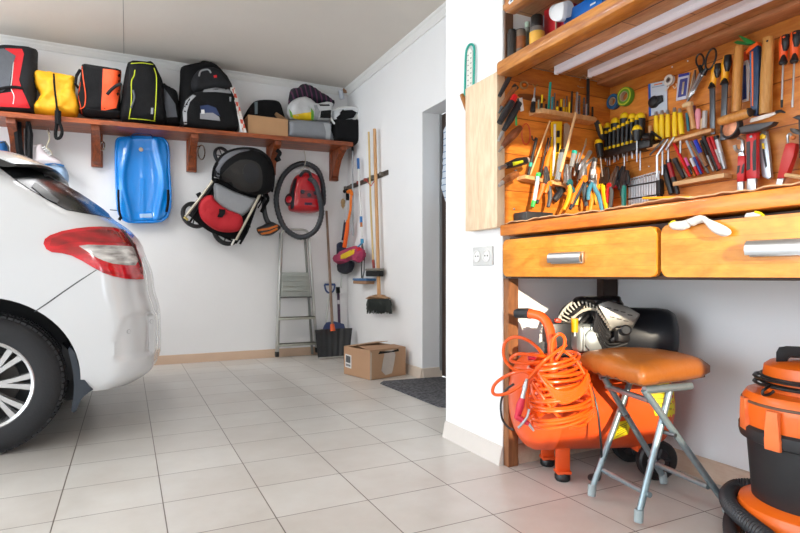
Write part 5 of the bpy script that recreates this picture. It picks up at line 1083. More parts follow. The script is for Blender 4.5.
# black block and cardboard on the bench
TH('sanding_block', 'black block lying on the bench at its left end', 'block', [P('block', M().bx(1.46, 1.60, 1.80, 1.885, 1.016, 1.060, .003), mat('#26272a', .6))])
m = M(); nx, ny = 10, 90; vs = []; x1_ = 1.80
for j in range(ny+1):
    y = .45+(1.865-.45)*j/ny; ov = .018*noise.noise(V((y*5, 3.3, 0)))+.008*noise.noise(V((y*27, 1, 0)))
    for i in range(nx+1):
        t = i/nx; x = (BX+.008+ov)+(x1_-BX)*t
        z = 1.0095+(1-t)**6*(.004+.010*max(0, noise.noise(V((y*4, 7, 0))))+.007*noise.noise(V((y*24, 2, 0))))
        vs.append(V((x, y, z)))
fs = [(j*(nx+1)+i, j*(nx+1)+i+1, (j+1)*(nx+1)+i+1, (j+1)*(nx+1)+i) for j in range(ny) for i in range(nx)]
k = len(vs); vs += [p+V((0, 0, .0035)) for p in vs]; fs += [tuple(a_+k for a_ in f[::-1]) for f in fs]
for j in range(ny): fs += [(j*(nx+1), (j+1)*(nx+1), (j+1)*(nx+1)+k, j*(nx+1)+k)]
m.add(vs, fs)
TH('cardboard_sheet', 'worn sheet of cardboard lining the bench top, ragged at the front edge', 'cardboard', [P('sheet', m, mat('#bd9874', .85, var=.25, vs=25))])
# glove hanging out of the gap above the drawers
def GP(a_, b2, o=.012): return at_x(a_, b2, BX-o)
g1 = M().puff([GP(a_, b2) for a_, b2 in bez([(669.5, 224), (674, 221.6), (681, 221), (689, 219.5), (691, 226), (685, 229.8), (678, 230), (672, 229)], 3)], (-1, 0, 0), .020, .012, None, .002, 30)
g2 = M().puff([GP(a_, b2, .014) for a_, b2 in bez([(686, 220.5), (692, 217.5), (700, 215), (705, 216.5), (708, 220), (704, 222.5), (698, 224), (692, 226)], 3)], (-1, 0, 0), .020, .012, None, .002, 30)
g3 = M().puff([GP(a_, b2, .016) for a_, b2 in bez([(699.5, 216.5), (704, 215.8), (709, 219), (720, 223.5), (729, 228.5), (731, 232.5), (728, 236), (721, 236), (712, 231.5), (705, 223.5)], 3)], (-1, 0, 0), .020, .012, None, .002, 30)
TH('cotton_glove', 'white cotton glove hanging over the drawer front from the gap under the bench top', 'glove', [P('finger', g1, mat('#d2ccc6', .8, bump=.2, bs=200)), P('palm', g2, mat('#d2ccc6', .8, bump=.2, bs=200)), P('finger', g3, mat('#d9d3cd', .8, bump=.2, bs=200)), P('cuff_edge', M().tube([GP(668.8, 224.5), GP(672, 221.8), GP(675, 221.2)], .003, 6), mat('#d9c21c', .6))])
TH('cleaning_cloth', 'tip of a white cloth with a yellow hem peeping out above the right drawer', 'cloth', [P('cloth', M().puff([at_x(a_, b2, BX+.006) for a_, b2 in ((744, 217.5), (746, 213.5), (756, 211.5), (762, 213.5), (763.5, 216.5))], (-1, 0, 0), .008, .006), WHT), P('hem', M().tube([at_x(755, 211.8, BX+.003), at_x(760, 213, BX+.002), at_x(764, 216, BX+.002)], .003, 6), YLP)])
# ================================================================== TOOLS ON THE BACK BOARD
GB = 'tools hung on the back board of the niche'
def TB(name, label, cat, parts, group=GB): return TH(name, label, cat, parts, group)
for cx, cy, rx, ry, c1, c2, lb, nm in ((627, 97, 7.2, 9.2, '#5f9a2c', '#c9cf3a', 'green and yellow roll of insulating tape near the corner', 'tape_roll'), (615.5, 102, 6, 7.5, '#15507e', '#1d6aa0', 'blue roll of tape half behind the green one', 'tape_roll')):
    c = BP(cx, cy, .004); r = ry*dep(c)/FPX; o_ = 0 if 'green' in lb else .0
    TB(nm, lb, 'tape', [P('roll', M().lathe([(r*.55, 0), (r, 0), (r, .020), (r*.55, .020)], c, (-1, 0, 0), 28, True), mat(c1, .4)), P('side_band', M().lathe([(r*.78, .0195), (r*.92, .0195), (r*.92, .0205), (r*.78, .0205)], c, (-1, 0, 0), 28, True), mat(c2, .4)), P('core', M().lathe([(r*.48, -.001), (r*.56, -.001), (r*.56, .021), (r*.48, .021)], c, (-1, 0, 0), 24, True), mat('#b9a78c' if 'green' in lb else '#c98a44', .7))])
# screwdriver set in a black rack
def RK(a_, b2, o): return BP(a_, b2, o)
rk = M(); A_ = BP(602, 155, .06); B_ = BP(650, 141, .06)
zc = (A_.z+B_.z)/2
rk.bx(XB-.075, XB-.002, min(A_.y, B_.y)-.01, max(A_.y, B_.y)+.005, zc-.022, zc+.012, .003)
tp_ = M(); 
TB('screwdriver_rack', 'long black rack holding a set of black and yellow screwdrivers', 'rack', [P('rack', rk, mat('#19191a', .45)), P('back_lip', M().bx(XB-.02, XB-.002, min(A_.y, B_.y), max(A_.y, B_.y), zc+.012, zc+.03, .003), BKP), P('end_knob', M().tube([BP(645, 137, .07), BP(652, 136.5, .07)], .016, 10), BKP)])
pos = ['first', 'second', 'third', 'fourth', 'fifth', 'sixth', 'seventh', 'eighth']
y0_, y1_ = BP(605.5, 148, .062).y, BP(636, 142, .062).y
GSD = 'screwdrivers standing in the black rack'
for i in range(8):
    y = y0_+(y1_-y0_)*i/7; x = XB-.062; z_ = zc+.012; hh = .075+.003*i
    m1 = M().tube([V((x, y, z_)), V((x+.002, y, z_+0.016))], .0068, 8); m2 = M().tube([V((x, y, z_+.014)), V((x+.003, y, z_+hh))], [.0078, .0092], 8); m3 = M().tube([V((x+.003, y, z_+hh)), V((x+.003, y, z_+hh+.014))], [.0094, .007], 8)
    sh = M().tube([V((x, y, z_)), V((x, y, z_-.05-.007*((i*3) % 4)))], .0022, 6)
    TH('small_screwdriver', 'slim black yellow-tipped screwdriver, %s from left in the front row' % pos[i], 'screwdriver', [P('collar', m1, YLP), P('handle', m2, BKP), P('cap', m3, YLP), P('shank', sh, STL)], GSD)
big = [(607.5, 133, 125.5, 7), (615.3, 130, 121, 8), (624.5, 128, 116, 8.5), (632.5, 128, 116.5, 8), (640.3, 128, 116, 8.5), (637, 140, 129, 8.5), (598.5, 153, 142, 7)]
for i, (px, yb_, yt_, w_) in enumerate(big):
    w_ *= 1.25
    o = .035 if i < 5 else .085
    top = BP(px, yt_, o); r = w_/2*dep(top)/FPX; bot = V((top.x, top.y, max(zc+.012, top.z-.095) if i != 6 else top.z-.075)); 
    if i == 6: top = SP(598.5, 142, .05); r = w_/2*dep(top)/FPX; bot = V((top.x, top.y-.01, top.z-.07))
    d = bot-top
    h = M().tube([top+d*.12, top+d*.5, bot], [r*.95, r*.85, r*.7], 10); cp_ = M().tube([top-d*.0, top+d*.14], [r*.75, r], 10); cp_.ball(top+d*.05, r*.9, seg=10)
    inl = M().tube([top+d*.15+V((-.001, r*.35, 0)), top+d*.8+V((-.001, r*.25, 0))], [r*.75, r*.45], 8)
    sh = M().tube([bot, bot+d.normalized()*(.09+.05*(i in (2, 4)))], .0032, 8)
    lbs = ['small leftmost', 'second', 'middle, tall', 'fourth', 'tallest right-hand']
    lb = ('large yellow and black screwdriver, %s one of the rear row in the black rack' % lbs[i]) if i < 5 else ('large yellow and black screwdriver in front at the right end of the black rack' if i == 5 else 'yellow-backed black screwdriver hanging left of the black rack')
    TH('large_screwdriver', lb, 'screwdriver', [P('handle', h, BKP), P('cap', cp_, YLP), P('inlay', inl, YLP), P('shank', sh, STL)], GSD)
TH('pocket_driver', 'black driver with a yellow stripe tilted at the left end of the rack', 'screwdriver', [P('handle', rod(SP, [(596, 121), (600, 130), (603, 140)], [5, 7, 5], .05), BKP), P('stripe', rod(SP, [(600, 124), (602, 134)], 2.4, .066), YLP)], GSD)
# spanner set
SPN = mat('#dfe4ea', .4, .35)
GW = 'combination spanners in the black holder'
yA, yB_ = BP(628, 190, .03).y, BP(657, 186, .03).y
for i in range(12):
    y = yA+(yB_-yA)*i/11; x = XB-.022; zt_ = BP(642, 179, .03).z-.002+.001*i; zb_ = BP(630, 207, .03).z-.01+.004*i
    s_ = M().box((x, y, (zt_+zb_)/2), (.004, .0105, zt_-zb_), None, .001)
    rg = M().lathe([(.0045, 0), (.009, 0), (.009, .006), (.0045, .006)], (x+.003, y, zt_+.006), (-1, 0, 0), 14, True)
    TH('spanner', 'chrome combination spanner, %s from the left in its black holder' % (pos+['ninth', 'tenth', 'eleventh', 'twelfth'])[i], 'spanner', [P('shank', s_, SPN), P('ring_head', rg, SPN)], GW)
za, zb2 = BP(642, 184, .03).z, BP(642, 197, .03).z
hld = M()
for z_ in (za, zb2): hld.bx(XB-.028, XB-.0255, yB_-.006, yA+.006, z_-.003, z_+.003)
q1 = BP(660.5, 186, .02)
TB('spanner_holder', 'black roll holder with two bands around the chrome spanners', 'holder', [P('bands', hld, BKP), P('end_piece', M().bx(XB-.03, XB-.002, q1.y-.004, q1.y+.016, q1.z-.035, q1.z+.025, .003), mat('#1e1f21', .5)), P('back', M().bx(XB-.010, XB-.001, yB_-.005, yA+.005, zb2-.03, za+.012), mat('#1e1f21', .5))])
BPk = lambda a_, b2, o=0: BP(a_, b2, o)
pliers('nippers with black jaws and bright yellow handle, leftmost under the screwdrivers', (602.5, 183), (606, 167), [[(603.5, 189), (605, 200), (607.5, 212)], [(599.5, 187), (597.5, 190)]], [mat('#f2c210', .4), YLP], .06, 9, 5.6, mat('#2b2320', .5), BP, GB)
pliers('pliers with red collar and grey-red handle', (610.5, 186), (617, 166), [[(611.5, 192), (611, 200), (610, 210)], [(608, 191), (608, 203)]], [mat('#5d5f63', .4), REDP], .06, 6, 4.4, STD, BP, GB, pv=REDP)
pliers('black pliers right of the red collared ones', (618, 183), (623, 166), [[(616, 186), (613, 187)], [(620, 186), (619, 190)]], [mat('#b3142c', .4), mat('#222', .4) if 0 else BKP], .05, 7, 4, mat('#2a2c30', .4), BP, GB)
pliers('shears with a teal handle left of the chrome spanners', (624.5, 184), (626.5, 170), [[(623.8, 190), (623.8, 198), (623.8, 209)], [(622.5, 188), (622, 196)]], [mat('#0f9181', .35), BKP], .055, 7, 5.2, mat('#24282c', .4), BP, GB)
TB('teal_grip', 'teal handle tip showing under the blue handled pliers', 'handle', [P('grip', rod(BP, [(601.5, 196), (599, 203), (600, 208)], [3.5, 5, 4], .05), TEAL)])
# yellow files in a row
FL = [(656, 113.5, 657.2, 139.5), (661.8, 112.3, 662, 139.5), (667.8, 112, 668, 137.5), (674.5, 109.7, 675, 136.5), (679.8, 110.5, 681.8, 134.5)]
for i, (ax_, ay, bx_, by) in enumerate(FL):
    TH('needle_file', 'yellow-handled file with a silver cap, %s from the left in its row' % pos[i], 'file', [P('handle', rod(BP, [(ax_+.2, ay+2.5), ((ax_+bx_)/2, (ay+by)/2), (bx_, by)], [4.2, 5.8, 5], .04, 10), YLP), P('cap', rod(BP, [(ax_, ay-1.8), (ax_+.2, ay+3)], [3, 4], .04, 10), STL)], 'yellow handled files in a row')
def shelf_strip(x0, y0, x1, y1, d, thp, lb, mt, end=None):
    a_ = BP(x0, y0, d); b2 = BP(x1, y1, d); z_ = (a_.z+b2.z)/2; th = thp*dep((a_+b2)/2)/FPX
    sl_ = (b2.z-a_.z)/(b2.y-a_.y); m = M().bx(XB-d, XB-.001, min(a_.y, b2.y), max(a_.y, b2.y), -th, 0, .0015)
    for i, p in enumerate(m.v): m.v[i] = V((p.x, p.y, p.z+a_.z+(p.y-a_.y)*sl_))
    TB('wooden_rack', lb, 'rack', [P('strip', m, mt)])
shelf_strip(646.5, 146.5, 711, 128, .055, 3.2, 'drilled wooden strip under the row of yellow files', HWL)
shelf_strip(672.6, 182, 724, 173, .05, 4.2, 'pale wooden tray full of pens and pencils', LWD)
T1('peg', 'short wooden peg left of the yellow files', 'peg', rod(BP, [(650, 126), (650.6, 141)], [3.4, 4], .04), HWL, GB)
T1('elastic_strap', 'black elastic strap end crossing below the first yellow file', 'strap', rod(BP, [(651.5, 131.5), (661, 138.8)], 2.4, .065), BKP, GB)
for i, (d0, d1, v0, v1, w_) in enumerate((((664.5, 139), (650, 155), None, None, 2.0), ((668, 139), (657, 155.5), (657, 155.5), (657, 178), 2.2), ((674, 137), (665.8, 150), None, None, 2.2))):
    pts = [d0, d1]+([v1] if v1 else [])
    T1('hex_key', ['grey hex key slanting left of the others', 'long bright L-shaped hex key', 'bright hex key slanting under the third yellow file'][i], 'hex key', rod(BP, pts, w_, .06, 6), STL if i else STD, 'hex keys hanging in the wooden strip')
for i, (p, q) in enumerate((((662.6, 147), (662.4, 175)), ((668.4, 147), (668.2, 162)), ((680.5, 140), (680.3, 153)))):
    T1('hex_key', ['long straight hex key hanging beside the L-shaped one', 'short straight hex key hanging right of the long one', 'short straight hex key hanging under the last yellow file'][i], 'hex key', rod(BP, [p, q], 2, .045, 6), STL, 'hex keys hanging in the wooden strip')
GP_ = 'pens and pencils in the pale wooden tray'
pens = [((664.6, 167), (672, 194), 7, BKP, BKP, 'black folding tool hanging left of the tray', 'folding_tool'), ((668.5, 161), (678, 194), 5, mat('#a01624', .4), BKP, 'dark red folding knife left of the tray', 'folding_knife'),
 ((675, 160), (684, 178), 5, BKP, None, 'thick black pen leaning at the left end of the tray', 'pen'), ((678.5, 161), (686.8, 177), 2, mat('#e58a2a', .5), WHT, 'thin orange pencil next to the thick black pen', 'pencil'),
 ((673.5, 142.5), (690, 176.5), 3, mat('#d8141c', .35), None, 'long bright red pencil crossing the tray', 'pencil'), ((685.2, 158), (692, 174), 2.6, mat('#e05fa0', .4), BKP, 'pink pen behind the long red pencil', 'pen'), ((686.8, 161), (695, 176), 2.4, mat('#d9822c', .5), None, 'short orange pencil right of the long red one', 'pencil'),
 ((691, 158.5), (698.4, 175), 3.2, mat('#dfe0e2', .35), mat('#d8202a', .4), 'white pen with a red lower half', 'pen'), ((686.5, 141), (701.5, 174), 2.6, mat('#aebccb', .35, .5), mat('#23408c', .4), 'long silvery blue pen', 'pen'), ((697, 156.5), (703.4, 173), 3, mat('#b8182a', .35), None, 'short dark red pen in mid tray', 'pen'),
 ((691, 141.5), (708.5, 173), 3.2, mat('#6d6864', .4, .3), None, 'long grey-brown pen in the tray', 'pen'), ((695.3, 140.5), (706.5, 166), 4, mat('#1834b0', .3), mat('#8a5a34', .4), 'pen with a bright blue cap', 'pen'), ((701, 140.5), (713.6, 171), 3, BKP, STL, 'black pen with a silver tip', 'pen'),
 ((704, 138), (718, 170.5), 4.2, BKP, None, 'thick black marker right of the blue capped pen', 'marker'), ((707.8, 138), (720, 169), 3.4, mat('#a01420', .35), None, 'dark red pen leaning beside the silver marker', 'pen'), ((716.5, 137.5), (724.6, 169), 5, mat('#cfd3d8', .3, .4), mat('#b6babf', .3, .5), 'thick silver marker at the right end of the tray', 'marker'),
 ((711.3, 137), (719.5, 163), 3.4, mat('#d22028', .35), WHT, 'red capped pen leaning behind the silver marker', 'pen')]
for i, (p, q, w_, c_, c2, lb, nm) in enumerate(pens):
    o = .022+.010*(i % 3)
    mid = (p[0]+(q[0]-p[0])*.5, p[1]+(q[1]-p[1])*.5)
    ps = [P('barrel', rod(BP, [p, mid, q], [w_, w_, w_*.8], o), c_)]
    if c2: ps.append(P('lower_barrel', rod(BP, [mid, q], [w_*1.06, w_*.85], o), c2))
    if w_ > 4: ps.append(P('cap_end', rod(BP, [(p[0]-.3, p[1]-1.2), (p[0]+.8, p[1]+2.4)], w_*1.1, o), mat('#2a2a2c', .4)))
    TH(nm, lb, nm.replace('_', ' '), ps, GP_)
T1('blue_rod', 'thin teal handle left of the turned light wooden one', 'handle', rod(BP, [(687, 113), (688.5, 131)], 3, .03), mat('#1d7484', .4), GB)
TB('turned_handle', 'light turned wooden handle with a wide knob', 'handle', [P('handle', rod(BP, [(689.5, 107), (692, 118), (693.8, 129)], [6.5, 4.6, 5.2], .05, 12, 3), HWL), P('knob', rod(BP, [(683, 105.8), (688, 104.2), (692, 104)], [4, 6, 5], .05, 10), mat('#d9b98a', .5))])
T1('maroon_handle', 'maroon handle between the wooden and the pink ones', 'handle', rod(BP, [(693.5, 106), (694.2, 129)], [4.2, 4.8], .04), mat('#5c2430', .4), GB)
T1('pink_handle', 'pink handle tapering down in the wooden strip', 'handle', rod(BP, [(698, 109.3), (698, 114), (698.3, 129)], [4.4, 5.8, 3], .045, 10), mat('#e0909c', .4), GB)
TB('glue_tube', 'grey and white tube right of the pink handle', 'tube', [P('tube', rod(BP, [(705, 111), (704.3, 128)], [4.6, 5.2], .04), mat('#b9b4ae', .35)), P('beige_side', rod(BP, [(702, 119), (701.8, 129)], 3, .042), mat('#c9a878', .5))])
# carded wheel, tape roll, sachet
TB('blister_card', 'white packaging card with a black castor and a blue edge', 'package', [P('card', flat(BP, [(649.5, 83.8), (666.8, 80), (667.2, 112), (650.3, 116)], .002, .006), mat('#c4cdd6', .4, var=.05)), P('blue_edge', flat(BP, [(648.2, 84.2), (650.4, 83.6), (651, 115.8), (648.8, 116.3)], .003, .007), mat('#1857a8', .4)),
  P('castor', M().lathe([(.024, 0), (.026, .010), (.018, .020), (.008, .022), (0, .022)], BP(654.8, 102.3, .007), (-1, 0, 0), 24), BKP), P('castor_arm', flat(BP, [(655, 96), (661, 95), (661.5, 101), (657, 104)], .012, .02, .002), BKP), P('orange_print', flat(BP, [(654, 84.5), (662, 82.8), (662, 83.8), (654, 85.5)], .0008, .0072), mat('#e0752a', .5)), P('grey_print', flat(BP, [(652, 87), (664, 84.6), (664, 85.6), (652, 88)], .0008, .0072), mat('#8fa5b8', .5))])
c = BP(670.5, 80.5, .012); r = 5.2*dep(c)/FPX
TB('tape_roll', 'small white roll of tape hanging over the corner of the packaging card', 'tape', [P('roll', M().lathe([(r*.5, 0), (r, 0), (r, .014), (r*.5, .014)], c, (-1, 0, 0), 26, True), mat('#cfc9bf', .4)), P('core', M().lathe([(r*.35, -.001), (r*.52, -.001), (r*.52, .0145), (r*.35, .0145)], c, (-1, 0, 0), 22, True), mat('#7d746c', .6)), P('tail', flat(BP, [(668, 86), (671, 84), (666, 91), (664.5, 91)], .001, .014), mat('#cfc9bf', .4)), P('string', M().tube([BP(673, 86, .02), BP(674.5, 88.5, .02), BP(677, 86.5, .02), BP(676, 83.5, .02)], .0018, 6), mat('#d9cdb4', .6))])
TB('sachet', 'small white sachet with dark blue print', 'sachet', [P('sachet', flat(BP, [(678.3, 74.8), (689.3, 72.2), (688, 86), (686.2, 98.6), (675.8, 101), (677, 88)], .006, .012, .0015), mat('#c8cad8', .35)), P('print', flat(BP, [(680, 79.5), (687.8, 77.5), (685.8, 95.5), (677.6, 97.6)], .0008, .0132), mat('#3b3d7c', .5, var=.5, vs=120)), P('hanger_band', flat(BP, [(678.6, 74.6), (689.2, 72.2), (689, 75), (678.4, 77.4)], .001, .0135), mat('#2e3a96', .4)), P('contents', flat(BP, [(682.5, 82), (684.5, 81.5), (683, 94), (681, 94.5)], .003, .0145, .0008), mat('#b9a98f', .3, .5))])
TB('tweezers', 'slim brown tweezers left of the scissors', 'tweezers', [P('arm', rod(BP, [(695, 70), (692.5, 80), (687.5, 100)], [1.6, 2.2, 1.2], .02), mat('#8a6f58', .35, .6)), P('arm', rod(BP, [(695.4, 70), (694.5, 80), (688, 100.5)], [1.6, 2.2, 1.2], .026), mat('#6b5547', .35, .6))])
m1 = M().tube(catmull([BP(700+3.9*cos(a*pi/5+.2), 60.5+6.4*sin(a*pi/5+.2), .03) for a in range(10)], 3, True), .0036, 8, True)
big_ = []
for a in range(12):
    t = a*pi/6; ux, uy = 5.0*cos(t), 11.0*sin(t); rx_ = ux*cos(.35)-uy*sin(.35); ry_ = ux*sin(.35)+uy*cos(.35); big_.append(BP(710.8+rx_*.9, 59+ry_, .034))
m2 = M().tube(catmull(big_, 3, True), .0036, 8, True)
TB('scissors', 'large scissors with black looped handles hanging point down', 'scissors', [P('small_loop', m1, BKP), P('large_loop', m2, BKP), P('blade', flat(BP, [(700.5, 66), (703.5, 70), (704.5, 74), (694, 92), (686.8, 102), (686.2, 101.5), (692, 88), (699.5, 72)], .003, .032), STL), P('blade', flat(BP, [(705.5, 69.5), (703, 76), (694, 93), (687.5, 102.5), (687, 102), (698, 80), (702, 71)], .003, .036), mat('#96999c', .25, .9)), P('shank', rod(BP, [(699.5, 66), (702, 72)], [4, 5], .033), BKP), P('shank', rod(BP, [(706.5, 68.5), (703, 75)], [4, 5], .034), BKP), P('screw', M().lathe([(.006, 0), (.005, .004), (0, .005)], BP(702.3, 75, .036), (-1, 0, 0), 12), STL)])
def ffile(lb, hx0, hy0, hx1, hy1, bx_, by, w_):
    TB('flat_file', lb, 'file', [P('grip', rod(BP, [(hx0, hy0), ((hx0*2+hx1)/3, (hy0*2+hy1)/3), ((hx0+2*hx1)/3, (hy0+2*hy1)/3), (hx1, hy1)], [w_*.9, w_*1.35, w_*1.0, w_*1.15], .035, 10, 3), mat('#f0a818', .4)),
      P('black_inlay', rod(BP, [(hx0+.6, hy0-.5), (hx0+.7, hy0+(hy1-hy0)*.25), (hx0+.2, hy0+(hy1-hy0)*.55)], [w_*.9, w_*1.15, w_*.5], .043, 10, 3), BKP), P('collar', rod(BP, [(hx1+.2, hy1-6), (hx1, hy1)], [w_*.5, w_*1.2], .041), BKP), P('blade', flat(BP, [(hx1-w_*.42, hy1-1), (hx1+w_*.42, hy1-1), (bx_+w_*.40, by), (bx_-w_*.36, by+.6)], .006, .036, .001), mat('#63676b', .4, .8, var=.1, vs=200))])
ffile('flat file with a yellow and black grip, just right of the scissors', 717, 64.5, 711.8, 88, 712, 134, 6.2)
ffile('larger flat file with a yellow and black grip, left of the hammer', 727, 56, 724.4, 84, 722.4, 139.5, 7)
# hammers
TB('mallet', 'wooden mallet handle hanging head down left of the hacksaw', 'mallet', [P('handle', rod(BP, [(739, 46.5), (738.5, 60), (737, 85), (736.5, 112)], [8.6, 9.2, 9.4, 9.2], .05, 12), wood('#b5752f', '#d89a50', (14, 14, 3), .4, True)), P('head', rod(BP, [(719.5, 121.5), (723, 120.8), (745, 114.2), (749.5, 112.5)], [7, 9.4, 10.4, 9.4], .085, 14), wood('#b5752f', '#dba058', (3, 14, 14), .4, True)), P('end_cap', rod(BP, [(748.5, 112.8), (751, 112)], [9.6, 8.8], .085, 14), mat('#2e221c', .6))])
TB('hammer', 'hammer with a long knotty wooden handle and dark wedge-shaped head', 'hammer', [P('handle', rod(BP, [(768.5, 37.5), (768, 50), (766.5, 80), (765.5, 114)], [9.6, 10.6, 11.2, 11.6], .045, 12), wood('#b98038', '#daa560', (16, 16, 3), .4, True)),
   P('hole', M().lathe([(.0035, 0), (.0035, .0015), (0, .0015)], BP(767.3, 41, .0455+.017), (-1, 0, 0), 10), BKP), P('head', flat(BP, [(738.5, 127.5), (745, 125), (768, 122), (774, 121.3), (771, 125), (758, 130.5), (740, 133.5)], .028, .092, .003), mat('#4a4a4c', .45, .4))])
c = BP(733.8, 128.5, .062)
TB('hammer_head_disc', 'round worn copper-coloured hammer face in a dark ring', 'hammer', [P('ring', M().lathe([(.030, 0), (.039, 0), (.040, .018), (.037, .022), (.031, .022)], c, (-1, .15, .1), 28, True), mat('#3e3e3f', .4, .6)), P('face', M().lathe([(.032, 0), (.032, .018), (.02, .021), (0, .022)], c, (-1, .15, .1), 28), mat('#c98a68', .35, .4, var=.5, vs=70))])
TB('trowel', 'pale pointed blade with a dark hooked tip lying across the hammer handle', 'trowel', [P('blade', flat(BP, [(749.5, 121.5), (751, 118.5), (764, 114.5), (774, 111.8), (778.5, 112.5), (771, 116.5), (760, 120), (750, 122.6)], .004, .100, .001), mat('#c8beb4', .4, .2)), P('tip', rod(BP, [(776, 112), (781, 111), (785, 112.5)], [3.4, 3, 1.4], .100), mat('#3a3a3c', .4, .5))])
TB('blade_package', 'blue pack of saw blades with a white edge behind the hacksaw', 'package', [P('pack', flat(BP, [(739.8, 61), (747.5, 59.5), (749.5, 66), (748.6, 100.5), (740, 103)], .004, .012), WHT), P('blue_panel', flat(BP, [(740.8, 66), (745.5, 65), (746.5, 98.5), (741, 100.5)], .001, .0135), mat('#1c3f80', .4)), P('orange_top', flat(BP, [(741, 53), (747, 51), (748, 59.5), (742, 62)], .004, .013), mat('#e0531c', .4))])
TB('hacksaw', 'hacksaw with a dark blue handle striped and topped in orange', 'hacksaw', [P('handle', flat(BP, [(749, 50), (757.5, 44.5), (758.6, 60), (758, 95), (757, 115.5), (750.5, 115.5), (750, 80)], .022, .06, .003), mat('#1d3a5c', .4)), P('orange_stripe', flat(BP, [(751, 52), (753, 51), (753.2, 80), (753, 106), (751.8, 106), (751.6, 80)], .002, .0615), mat('#f06a1c', .4)), P('orange_top', flat(BP, [(745.5, 51), (748, 47.5), (756.8, 41.5), (758, 44.5), (750, 50.5), (746, 54)], .024, .062, .002), mat('#f0611c', .4)), P('knob', M().lathe([(.010, 0), (.009, .008), (0, .009)], BP(752.5, 112, .062), (-1, 0, 0), 14), BKP), P('blue_side', flat(BP, [(749.6, 54), (751.2, 53), (751.6, 90), (751.4, 106), (750.6, 106)], .001, .062), mat('#2d6a94', .4))])
TB('spring_clamp', 'green spring clamp hanging at the top behind the hacksaw', 'clamp', [P('jaw', flat(BP, [(733.3, 42.5), (737, 40.6), (748, 42), (752, 43.6), (747, 45), (736, 43.8)], .012, .03, .001), mat('#1b7a34', .4)), P('jaw', flat(BP, [(737.5, 34.8), (741, 36), (752, 40.5), (755, 43), (748, 44.5), (743, 40.5)], .012, .035, .001), mat('#1f8a3c', .4))])
for (x0, x1, tx, yb_, yt_, lb, tc_) in ((784.6, 783.2, 781.8, 62.5, 35, 'orange and black screwdriver with a dark tip, left of the pair', BKP), (795.4, 794.3, 792.6, 61, 31, 'orange and black screwdriver with a bright tip, right of the pair', STL)):
    TB('screwdriver', lb, 'screwdriver', [P('grip', rod(BP, [(x0, yt_+1), (x0-.3, yt_+8), (x1+.2, yb_-10), (x1, yb_)], [7.5, 9.6, 7.6, 7.2], .035, 12, 3), mat('#ee5a1c', .4)), P('black_inlay', rod(BP, [(x0+1, yt_+.5), (x0+1.4, yt_+8), (x0+.6, yt_+16)], [7, 8, 3.4], .042, 12, 3), BKP), P('collar', rod(BP, [(x1+.2, yb_-8), (x1, yb_), (x1-.1, yb_+2)], [3, 8, 6], .041, 12), BKP), P('shank', rod(BP, [(x1-.1, yb_+2), (tx, 104)], 2, .035, 8), STL), P('tip', rod(BP, [(tx, 100), (tx-.1, 107.5)], [2.6, 2.2], .035, 8), tc_), P('hole', M().tube([BP(x0-1.6, yt_+2.5, .054), BP(x0+.6, yt_+1.6, .054)], .003, 6), mat('#ee5a1c', .4))])
def slim(lb, x0, y0, x1, y1, yend, w_, head=True):
    ps = [P('grip', flat(BP, [(x0-w_/2, y0), (x0+w_/2, y0-.6), (x0+w_*.48, (y0+y1)/2), (x1+w_/2, y1), (x1-w_/2, y1+.8), (x0-w_*.52, (y0+y1)/2)], .018, .055, .003), REDP), P('black_side', flat(BP, [(x0-w_*.48, y0+10), (x0-w_*.12, y0+9), (x1-w_*.15, (y0+y1)/2), (x1-w_*.12, y1-9), (x1-w_*.46, y1-7)], .001, .056), BKP), P('black_side', flat(BP, [(x0+w_*.2, y0+9), (x0+w_*.46, y0+7), (x0+w_*.46, (y0+y1)/2), (x1+w_*.44, y1-8), (x1+w_*.14, y1-7), (x0+w_*.08, (y0+y1)/2)], .001, .056), BKP),
          P('steel_end', flat(BP, [(x1-w_*.42, y1), (x1+w_*.42, y1-.6), (x1+w_*.40, yend), (x1-w_*.46, yend+1)], .01, .05, .002), STL)]
    if head: ps += [P('neck', flat(BP, [(x0-w_*.4, y0-6), (x0+w_*.25, y0-5), (x0+w_*.5, y0+1), (x0-w_*.4, y0+1.5)], .009, .052, .001), STL)]
    return ps
ps = slim('', 741, 156, 740, 181, 194, 7.4)
hd = catmull([BP(738.8+4.2*cos(a*pi/7-1.9), 144.8+6.4*sin(a*pi/7-1.9), .05) for a in range(12)], 3)
ps.append(P('jaw', M().tube(hd, [.0045]*20+[.0065]*14, 8), STL)); ps.append(P('fixed_jaw', flat(BP, [(741, 138.5), (743.6, 141), (743.8, 149), (742, 153), (739, 152), (741, 147)], .009, .052, .001), STL))
TB('adjustable_wrench', 'small adjustable wrench with a red and black grip and open jaw', 'wrench', ps)
ps = slim('', 751.3, 132, 751.3, 178, 192, 10.5, False); ps.append(P('hole', M().lathe([(.005, 0), (.005, .001), (0, .001)], BP(751, 136.5, .0555), (-1, 0, 0), 12), STD))
TB('pipe_wrench', 'long red and black gripped wrench between the adjustable wrench and the silver knife', 'wrench', ps)
TB('utility_knife', 'silver utility knife with a yellow button', 'knife', [P('body', flat(BP, [(757.8, 135.5), (762, 131.5), (766, 130.8), (768.5, 150), (771, 177), (768, 179.5), (762, 176.5), (760, 160)], .014, .03, .002), mat('#aab0b5', .3, .6)), P('slot', flat(BP, [(762, 146), (763.6, 145.6), (767, 166), (765.5, 168), (763.5, 158)], .001, .031), mat('#1d1d20', .5)), P('yellow_button', flat(BP, [(758.6, 136.6), (762, 133.8), (765.3, 135), (764.8, 138.6), (759.6, 139.2)], .004, .034, .001), YLP), P('yellow_slider', flat(BP, [(761.4, 143.5), (763.4, 143), (764.2, 148.5), (762.2, 149)], .004, .034, .001), YLP)])
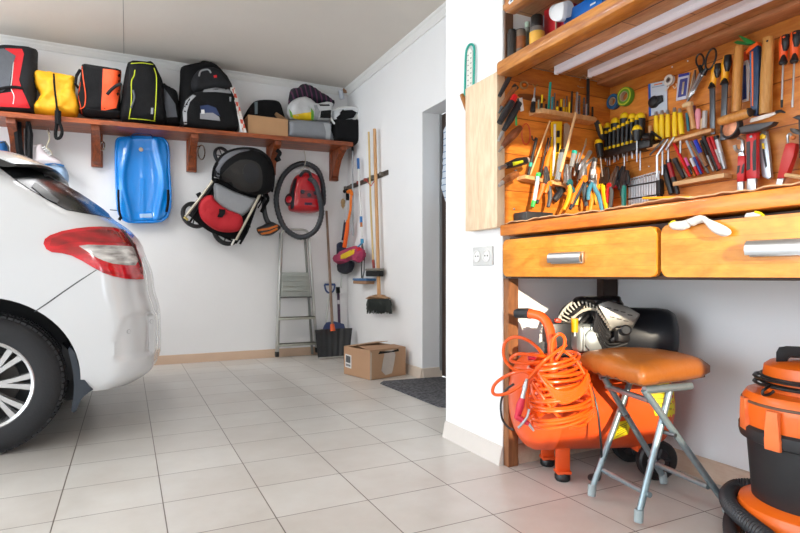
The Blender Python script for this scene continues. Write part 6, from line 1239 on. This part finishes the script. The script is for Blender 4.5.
TB('tin_snips', 'broad red gripped snips with bright lower end at the right', 'snips', [P('grip', flat(BP, [(785, 144), (791, 142.5), (796.3, 143.5), (793, 157), (786, 177.5), (776.6, 178.5), (781, 160)], .022, .055, .004), mat('#c42826', .35)), P('steel_end', flat(BP, [(777, 178.5), (784, 177.8), (781, 187), (774.5, 188)], .012, .045, .002), STL), P('wire_loop', M().tube(catmull([BP(788, 143, .05), BP(787.5, 136, .05), BP(790.5, 133.5, .05), BP(792, 138, .05)], 3), .004, 8), STL)])
TB('bench_clamp', 'dark metal clamp cut by the right edge of the picture', 'clamp', [P('bar', flat(BP, [(798, 118), (806, 116), (806, 160), (799, 158)], .02, .06, .002), mat('#3c3a3a', .4, .5)), P('jaw', flat(BP, [(792, 117.5), (797, 115), (806, 115), (806, 120), (797, 119.5)], .02, .065, .002), mat('#3c3a3a', .4, .5)), P('screw_jaw', flat(BP, [(789.5, 128), (794, 128.5), (800, 130), (800, 135), (793, 133.5), (790, 131)], .02, .065, .002), mat('#4a4644', .4, .5)), P('orange_pad', M().ball(BP(793.2, 137.5, .06), .008, seg=10), mat('#c9743a', .5))])
T1('wooden_stick', 'pale wooden stick poking out under the red snips', 'stick', rod(BP, [(785.5, 175), (802, 177.5)], 4.4, .09), LWD, GB)
TH('pencil', 'yellow-orange pencil lying on the cardboard at the bench edge', 'pencil', [P('barrel', M().tube([at_x(643, 198.2, 1.50), at_x(690, 197.2, 1.50)], .0042, 6), mat('#f0a01c', .45)), P('tip', M().tube([at_x(690, 197.2, 1.50), at_x(695, 197.1, 1.50)], [.0040, .0008], 6), LWD)])
for px, py in ((641.5, 141), (648.8, 166.5), (696.5, 180), (716, 181.5)):
    pass
for px, py, lb in ((672, 67, 'tiny bright nail top centre of the back board'), (687.8, 61, 'tiny bright nail left of the scissors'), (649, 166.3, 'screw head above the chrome spanners')):
    T1('nail', lb, 'nail', M().tube([BP(px, py, 0), BP(px, py, .014)], .0026, 8), STL, GB)
# ================================================================== THINGS ON THE OVERHEAD SHELF
def can(px, py_top, rpx, x, h, lb, parts, nm, cat, zbase=1.7075):
    t = at_x(px, py_top, x); r = rpx*dep(t)/FPX; c = V((t.x, t.y, zbase)); TH(nm, lb, cat, parts(c, r, t.z-zbase), 'supplies on the overhead shelf')
zz = 1.7075
can(512, 31, 4.6, 1.445, 0, 'dark spray can at the left end of the overhead shelf', lambda c, r, h: [P('body', M().lathe([(r, 0), (r, h*.88), (r*.8, h*.97), (r*.8, h)], c, (0, 0, 1), 24), mat('#3a3634', .35, .3, var=.2)), P('cap', M().lathe([(r*.82, h*.97), (r*.8, h*1.03), (0, h*1.05)], c, (0, 0, 1), 20), BKP)], 'spray_can', 'can')
can(520.5, 31, 5.2, 1.475, 0, 'printed can with a brown and orange label beside the dark spray can', lambda c, r, h: [P('body', M().lathe([(r, 0), (r, h*.95), (r*.92, h)], c, (0, 0, 1), 24), mat('#7d7064', .35, .3, var=.7, vs=22)), P('lid', M().lathe([(r*.96, h), (r*.9, h*1.03), (0, h*1.03)], c, (0, 0, 1), 24), BKP), P('orange_label', M().lathe([(r*1.01, h*.3), (r*1.01, h*.75)], c, (0, 0, 1), 24), mat('#8a4f2a', .4, var=.8, vs=40))], 'paint_can', 'can')
can(527.5, 22.5, 3, 1.515, 0, 'small jar with a pale green cap behind the yellow-labelled bottle', lambda c, r, h: [P('jar', M().lathe([(r, 0), (r, h*.8), (r*.8, h*.86)], c, (0, 0, 1), 18), mat('#8a8f84', .3)), P('cap', M().lathe([(r*.95, h*.86), (r*.95, h), (0, h)], c, (0, 0, 1), 18), mat('#b9cdb8', .4))], 'jar', 'jar')
can(537, 16, 7.5, 1.515, 0, 'squat bottle with a black cap and a yellow label', lambda c, r, h: [P('bottle', M().lathe([(r, 0), (r, h*.55), (r*.92, h*.66), (r*.7, h*.72)], c, (0, 0, 1), 24), mat('#77706a', .35)), P('label', M().lathe([(r*1.02, h*.08), (r*1.02, h*.56)], c, (0, 0, 1), 24), mat('#e8b046', .4)), P('cap', M().lathe([(r*.78, h*.70), (r*.82, h*.96), (r*.7, h), (0, h)], c, (0, 0, 1), 24), mat('#1d1a19', .4))], 'bottle', 'bottle')
can(544, 0, 5.0, 1.60, 0, 'translucent pale bottle behind the black capped one', lambda c, r, h: [P('bottle', M().lathe([(r, 0), (r, h*.9), (r*.6, h)], c, (0, 0, 1), 20), mat('#a9b4bf', .2)), P('cap', M().lathe([(r*.5, h), (r*.5, h*1.15), (0, h*1.15)], c, (0, 0, 1), 16), WHT)], 'bottle', 'bottle')
q = at_x(544, 5, 1.56); w_ = at_x(556.5, 5, 1.56)
TH('red_carton', 'upright red carton on the overhead shelf', 'box', [P('carton', M().bx(1.56, 1.62, w_.y, q.y, zz, q.z, .002), mat('#d0242c', .4)), P('pale_edge', M().bx(1.558, 1.562, w_.y-.001, w_.y+.006, zz, q.z), mat('#c9a48a', .5))], 'supplies on the overhead shelf')
q = at_x(557, 8, 1.58); w_ = at_x(566, 6, 1.58)
TH('red_tin', 'narrow dark red tin right of the upright red carton', 'tin', [P('tin', M().bx(1.58, 1.64, w_.y, q.y, zz, q.z+.01, .004), mat('#a3142e', .35)), P('lid', M().bx(1.575, 1.645, w_.y-.002, q.y+.002, q.z+.01, q.z+.02, .003), BKP)], 'supplies on the overhead shelf')
TH('white_roll', 'rounded white paper roll sticking out over the shelf beam', 'roll', [P('roll', M().tube([at_x(555, 12.5, 1.50), at_x(568, 9, 1.50)], .030, 20), mat('#dcdcdc', .6)), P('flap', M().plate([at_x(a_, b2, 1.47) for a_, b2 in bez([(550.5, 14), (553, 7), (561, 2.5), (563.5, 3), (562, 18), (557, 21), (552, 20)], 3)], (-1, 0, 0), .02, .003), mat('#e6e6e6', .6))], 'supplies on the overhead shelf')
q = at_x(563.5, 4, 1.52); w_ = at_x(602, -14, 1.52)
TH('blue_box', 'long blue box with small white marks on the overhead shelf', 'box', [P('carton', M().bx(1.52, 1.64, w_.y, q.y, zz, zz+.11, .002), mat('#0f62b4', .35)), P('dark_edge', M().bx(1.518, 1.522, q.y-.012, q.y-.006, zz, zz+.11), mat('#0a3f7c', .4)), P('white_mark', M().bx(1.5185, 1.521, w_.y+.06, w_.y+.085, zz+.045, zz+.052), WHT), P('white_mark', M().bx(1.5185, 1.521, w_.y+.03, w_.y+.055, zz+.075, zz+.081), WHT)], 'supplies on the overhead shelf')
q = at_x(506, 2, 1.342); 
st_ = M().plate([at_x(a_, b2, 1.3435) for a_, b2 in ((508, 3), (512, -4), (516, -7), (513, 1), (509.5, 4.5))], (-1, 0, 0), .001)
TH('price_sticker', 'small white sticker on the upper beam end', 'sticker', [P('sticker', st_, mat('#dfe3ea', .5)), P('print', M().plate([at_x(a_, b2, 1.3428) for a_, b2 in ((510, 1), (513, -3), (513.5, -2), (510.8, 2))], (-1, 0, 0), .0006), mat('#4a5a80', .5))])
# ---- 07.py
# ================================================================== COMPRESSOR
CO = mat('#e2531a', .38, coat=.1, var=.03); CBK = mat('#17181b', .4, bump=.05); CAL = mat('#a9b0b0', .38, .55, var=.12, vs=30)
TA = V((1.392, 1.805, .295)); TD = V((.93, -.367, 0)).normalized(); TT = V((.367, .93, 0)).normalized(); TR, TLn = .193, .625
prof = []
for i in range(9):
    a = pi/2*i/8; prof.append((TR*sin(a)**.8 if i else 0, .09*(1-cos(a))))
prof += [(TR, .10), (TR, .13), (TR+.0015, .132), (TR+.0015, .136), (TR, .138), (TR, TLn-.10)]
for i in range(1, 9):
    a = pi/2*i/8; prof.append((TR*cos(a)**.8 if i < 8 else 0, TLn-.09+.09*sin(a)))
tank = M().lathe(prof, TA, TD, 48); tv = tank.bvh()
def tk_(u, t, z): return TA+TD*u+TT*t+V((0, 0, z-.295))
ps = [P('tank', tank, CO)]
# feet
for u in (.175,):
    f = M(); 
    for t in (-.085, .085):
        f.box(tk_(u, t, .105), (.055, .018, .15), Matrix.Rotation(atan2(TD.y, TD.x), 3, 'Z') @ Matrix.Rotation(-.0, 3, 'X'), .003)
        f.box(tk_(u-.03*0, t, .035), (.055, .05, .012), Matrix.Rotation(atan2(TD.y, TD.x), 3, 'Z'), .002)
    f.box(tk_(u, 0, .125), (.04, .19, .014), Matrix.Rotation(atan2(TD.y, TD.x), 3, 'Z'), .002)
    ps.append(P('front_foot', f, CO))
    for t in (-.085, .085): ps.append(P('rubber_foot', M().lathe([(.026, 0), (.03, .006), (.030, .024), (.024, .032)], tk_(u, t, .001), UP, 18), CBK))
wr = .078
for t, s_ in ((-.105, 1), (.105, 1)):
    c = tk_(.545, t, wr); 
    w_ = M().lathe([(wr*.6, -.018), (wr*.9, -.022), (wr, -.014), (wr, .014), (wr*.9, .022), (wr*.6, .018)], c, TT, 32, True)
    h = M().lathe([(wr*.62, -.010), (wr*.62, .010), (.0, .012)], c, TT, 24); h.lathe([(.012, -.03), (.012, .03)], c, TT, 12)
    for k in range(5): h.tube([c-TT*.012+UP.lerp(TD, 0)*0, c-TT*.012+(TD*cos(2*pi*k/5)+UP*sin(2*pi*k/5))*wr*.6], .006, 6)
    ps.append(P('wheel', w_, mat('#1a1a1c', .5), [P('hub', h, mat('#2e2f33', .35)), P('hub_cap', M().lathe([(.013, 0), (.012, .005), (0, .007)], c-TT*.034, -TT, 14), STL)]))
ps.append(P('axle_bracket', M().box(tk_(.50, 0, .13), (.06, .20, .05), Matrix.Rotation(atan2(TD.y, TD.x), 3, 'Z'), .004), CO))
# top platform
RZ = Matrix.Rotation(atan2(TD.y, TD.x), 3, 'Z')
ps.append(P('platform', M().box(tk_(.32, 0, .492), (.36, .20, .012), RZ, .003), CO))
ps.append(P('platform_leg', M().box(tk_(.18, 0, .475), (.012, .18, .04), RZ), CO)); ps.append(P('platform_leg', M().box(tk_(.46, 0, .475), (.012, .18, .04), RZ), CO))
# crankcase and heads, located from their places in the photo at the depth of the tank axis
dC = 2.20
cr = M(); c = at_d(588, 352, dC); c0 = V((c.x, c.y, .50))
cr.box(c0+V((0, 0, .055)), (.13, .12, .11), RZ, .018, 3); 
for k in range(4): cr.box(c0+TD*(-.045+.03*k)-TT*.065+V((0, 0, .055)), (.006, .014, .095), RZ, .002)
cr.lathe([(.045, 0), (.045, .02), (.03, .03), (0, .03)], c0-TT*.055+V((0, 0, .05)), -TT, 24)
cr.lathe([(.012, 0), (.012, .03)], c0-TD*.045+V((0, -.01, .11)), UP, 12)
ps.append(P('crankcase', cr, CAL, label='cast aluminium crankcase'))
ps.append(P('oil_plug', M().tube([at_d(574.5, 332, 2.13), at_d(574.5, 318.5, 2.13)], .0135, 14), mat('#f0a80c', .4), [P('plug_neck', M().tube([at_d(574.5, 336, 2.13), at_d(574.5, 331, 2.13)], .011, 12), STL)], label='yellow filler plug'))
def fins(base, ax, r, L_, n, m=None):
    m = m or M(); pr = []
    for i in range(n):
        h = L_*i/n; pr += [(r*.72, h), (r*.72, h+L_/n*.45), (r, h+L_/n*.5), (r, h+L_/n*.9)]
    pr.append((r*.72, L_)); return m.lathe(pr, base, ax, 32)
def aim(px, py, d): return at_d(px, py, d)
bL = aim(592, 336, 2.24); tL = aim(575, 313, 2.22); axL = (tL-bL).normalized(); LL = (tL-bL).length
ps.append(P('left_cylinder', fins(bL, axL, .058, LL+.03, 7), mat('#2a2a2c', .4, .4)))
# ribbed fan guard seen at upper left
fg = M(); gc = aim(591, 331, 2.20); gax = (CAMP-gc).normalized(); gu = UP; gw = gu.cross(gax).normalized()
for k in range(16):
    a = radians(62+k*7.4); d0 = gw*cos(a)*-1+UP*sin(a)
    d0 = (RT*cos(a)+UP*sin(a)); fg.tube([gc+d0*.088+gax*.03, gc+d0*.128+gax*.02, gc+d0*.134-gax*.03], .0035, 6)
rg = []
for rr, oo in ((.086, .032), (.134, .0)):
    fg.tube([gc+(RT*cos(radians(58+6*k))+UP*sin(radians(58+6*k)))*rr+gax*oo for k in range(22)], .0065, 8)
ps.append(P('fan_guard', fg, mat('#c4bdac', .45), label='ribbed metal fan guard'))
dk_ = M(); dk_.lathe([(.125, -.06), (.125, 0), (.085, .02), (0, .02)], gc, gax, 32); ps.append(P('fan_housing', dk_, mat('#1a1a1b', .5)))
# big finned head
H0 = [aim(x_, y_, 2.10) for x_, y_ in ((597.5, 304), (608, 300.5), (628, 306), (640, 313.5), (633, 325), (611, 329.5))]
nh_ = (CAMP-H0[0]).normalized(); hp_ = M().plate(H0, nh_+V((0, 0, .5)), .03, .005)
ps.append(P('head_cover', hp_, mat('#8f8d88', .35, .8, var=.25, vs=40), label='grey metal head cover'))
hv = hp_.bvh(); sl_ = M()
for (x_, y_) in ((609, 308), (616, 310), (623, 312), (630, 315), (612, 317), (619, 319), (626, 321)): 
    sl_.patch([(x_-2.6, y_-.9), (x_+2.2, y_-.2), (x_+2.6, y_+.9), (x_-2.2, y_+.3)], hv, .001, 1.5, .002)
if sl_.v: ps.append(P('head_slot', sl_, mat('#2b2a28', .5)))
fn = M()
for k in range(6):
    t = k/5; q = [aim(x_-3.5*t+1.5*(i == 0), y_+3.4*k+5, 2.12) for i, (x_, y_) in enumerate(((596, 303), (600, 314), (611, 329), (630, 325)))]
    fn.tube(catmull(q, 3), .006, 8)
fn.box(aim(612, 330, 2.17), (.10, .10, .09), RZ, .01)
ps.append(P('cooling_fins', fn, mat('#1c1c1e', .45)))
tb = M(); 
for k in range(9): tb.box(aim(597+1.7*k, 309+2.5*k, 2.095), (.006, .006, .010))
ps.append(P('fin_teeth', tb, mat('#b9b4a8', .35, .7)))
ps.append(P('valve_fitting', M().box(aim(622, 335, 2.08), (.05, .04, .05), RZ, .008).lathe([(.02, 0), (.02, .035), (.014, .04)], aim(626, 330, 2.07), (CAMP-aim(626, 330, 2.07)), 16).tube([aim(612, 341, 2.1), aim(620, 336, 2.08)], .01, 8), CBK))
ps.append(P('top_cover', M().puff([aim(x_, y_, 2.2) for x_, y_ in bez([(571, 305), (574, 298), (583, 295.8), (600, 296.3), (618, 296), (621, 300), (622, 306), (600, 308), (585, 303)], 3)], nh_, .14, .03), mat('#151517', .35)))
# motor
mc = aim(600, 331, 2.30); me_ = aim(676, 334, 2.22); me_.z = mc.z = CH+(HY-336)/FPX*2.27+.005
max_ = (me_-mc).normalized(); ml_ = (me_-mc).length; mr_ = .112
ps.append(P('motor', M().lathe([(mr_*.9, 0), (mr_, .02), (mr_, ml_-.07), (mr_*.95, ml_-.03), (mr_*.82, ml_-.008), (mr_*.6, ml_), (0, ml_)], mc, max_, 40), mat('#22252b', .4), label='black motor housing'))
# pressure switch, gauges, handle
ps.append(P('pressure_switch', M().box(aim(557, 335, 2.11), (.085, .075, .095), RZ, .004), mat('#222326', .4)))
ps.append(P('switch_base', M().box(aim(557, 352, 2.10), (.10, .05, .05), RZ, .006), CBK)); ps.append(P('red_switch', M().box(aim(557.5, 320.5, 2.06), (.022, .022, .014), RZ, .003), mat('#e8452a', .4)))
ps.append(P('gauge', M().lathe([(.020, 0), (.020, .018), (.0, .019)], aim(543, 347, 2.02), (CAMP-aim(543, 347, 2.02)), 18), CBK)); ps.append(P('red_tap', M().tube([aim(528, 358, 2.0), aim(535, 357, 2.0)], .009, 10), mat('#c01838', .4)))
hpn = [(553, 374), (552.5, 356), (551.5, 340), (548.5, 326), (541, 316.5), (529, 313.5)]
hm = catmull([aim(x_, y_, 1.955+.028*i) for i, (x_, y_) in enumerate(hpn)], 5); ps.append(P('handle', M().tube(hm, .0175, 14), CO)); 
ps.append(P('handle_grip', M().tube([aim(530.5, 313.8, 2.095), aim(527, 313.2, 2.11), aim(519, 313.3, 2.13), aim(515.5, 313.6, 2.14)], [.020, .020, .020, .016], 14), mat('#232427', .6)))
# stickers
YS_ = mat('#e8d514', .45, var=.04)
for poly, nm in (([(647, 383), (673, 382), (675, 417), (655, 415.5)], 'sticker'), ([(618, 422), (631, 419.5), (628, 434), (613, 439.5)], 'sticker')):
    pr_ = M(); x0, y0 = poly[0]; x1, y1 = poly[1]; x3, y3 = poly[3]
    for k in range(5):
        t = .15+.15*k; pr_.patch([(x0+(x3-x0)*t+2, y0+(y3-y0)*t+.6), (x1+(poly[2][0]-x1)*t-3, y1+(poly[2][1]-y1)*t), (x1+(poly[2][0]-x1)*t-3, y1+(poly[2][1]-y1)*t+1), (x0+(x3-x0)*t+2, y0+(y3-y0)*t+1.6)], tv, .0022, 3, .001)
    ps.append(P('sticker', M().patch(poly, tv, .0012, 3, .002), YS_, [P('print', pr_, mat('#a08f18', .5))], label='yellow sticker'))
# cable with plug
cab = catmull([aim(588, 378, 2.02), aim(593, 392, 1.99), aim(597.5, 410, 1.97), aim(600, 432, 1.97), aim(601.5, 452, 1.99), aim(600.5, 462, 2.02), aim(599, 466, 2.03)], 5)
ps.append(P('power_cable', M().tube(cab, .0038, 8), CBK, [P('plug', M().tube([aim(600, 463, 2.02), aim(598.5, 469, 2.03), aim(597, 477, 2.05), V((1.60, 1.59, .022))], [.006, .013, .015, .013], 12), CBK)]))
ps.append(P('hanging_cable', M().tube(catmull([aim(514, 384, 2.05), aim(506, 390, 2.06), aim(501, 402, 2.08), aim(502, 418, 2.08), aim(508, 427, 2.07), aim(514, 430, 2.05)], 5), .0042, 8), CBK))
TH('air_compressor', 'orange wheeled air compressor with a black motor standing under the workbench', 'compressor', ps)
# coiled hose
HO = mat('#ee5a12', .28, coat=.3, var=.03); random.seed(11)
def hz(x_, y_, d): return at_d(x_, y_, d)
pts = []; N = 17; steps = 16
for k in range(N*steps+1):
    t = k/(N*steps); a = 2*pi*k/steps; row = t*N
    cx = 555+8*t+1.5*sin(row*1.7); cy = 355+64*t+2.0*sin(row*2.3); rx = 21+10*sin(min(1, t*1.25)*pi*.62)+2*sin(row*3.1); ry = 6.0+4*t+1.5*sin(row*1.3)
    tilt = .10+.10*sin(row*.9)
    x_ = cx+rx*cos(a); y_ = cy+ry*sin(a)+tilt*rx*cos(a)*-1
    d = 2.00-.085*sin(a)-.05*t
    p = hz(x_, y_, d)
    pts.append(p)
coil = M().tube(catmull(pts, 2), .0058, 8)
lp = []
for q in ([(545, 362, 1.99), (541, 352, 1.95), (529, 341, 1.93), (515, 337, 1.93), (505, 343, 1.93), (504, 357, 1.93), (512, 368, 1.93), (527, 372.5, 1.93), (541, 384, 1.93), (546, 396, 1.95)],
          [(548, 376, 1.93), (530, 371, 1.93), (512, 373.5, 1.93), (497, 382, 1.93), (492.5, 391, 1.93), (497, 395, 1.93), (510, 392, 1.92), (526, 381, 1.92), (543, 362, 1.92), (556, 352, 1.93), (566, 345, 1.95)],
          [(547, 357, 1.95), (534, 355, 1.94), (518, 354, 1.94), (510.5, 359, 1.94), (514, 362, 1.94), (527, 363.5, 1.94), (545, 361, 1.95)],
          [(551, 366, 1.94), (552, 350, 1.94), (553, 340, 1.94), (559, 334, 1.94), (564.5, 338, 1.94), (563.5, 348, 1.94), (556, 360, 1.94)],
          [(536, 372, 1.93), (529, 385, 1.93), (527, 400, 1.92), (530, 410, 1.93), (541, 416, 1.94)],
          [(566, 352, 1.96), (577, 362, 1.95), (586, 378, 1.94), (592, 396, 1.94), (592, 414, 1.94), (583, 424, 1.94), (569, 428, 1.94)],
          [(532, 382, 1.92), (545, 400, 1.90), (560, 418, 1.90), (574, 426, 1.91), (586, 424, 1.93)],
          [(541, 376, 1.92), (553, 388, 1.90), (556, 402, 1.90), (545, 408, 1.91), (534, 396, 1.91), (531, 384, 1.92)]):
    lp.append(M().tube(catmull([hz(*p) for p in q], 6), .0058, 8))
# strands sweeping over the coil
sw = []
for k in range(7):
    ph = k/6; sw.append(M().tube(catmull([hz(538+6*ph, 372+7*ph, 1.925), hz(548+4*ph, 386+9*ph, 1.895), hz(564, 392+11*ph, 1.885), hz(580+2*ph, 386+8*ph, 1.90), hz(588, 374+7*ph, 1.93)], 6), .0058, 8))
gun = [P('body', M().tube(catmull([hz(522.5, 398, 1.90), hz(520, 406, 1.90), hz(518, 414, 1.90), hz(516, 419, 1.90)], 3), [.010, .011, .013, .014, .013, .012, .011, .010, .009, .008], 10).tube([hz(517, 417, 1.90), hz(524, 421, 1.89), hz(529, 424, 1.885)], [.011, .010, .007], 10), mat('#d02440', .4))]
ps = [P('coil', coil, HO)]+[P('loop', m_, HO) for m_ in lp]+[P('strand', m_, HO) for m_ in sw]
ps.append(P('fitting', M().tube([hz(527, 379, 1.91), hz(525, 387, 1.90), hz(524, 392, 1.90), hz(522.5, 398, 1.90)], [.005, .009, .0075, .009], 10), STL))
TH('air_hose', 'long bright orange air hose coiled over the compressor handle', 'hose', ps)
TH('air_blow_gun', 'small red air gun with silver trigger and nozzle hanging from the orange hose', 'air gun', gun+[P('nozzle', M().tube([hz(529, 424, 1.885), hz(534, 431, 1.88)], [.006, .004], 8), STL), P('trigger', M().tube(catmull([hz(529, 409, 1.885), hz(527, 417, 1.88), hz(521, 425, 1.88), hz(518, 428, 1.88)], 3), .0045, 8), STL)])
# ================================================================== STOOL
SC_ = V((1.630, 1.385, .482)); e1 = Matrix.Rotation(radians(3), 3, 'Z') @ V((1, 0, 0)); e2 = Matrix.Rotation(radians(-11), 3, 'Z') @ V((0, 1, 0))
hs_ = .175
so2 = [SC_+e1*(hs_*sx)+e2*(hs_*sy) for sx, sy in ((-1, -1), (-.6, -1.02), (.6, -1.02), (1, -1), (1.02, -.6), (1.02, .6), (1, 1), (.6, 1.02), (-.6, 1.02), (-1, 1), (-1.02, .6), (-1.02, -.6))]
so2 = [V(p) for p in so2]
LEA = mat('#9c5a20', .42, var=.14, vs=9, bump=.12, bs=60, coat=.1)
seat = M().puff(so2, UP, .075, .055, .018, .003, 14, .30)
for i, p in enumerate(seat.v):
    rd = min(1, hypot(p.x-SC_.x, p.y-SC_.y)/.2)
    if p.z > SC_.z: seat.v[i] = V((p.x, p.y, p.z+.014*(1-rd*rd)))
    if p.z < SC_.z-.012: seat.v[i] = V((p.x, p.y, max(p.z, SC_.z-.030)))
GAL = mat('#8fa0a6', .42, .7, var=.18, vs=50)
A_, B_, C_, D_ = V((1.489, 1.462, .012)), V((1.465, 1.236, .012)), V((1.792, 1.185, .012)), V((1.827, 1.46, .012))
ut = C_-B_; ub_ = D_-A_
L3t = B_+ut*(-.0)+V((0, .005, .425)); L4t = B_+ut*.40+V((0, .005, .425)); L1t = A_+ub_*.09+V((0, 0, .425)); L2t = A_+ub_*.62+V((0, 0, .425))
def leg(t, f, off): 
    d = V((0, off, 0)); m = M().tube([t+d, f+d+V((0, 0, .02))], .011, 12); return m
ps = [P('seat', seat, LEA, [P('seat_base', M().puff([SC_+(p-SC_)*.93-V((0, 0, .024)) for p in so2], UP, .02, .01, .04, 0, 8, .5), mat('#5a3a22', .7))], smooth=60, label='brown leather padded seat')]
for nm, t, f, off in (('leg', L3t, C_, -.008), ('leg', L4t, B_, .018), ('leg', L1t, D_, -.012), ('leg', L2t, A_, .015)):
    ps.append(P(nm, leg(t, f, off), GAL, [P('foot_cap', M().tube([f+V((0, off, .0)), f+V((0, off, .03))+(t-f).normalized()*.01], .0145, 10), mat('#9aa6a8', .5))]))
ps.append(P('seat_rail', M().tube([L3t+V((0, -.01, .0)), L4t+V((.06, -.01, 0))], .0125, 10), GAL)); ps.append(P('seat_rail', M().tube([L1t, L2t+V((.05, 0, 0))], .0125, 10), GAL))
def along(a, b_, z): t = (z-a.z)/(b_.z-a.z); return a+(b_-a)*t
for (t1, f1, t2, f2) in ((L4t, B_, L2t, A_), (L3t, C_, L1t, D_)):
    ps.append(P('cross_bar', M().tube([along(t1, f1, .10), along(t2, f2, .10)], .0095, 10), GAL))
ps.append(P('cross_bar', M().tube([along(L4t, B_, .11)+V((0, .018, 0)), along(L3t, C_, .05)+V((0, .0, 0))], .006, 8), GAL) if 0 else P('cross_bar', M().tube([along(L3t, C_, .40), along(L1t, D_, .40)], .009, 10), GAL))
for t1, f1, t2, f2 in ((L3t, C_, L4t, B_), (L1t, D_, L2t, A_)):
    a = along(t1, f1, .29); b_ = along(t2, f2, .29); c = (a+b_)/2; ps.append(P('pivot_bolt', M().tube([c+V((0, -.028, 0)), c+V((0, .028, 0))], .007, 10), STD))
TH('folding_stool', 'folding stool with galvanised crossed legs and a brown leather seat', 'stool', ps)
# ================================================================== WORKSHOP VACUUM
VC = V((1.83, .93, 0)); VO = mat('#ee6a14', .4, coat=.15, var=.05); VB = mat('#232426', .5, var=.15, vs=12)
def vl(prof, mt, seg=56): return M().lathe(prof, VC, UP, seg)
ps = [P('drum', vl([(.150, .085), (.160, .10), (.178, .33), (.0, .33)], 0), VB), P('base', vl([(.196, .035), (.205, .045), (.205, .085), (.196, .115), (.170, .130), (.150, .132), (.0, .132)], 0), VO, label='orange wheeled base'),
      P('rim', vl([(.178, .305), (.194, .312), (.197, .325), (.197, .345), (.190, .352), (.17, .352)], 0), VB), P('lid', vl([(.186, .345), (.189, .40), (.186, .432), (.176, .448), (.12, .456), (0, .458)], 0), VO, [P('lid_groove', vl([(.1885, .418), (.1905, .420), (.1905, .424), (.1885, .426)], 0), mat('#6b5140', .6))], label='orange lid'),
      P('motor_head', vl([(.132, .452), (.134, .50), (.130, .528), (.115, .540), (0, .545)], 0), VO, label='orange motor head')]
for k in range(4):
    a = radians(45+90*k); c = VC+V((cos(a)*.15, sin(a)*.15, .022)); ps.append(P('castor', M().lathe([(.021, -.012), (.021, .012)], c, (sin(a), -cos(a), 0), 18), mat('#2a2a2a', .5)))
ha = [at_d(x_, y_, 1.66) for x_, y_ in ((776, 366), (776, 352), (779, 346.5), (786, 346), (812, 347), (834, 349), (838, 356), (838, 368), (830, 368), (829, 358), (824, 356), (790, 354.5), (787, 357), (787, 367))]
ps.append(P('handle', M().plate([p for p in ha], (CAMP-VC).normalized(), .035, .004), mat('#1b1c1f', .4)))
dirc = (V((0, 0, 0))-VC); dirc.z = 0; dirc.normalize()
def latch(px, z0, z1, r):
    # point on the lid rim seen at that pixel column
    best = min((abs(pix(VC+V((cos(t)*r, sin(t)*r, z0)))[0]-px), t) for t in [pi*.6+i*.01 for i in range(200)]); t = best[1]
    n = V((cos(t), sin(t), 0)); s_ = V((-sin(t), cos(t), 0)); o = VC+n*r
    m = M().plate([o+s_*w_+UP*z_+n*.012 for w_, z_ in ((-.018, z1), (.018, z1), (.017, (z0+z1)/2), (.023, z0+.03), (.021, z0), (-.021, z0), (-.023, z0+.03), (-.017, (z0+z1)/2))], n, .012, .003); return P('latch', m, mat('#f0763c', .45))
ps.append(latch(774, .305, .415, .192)); ps.append(latch(746.5, .335, .43, .186))
cw = []
random.seed(5)
for k in range(6*20+1):
    a = 2*pi*k/20; row = k/20; cw.append(VC+V((cos(a)*(.150+.010*sin(row*2.1)), sin(a)*(.150+.010*sin(row*2.1)), .466+.006*row+.006*sin(a*.5+row)))) 
ps.append(P('power_cord', M().tube(cw, .0042, 8), mat('#141416', .4), label='black cord wound round the motor head'))
ps.append(P('cord_loop', M().tube(catmull([at_d(770, 386, 1.62), at_d(765, 389, 1.6), at_d(762.5, 392, 1.6), at_d(764, 395, 1.6), at_d(770, 394, 1.6), at_d(774, 391, 1.6)], 4), .0042, 8), mat('#141416', .4)))
TH('wet_dry_vacuum', 'orange and black workshop vacuum cleaner at the right edge', 'vacuum cleaner', ps)
hpts = [(1.75, 1.20, .20), (1.70, 1.22, .165), (1.645, 1.19, .125)]
hh_ = [at_z(x_, y_, z_) for x_, y_, z_ in ((768, 488, .11), (750, 486, .11), (736, 487, .10), (728, 494, .095), (729, 503, .09), (737, 513, .085), (750, 524, .08), (768, 538, .075), (790, 556, .07))]
hc = catmull(hh_, 12); m = M().tube(hc, [.024+.0014*(1 if i % 2 else -1) for i in range(len(hc))], 14)
h2 = catmull([at_z(x_, y_, .026) for x_, y_ in ((738, 507), (733, 516), (732, 528), (736, 545), (750, 565))], 12); m2 = M().tube(h2, [.024+.0014*(1 if i % 2 else -1) for i in range(len(h2))], 14)
TH('vacuum_hose', 'thick dark ribbed hose curled on the floor around the workshop vacuum', 'hose', [P('upper_coil', m, mat('#303134', .5)), P('lower_coil', m2, mat('#303134', .5))])
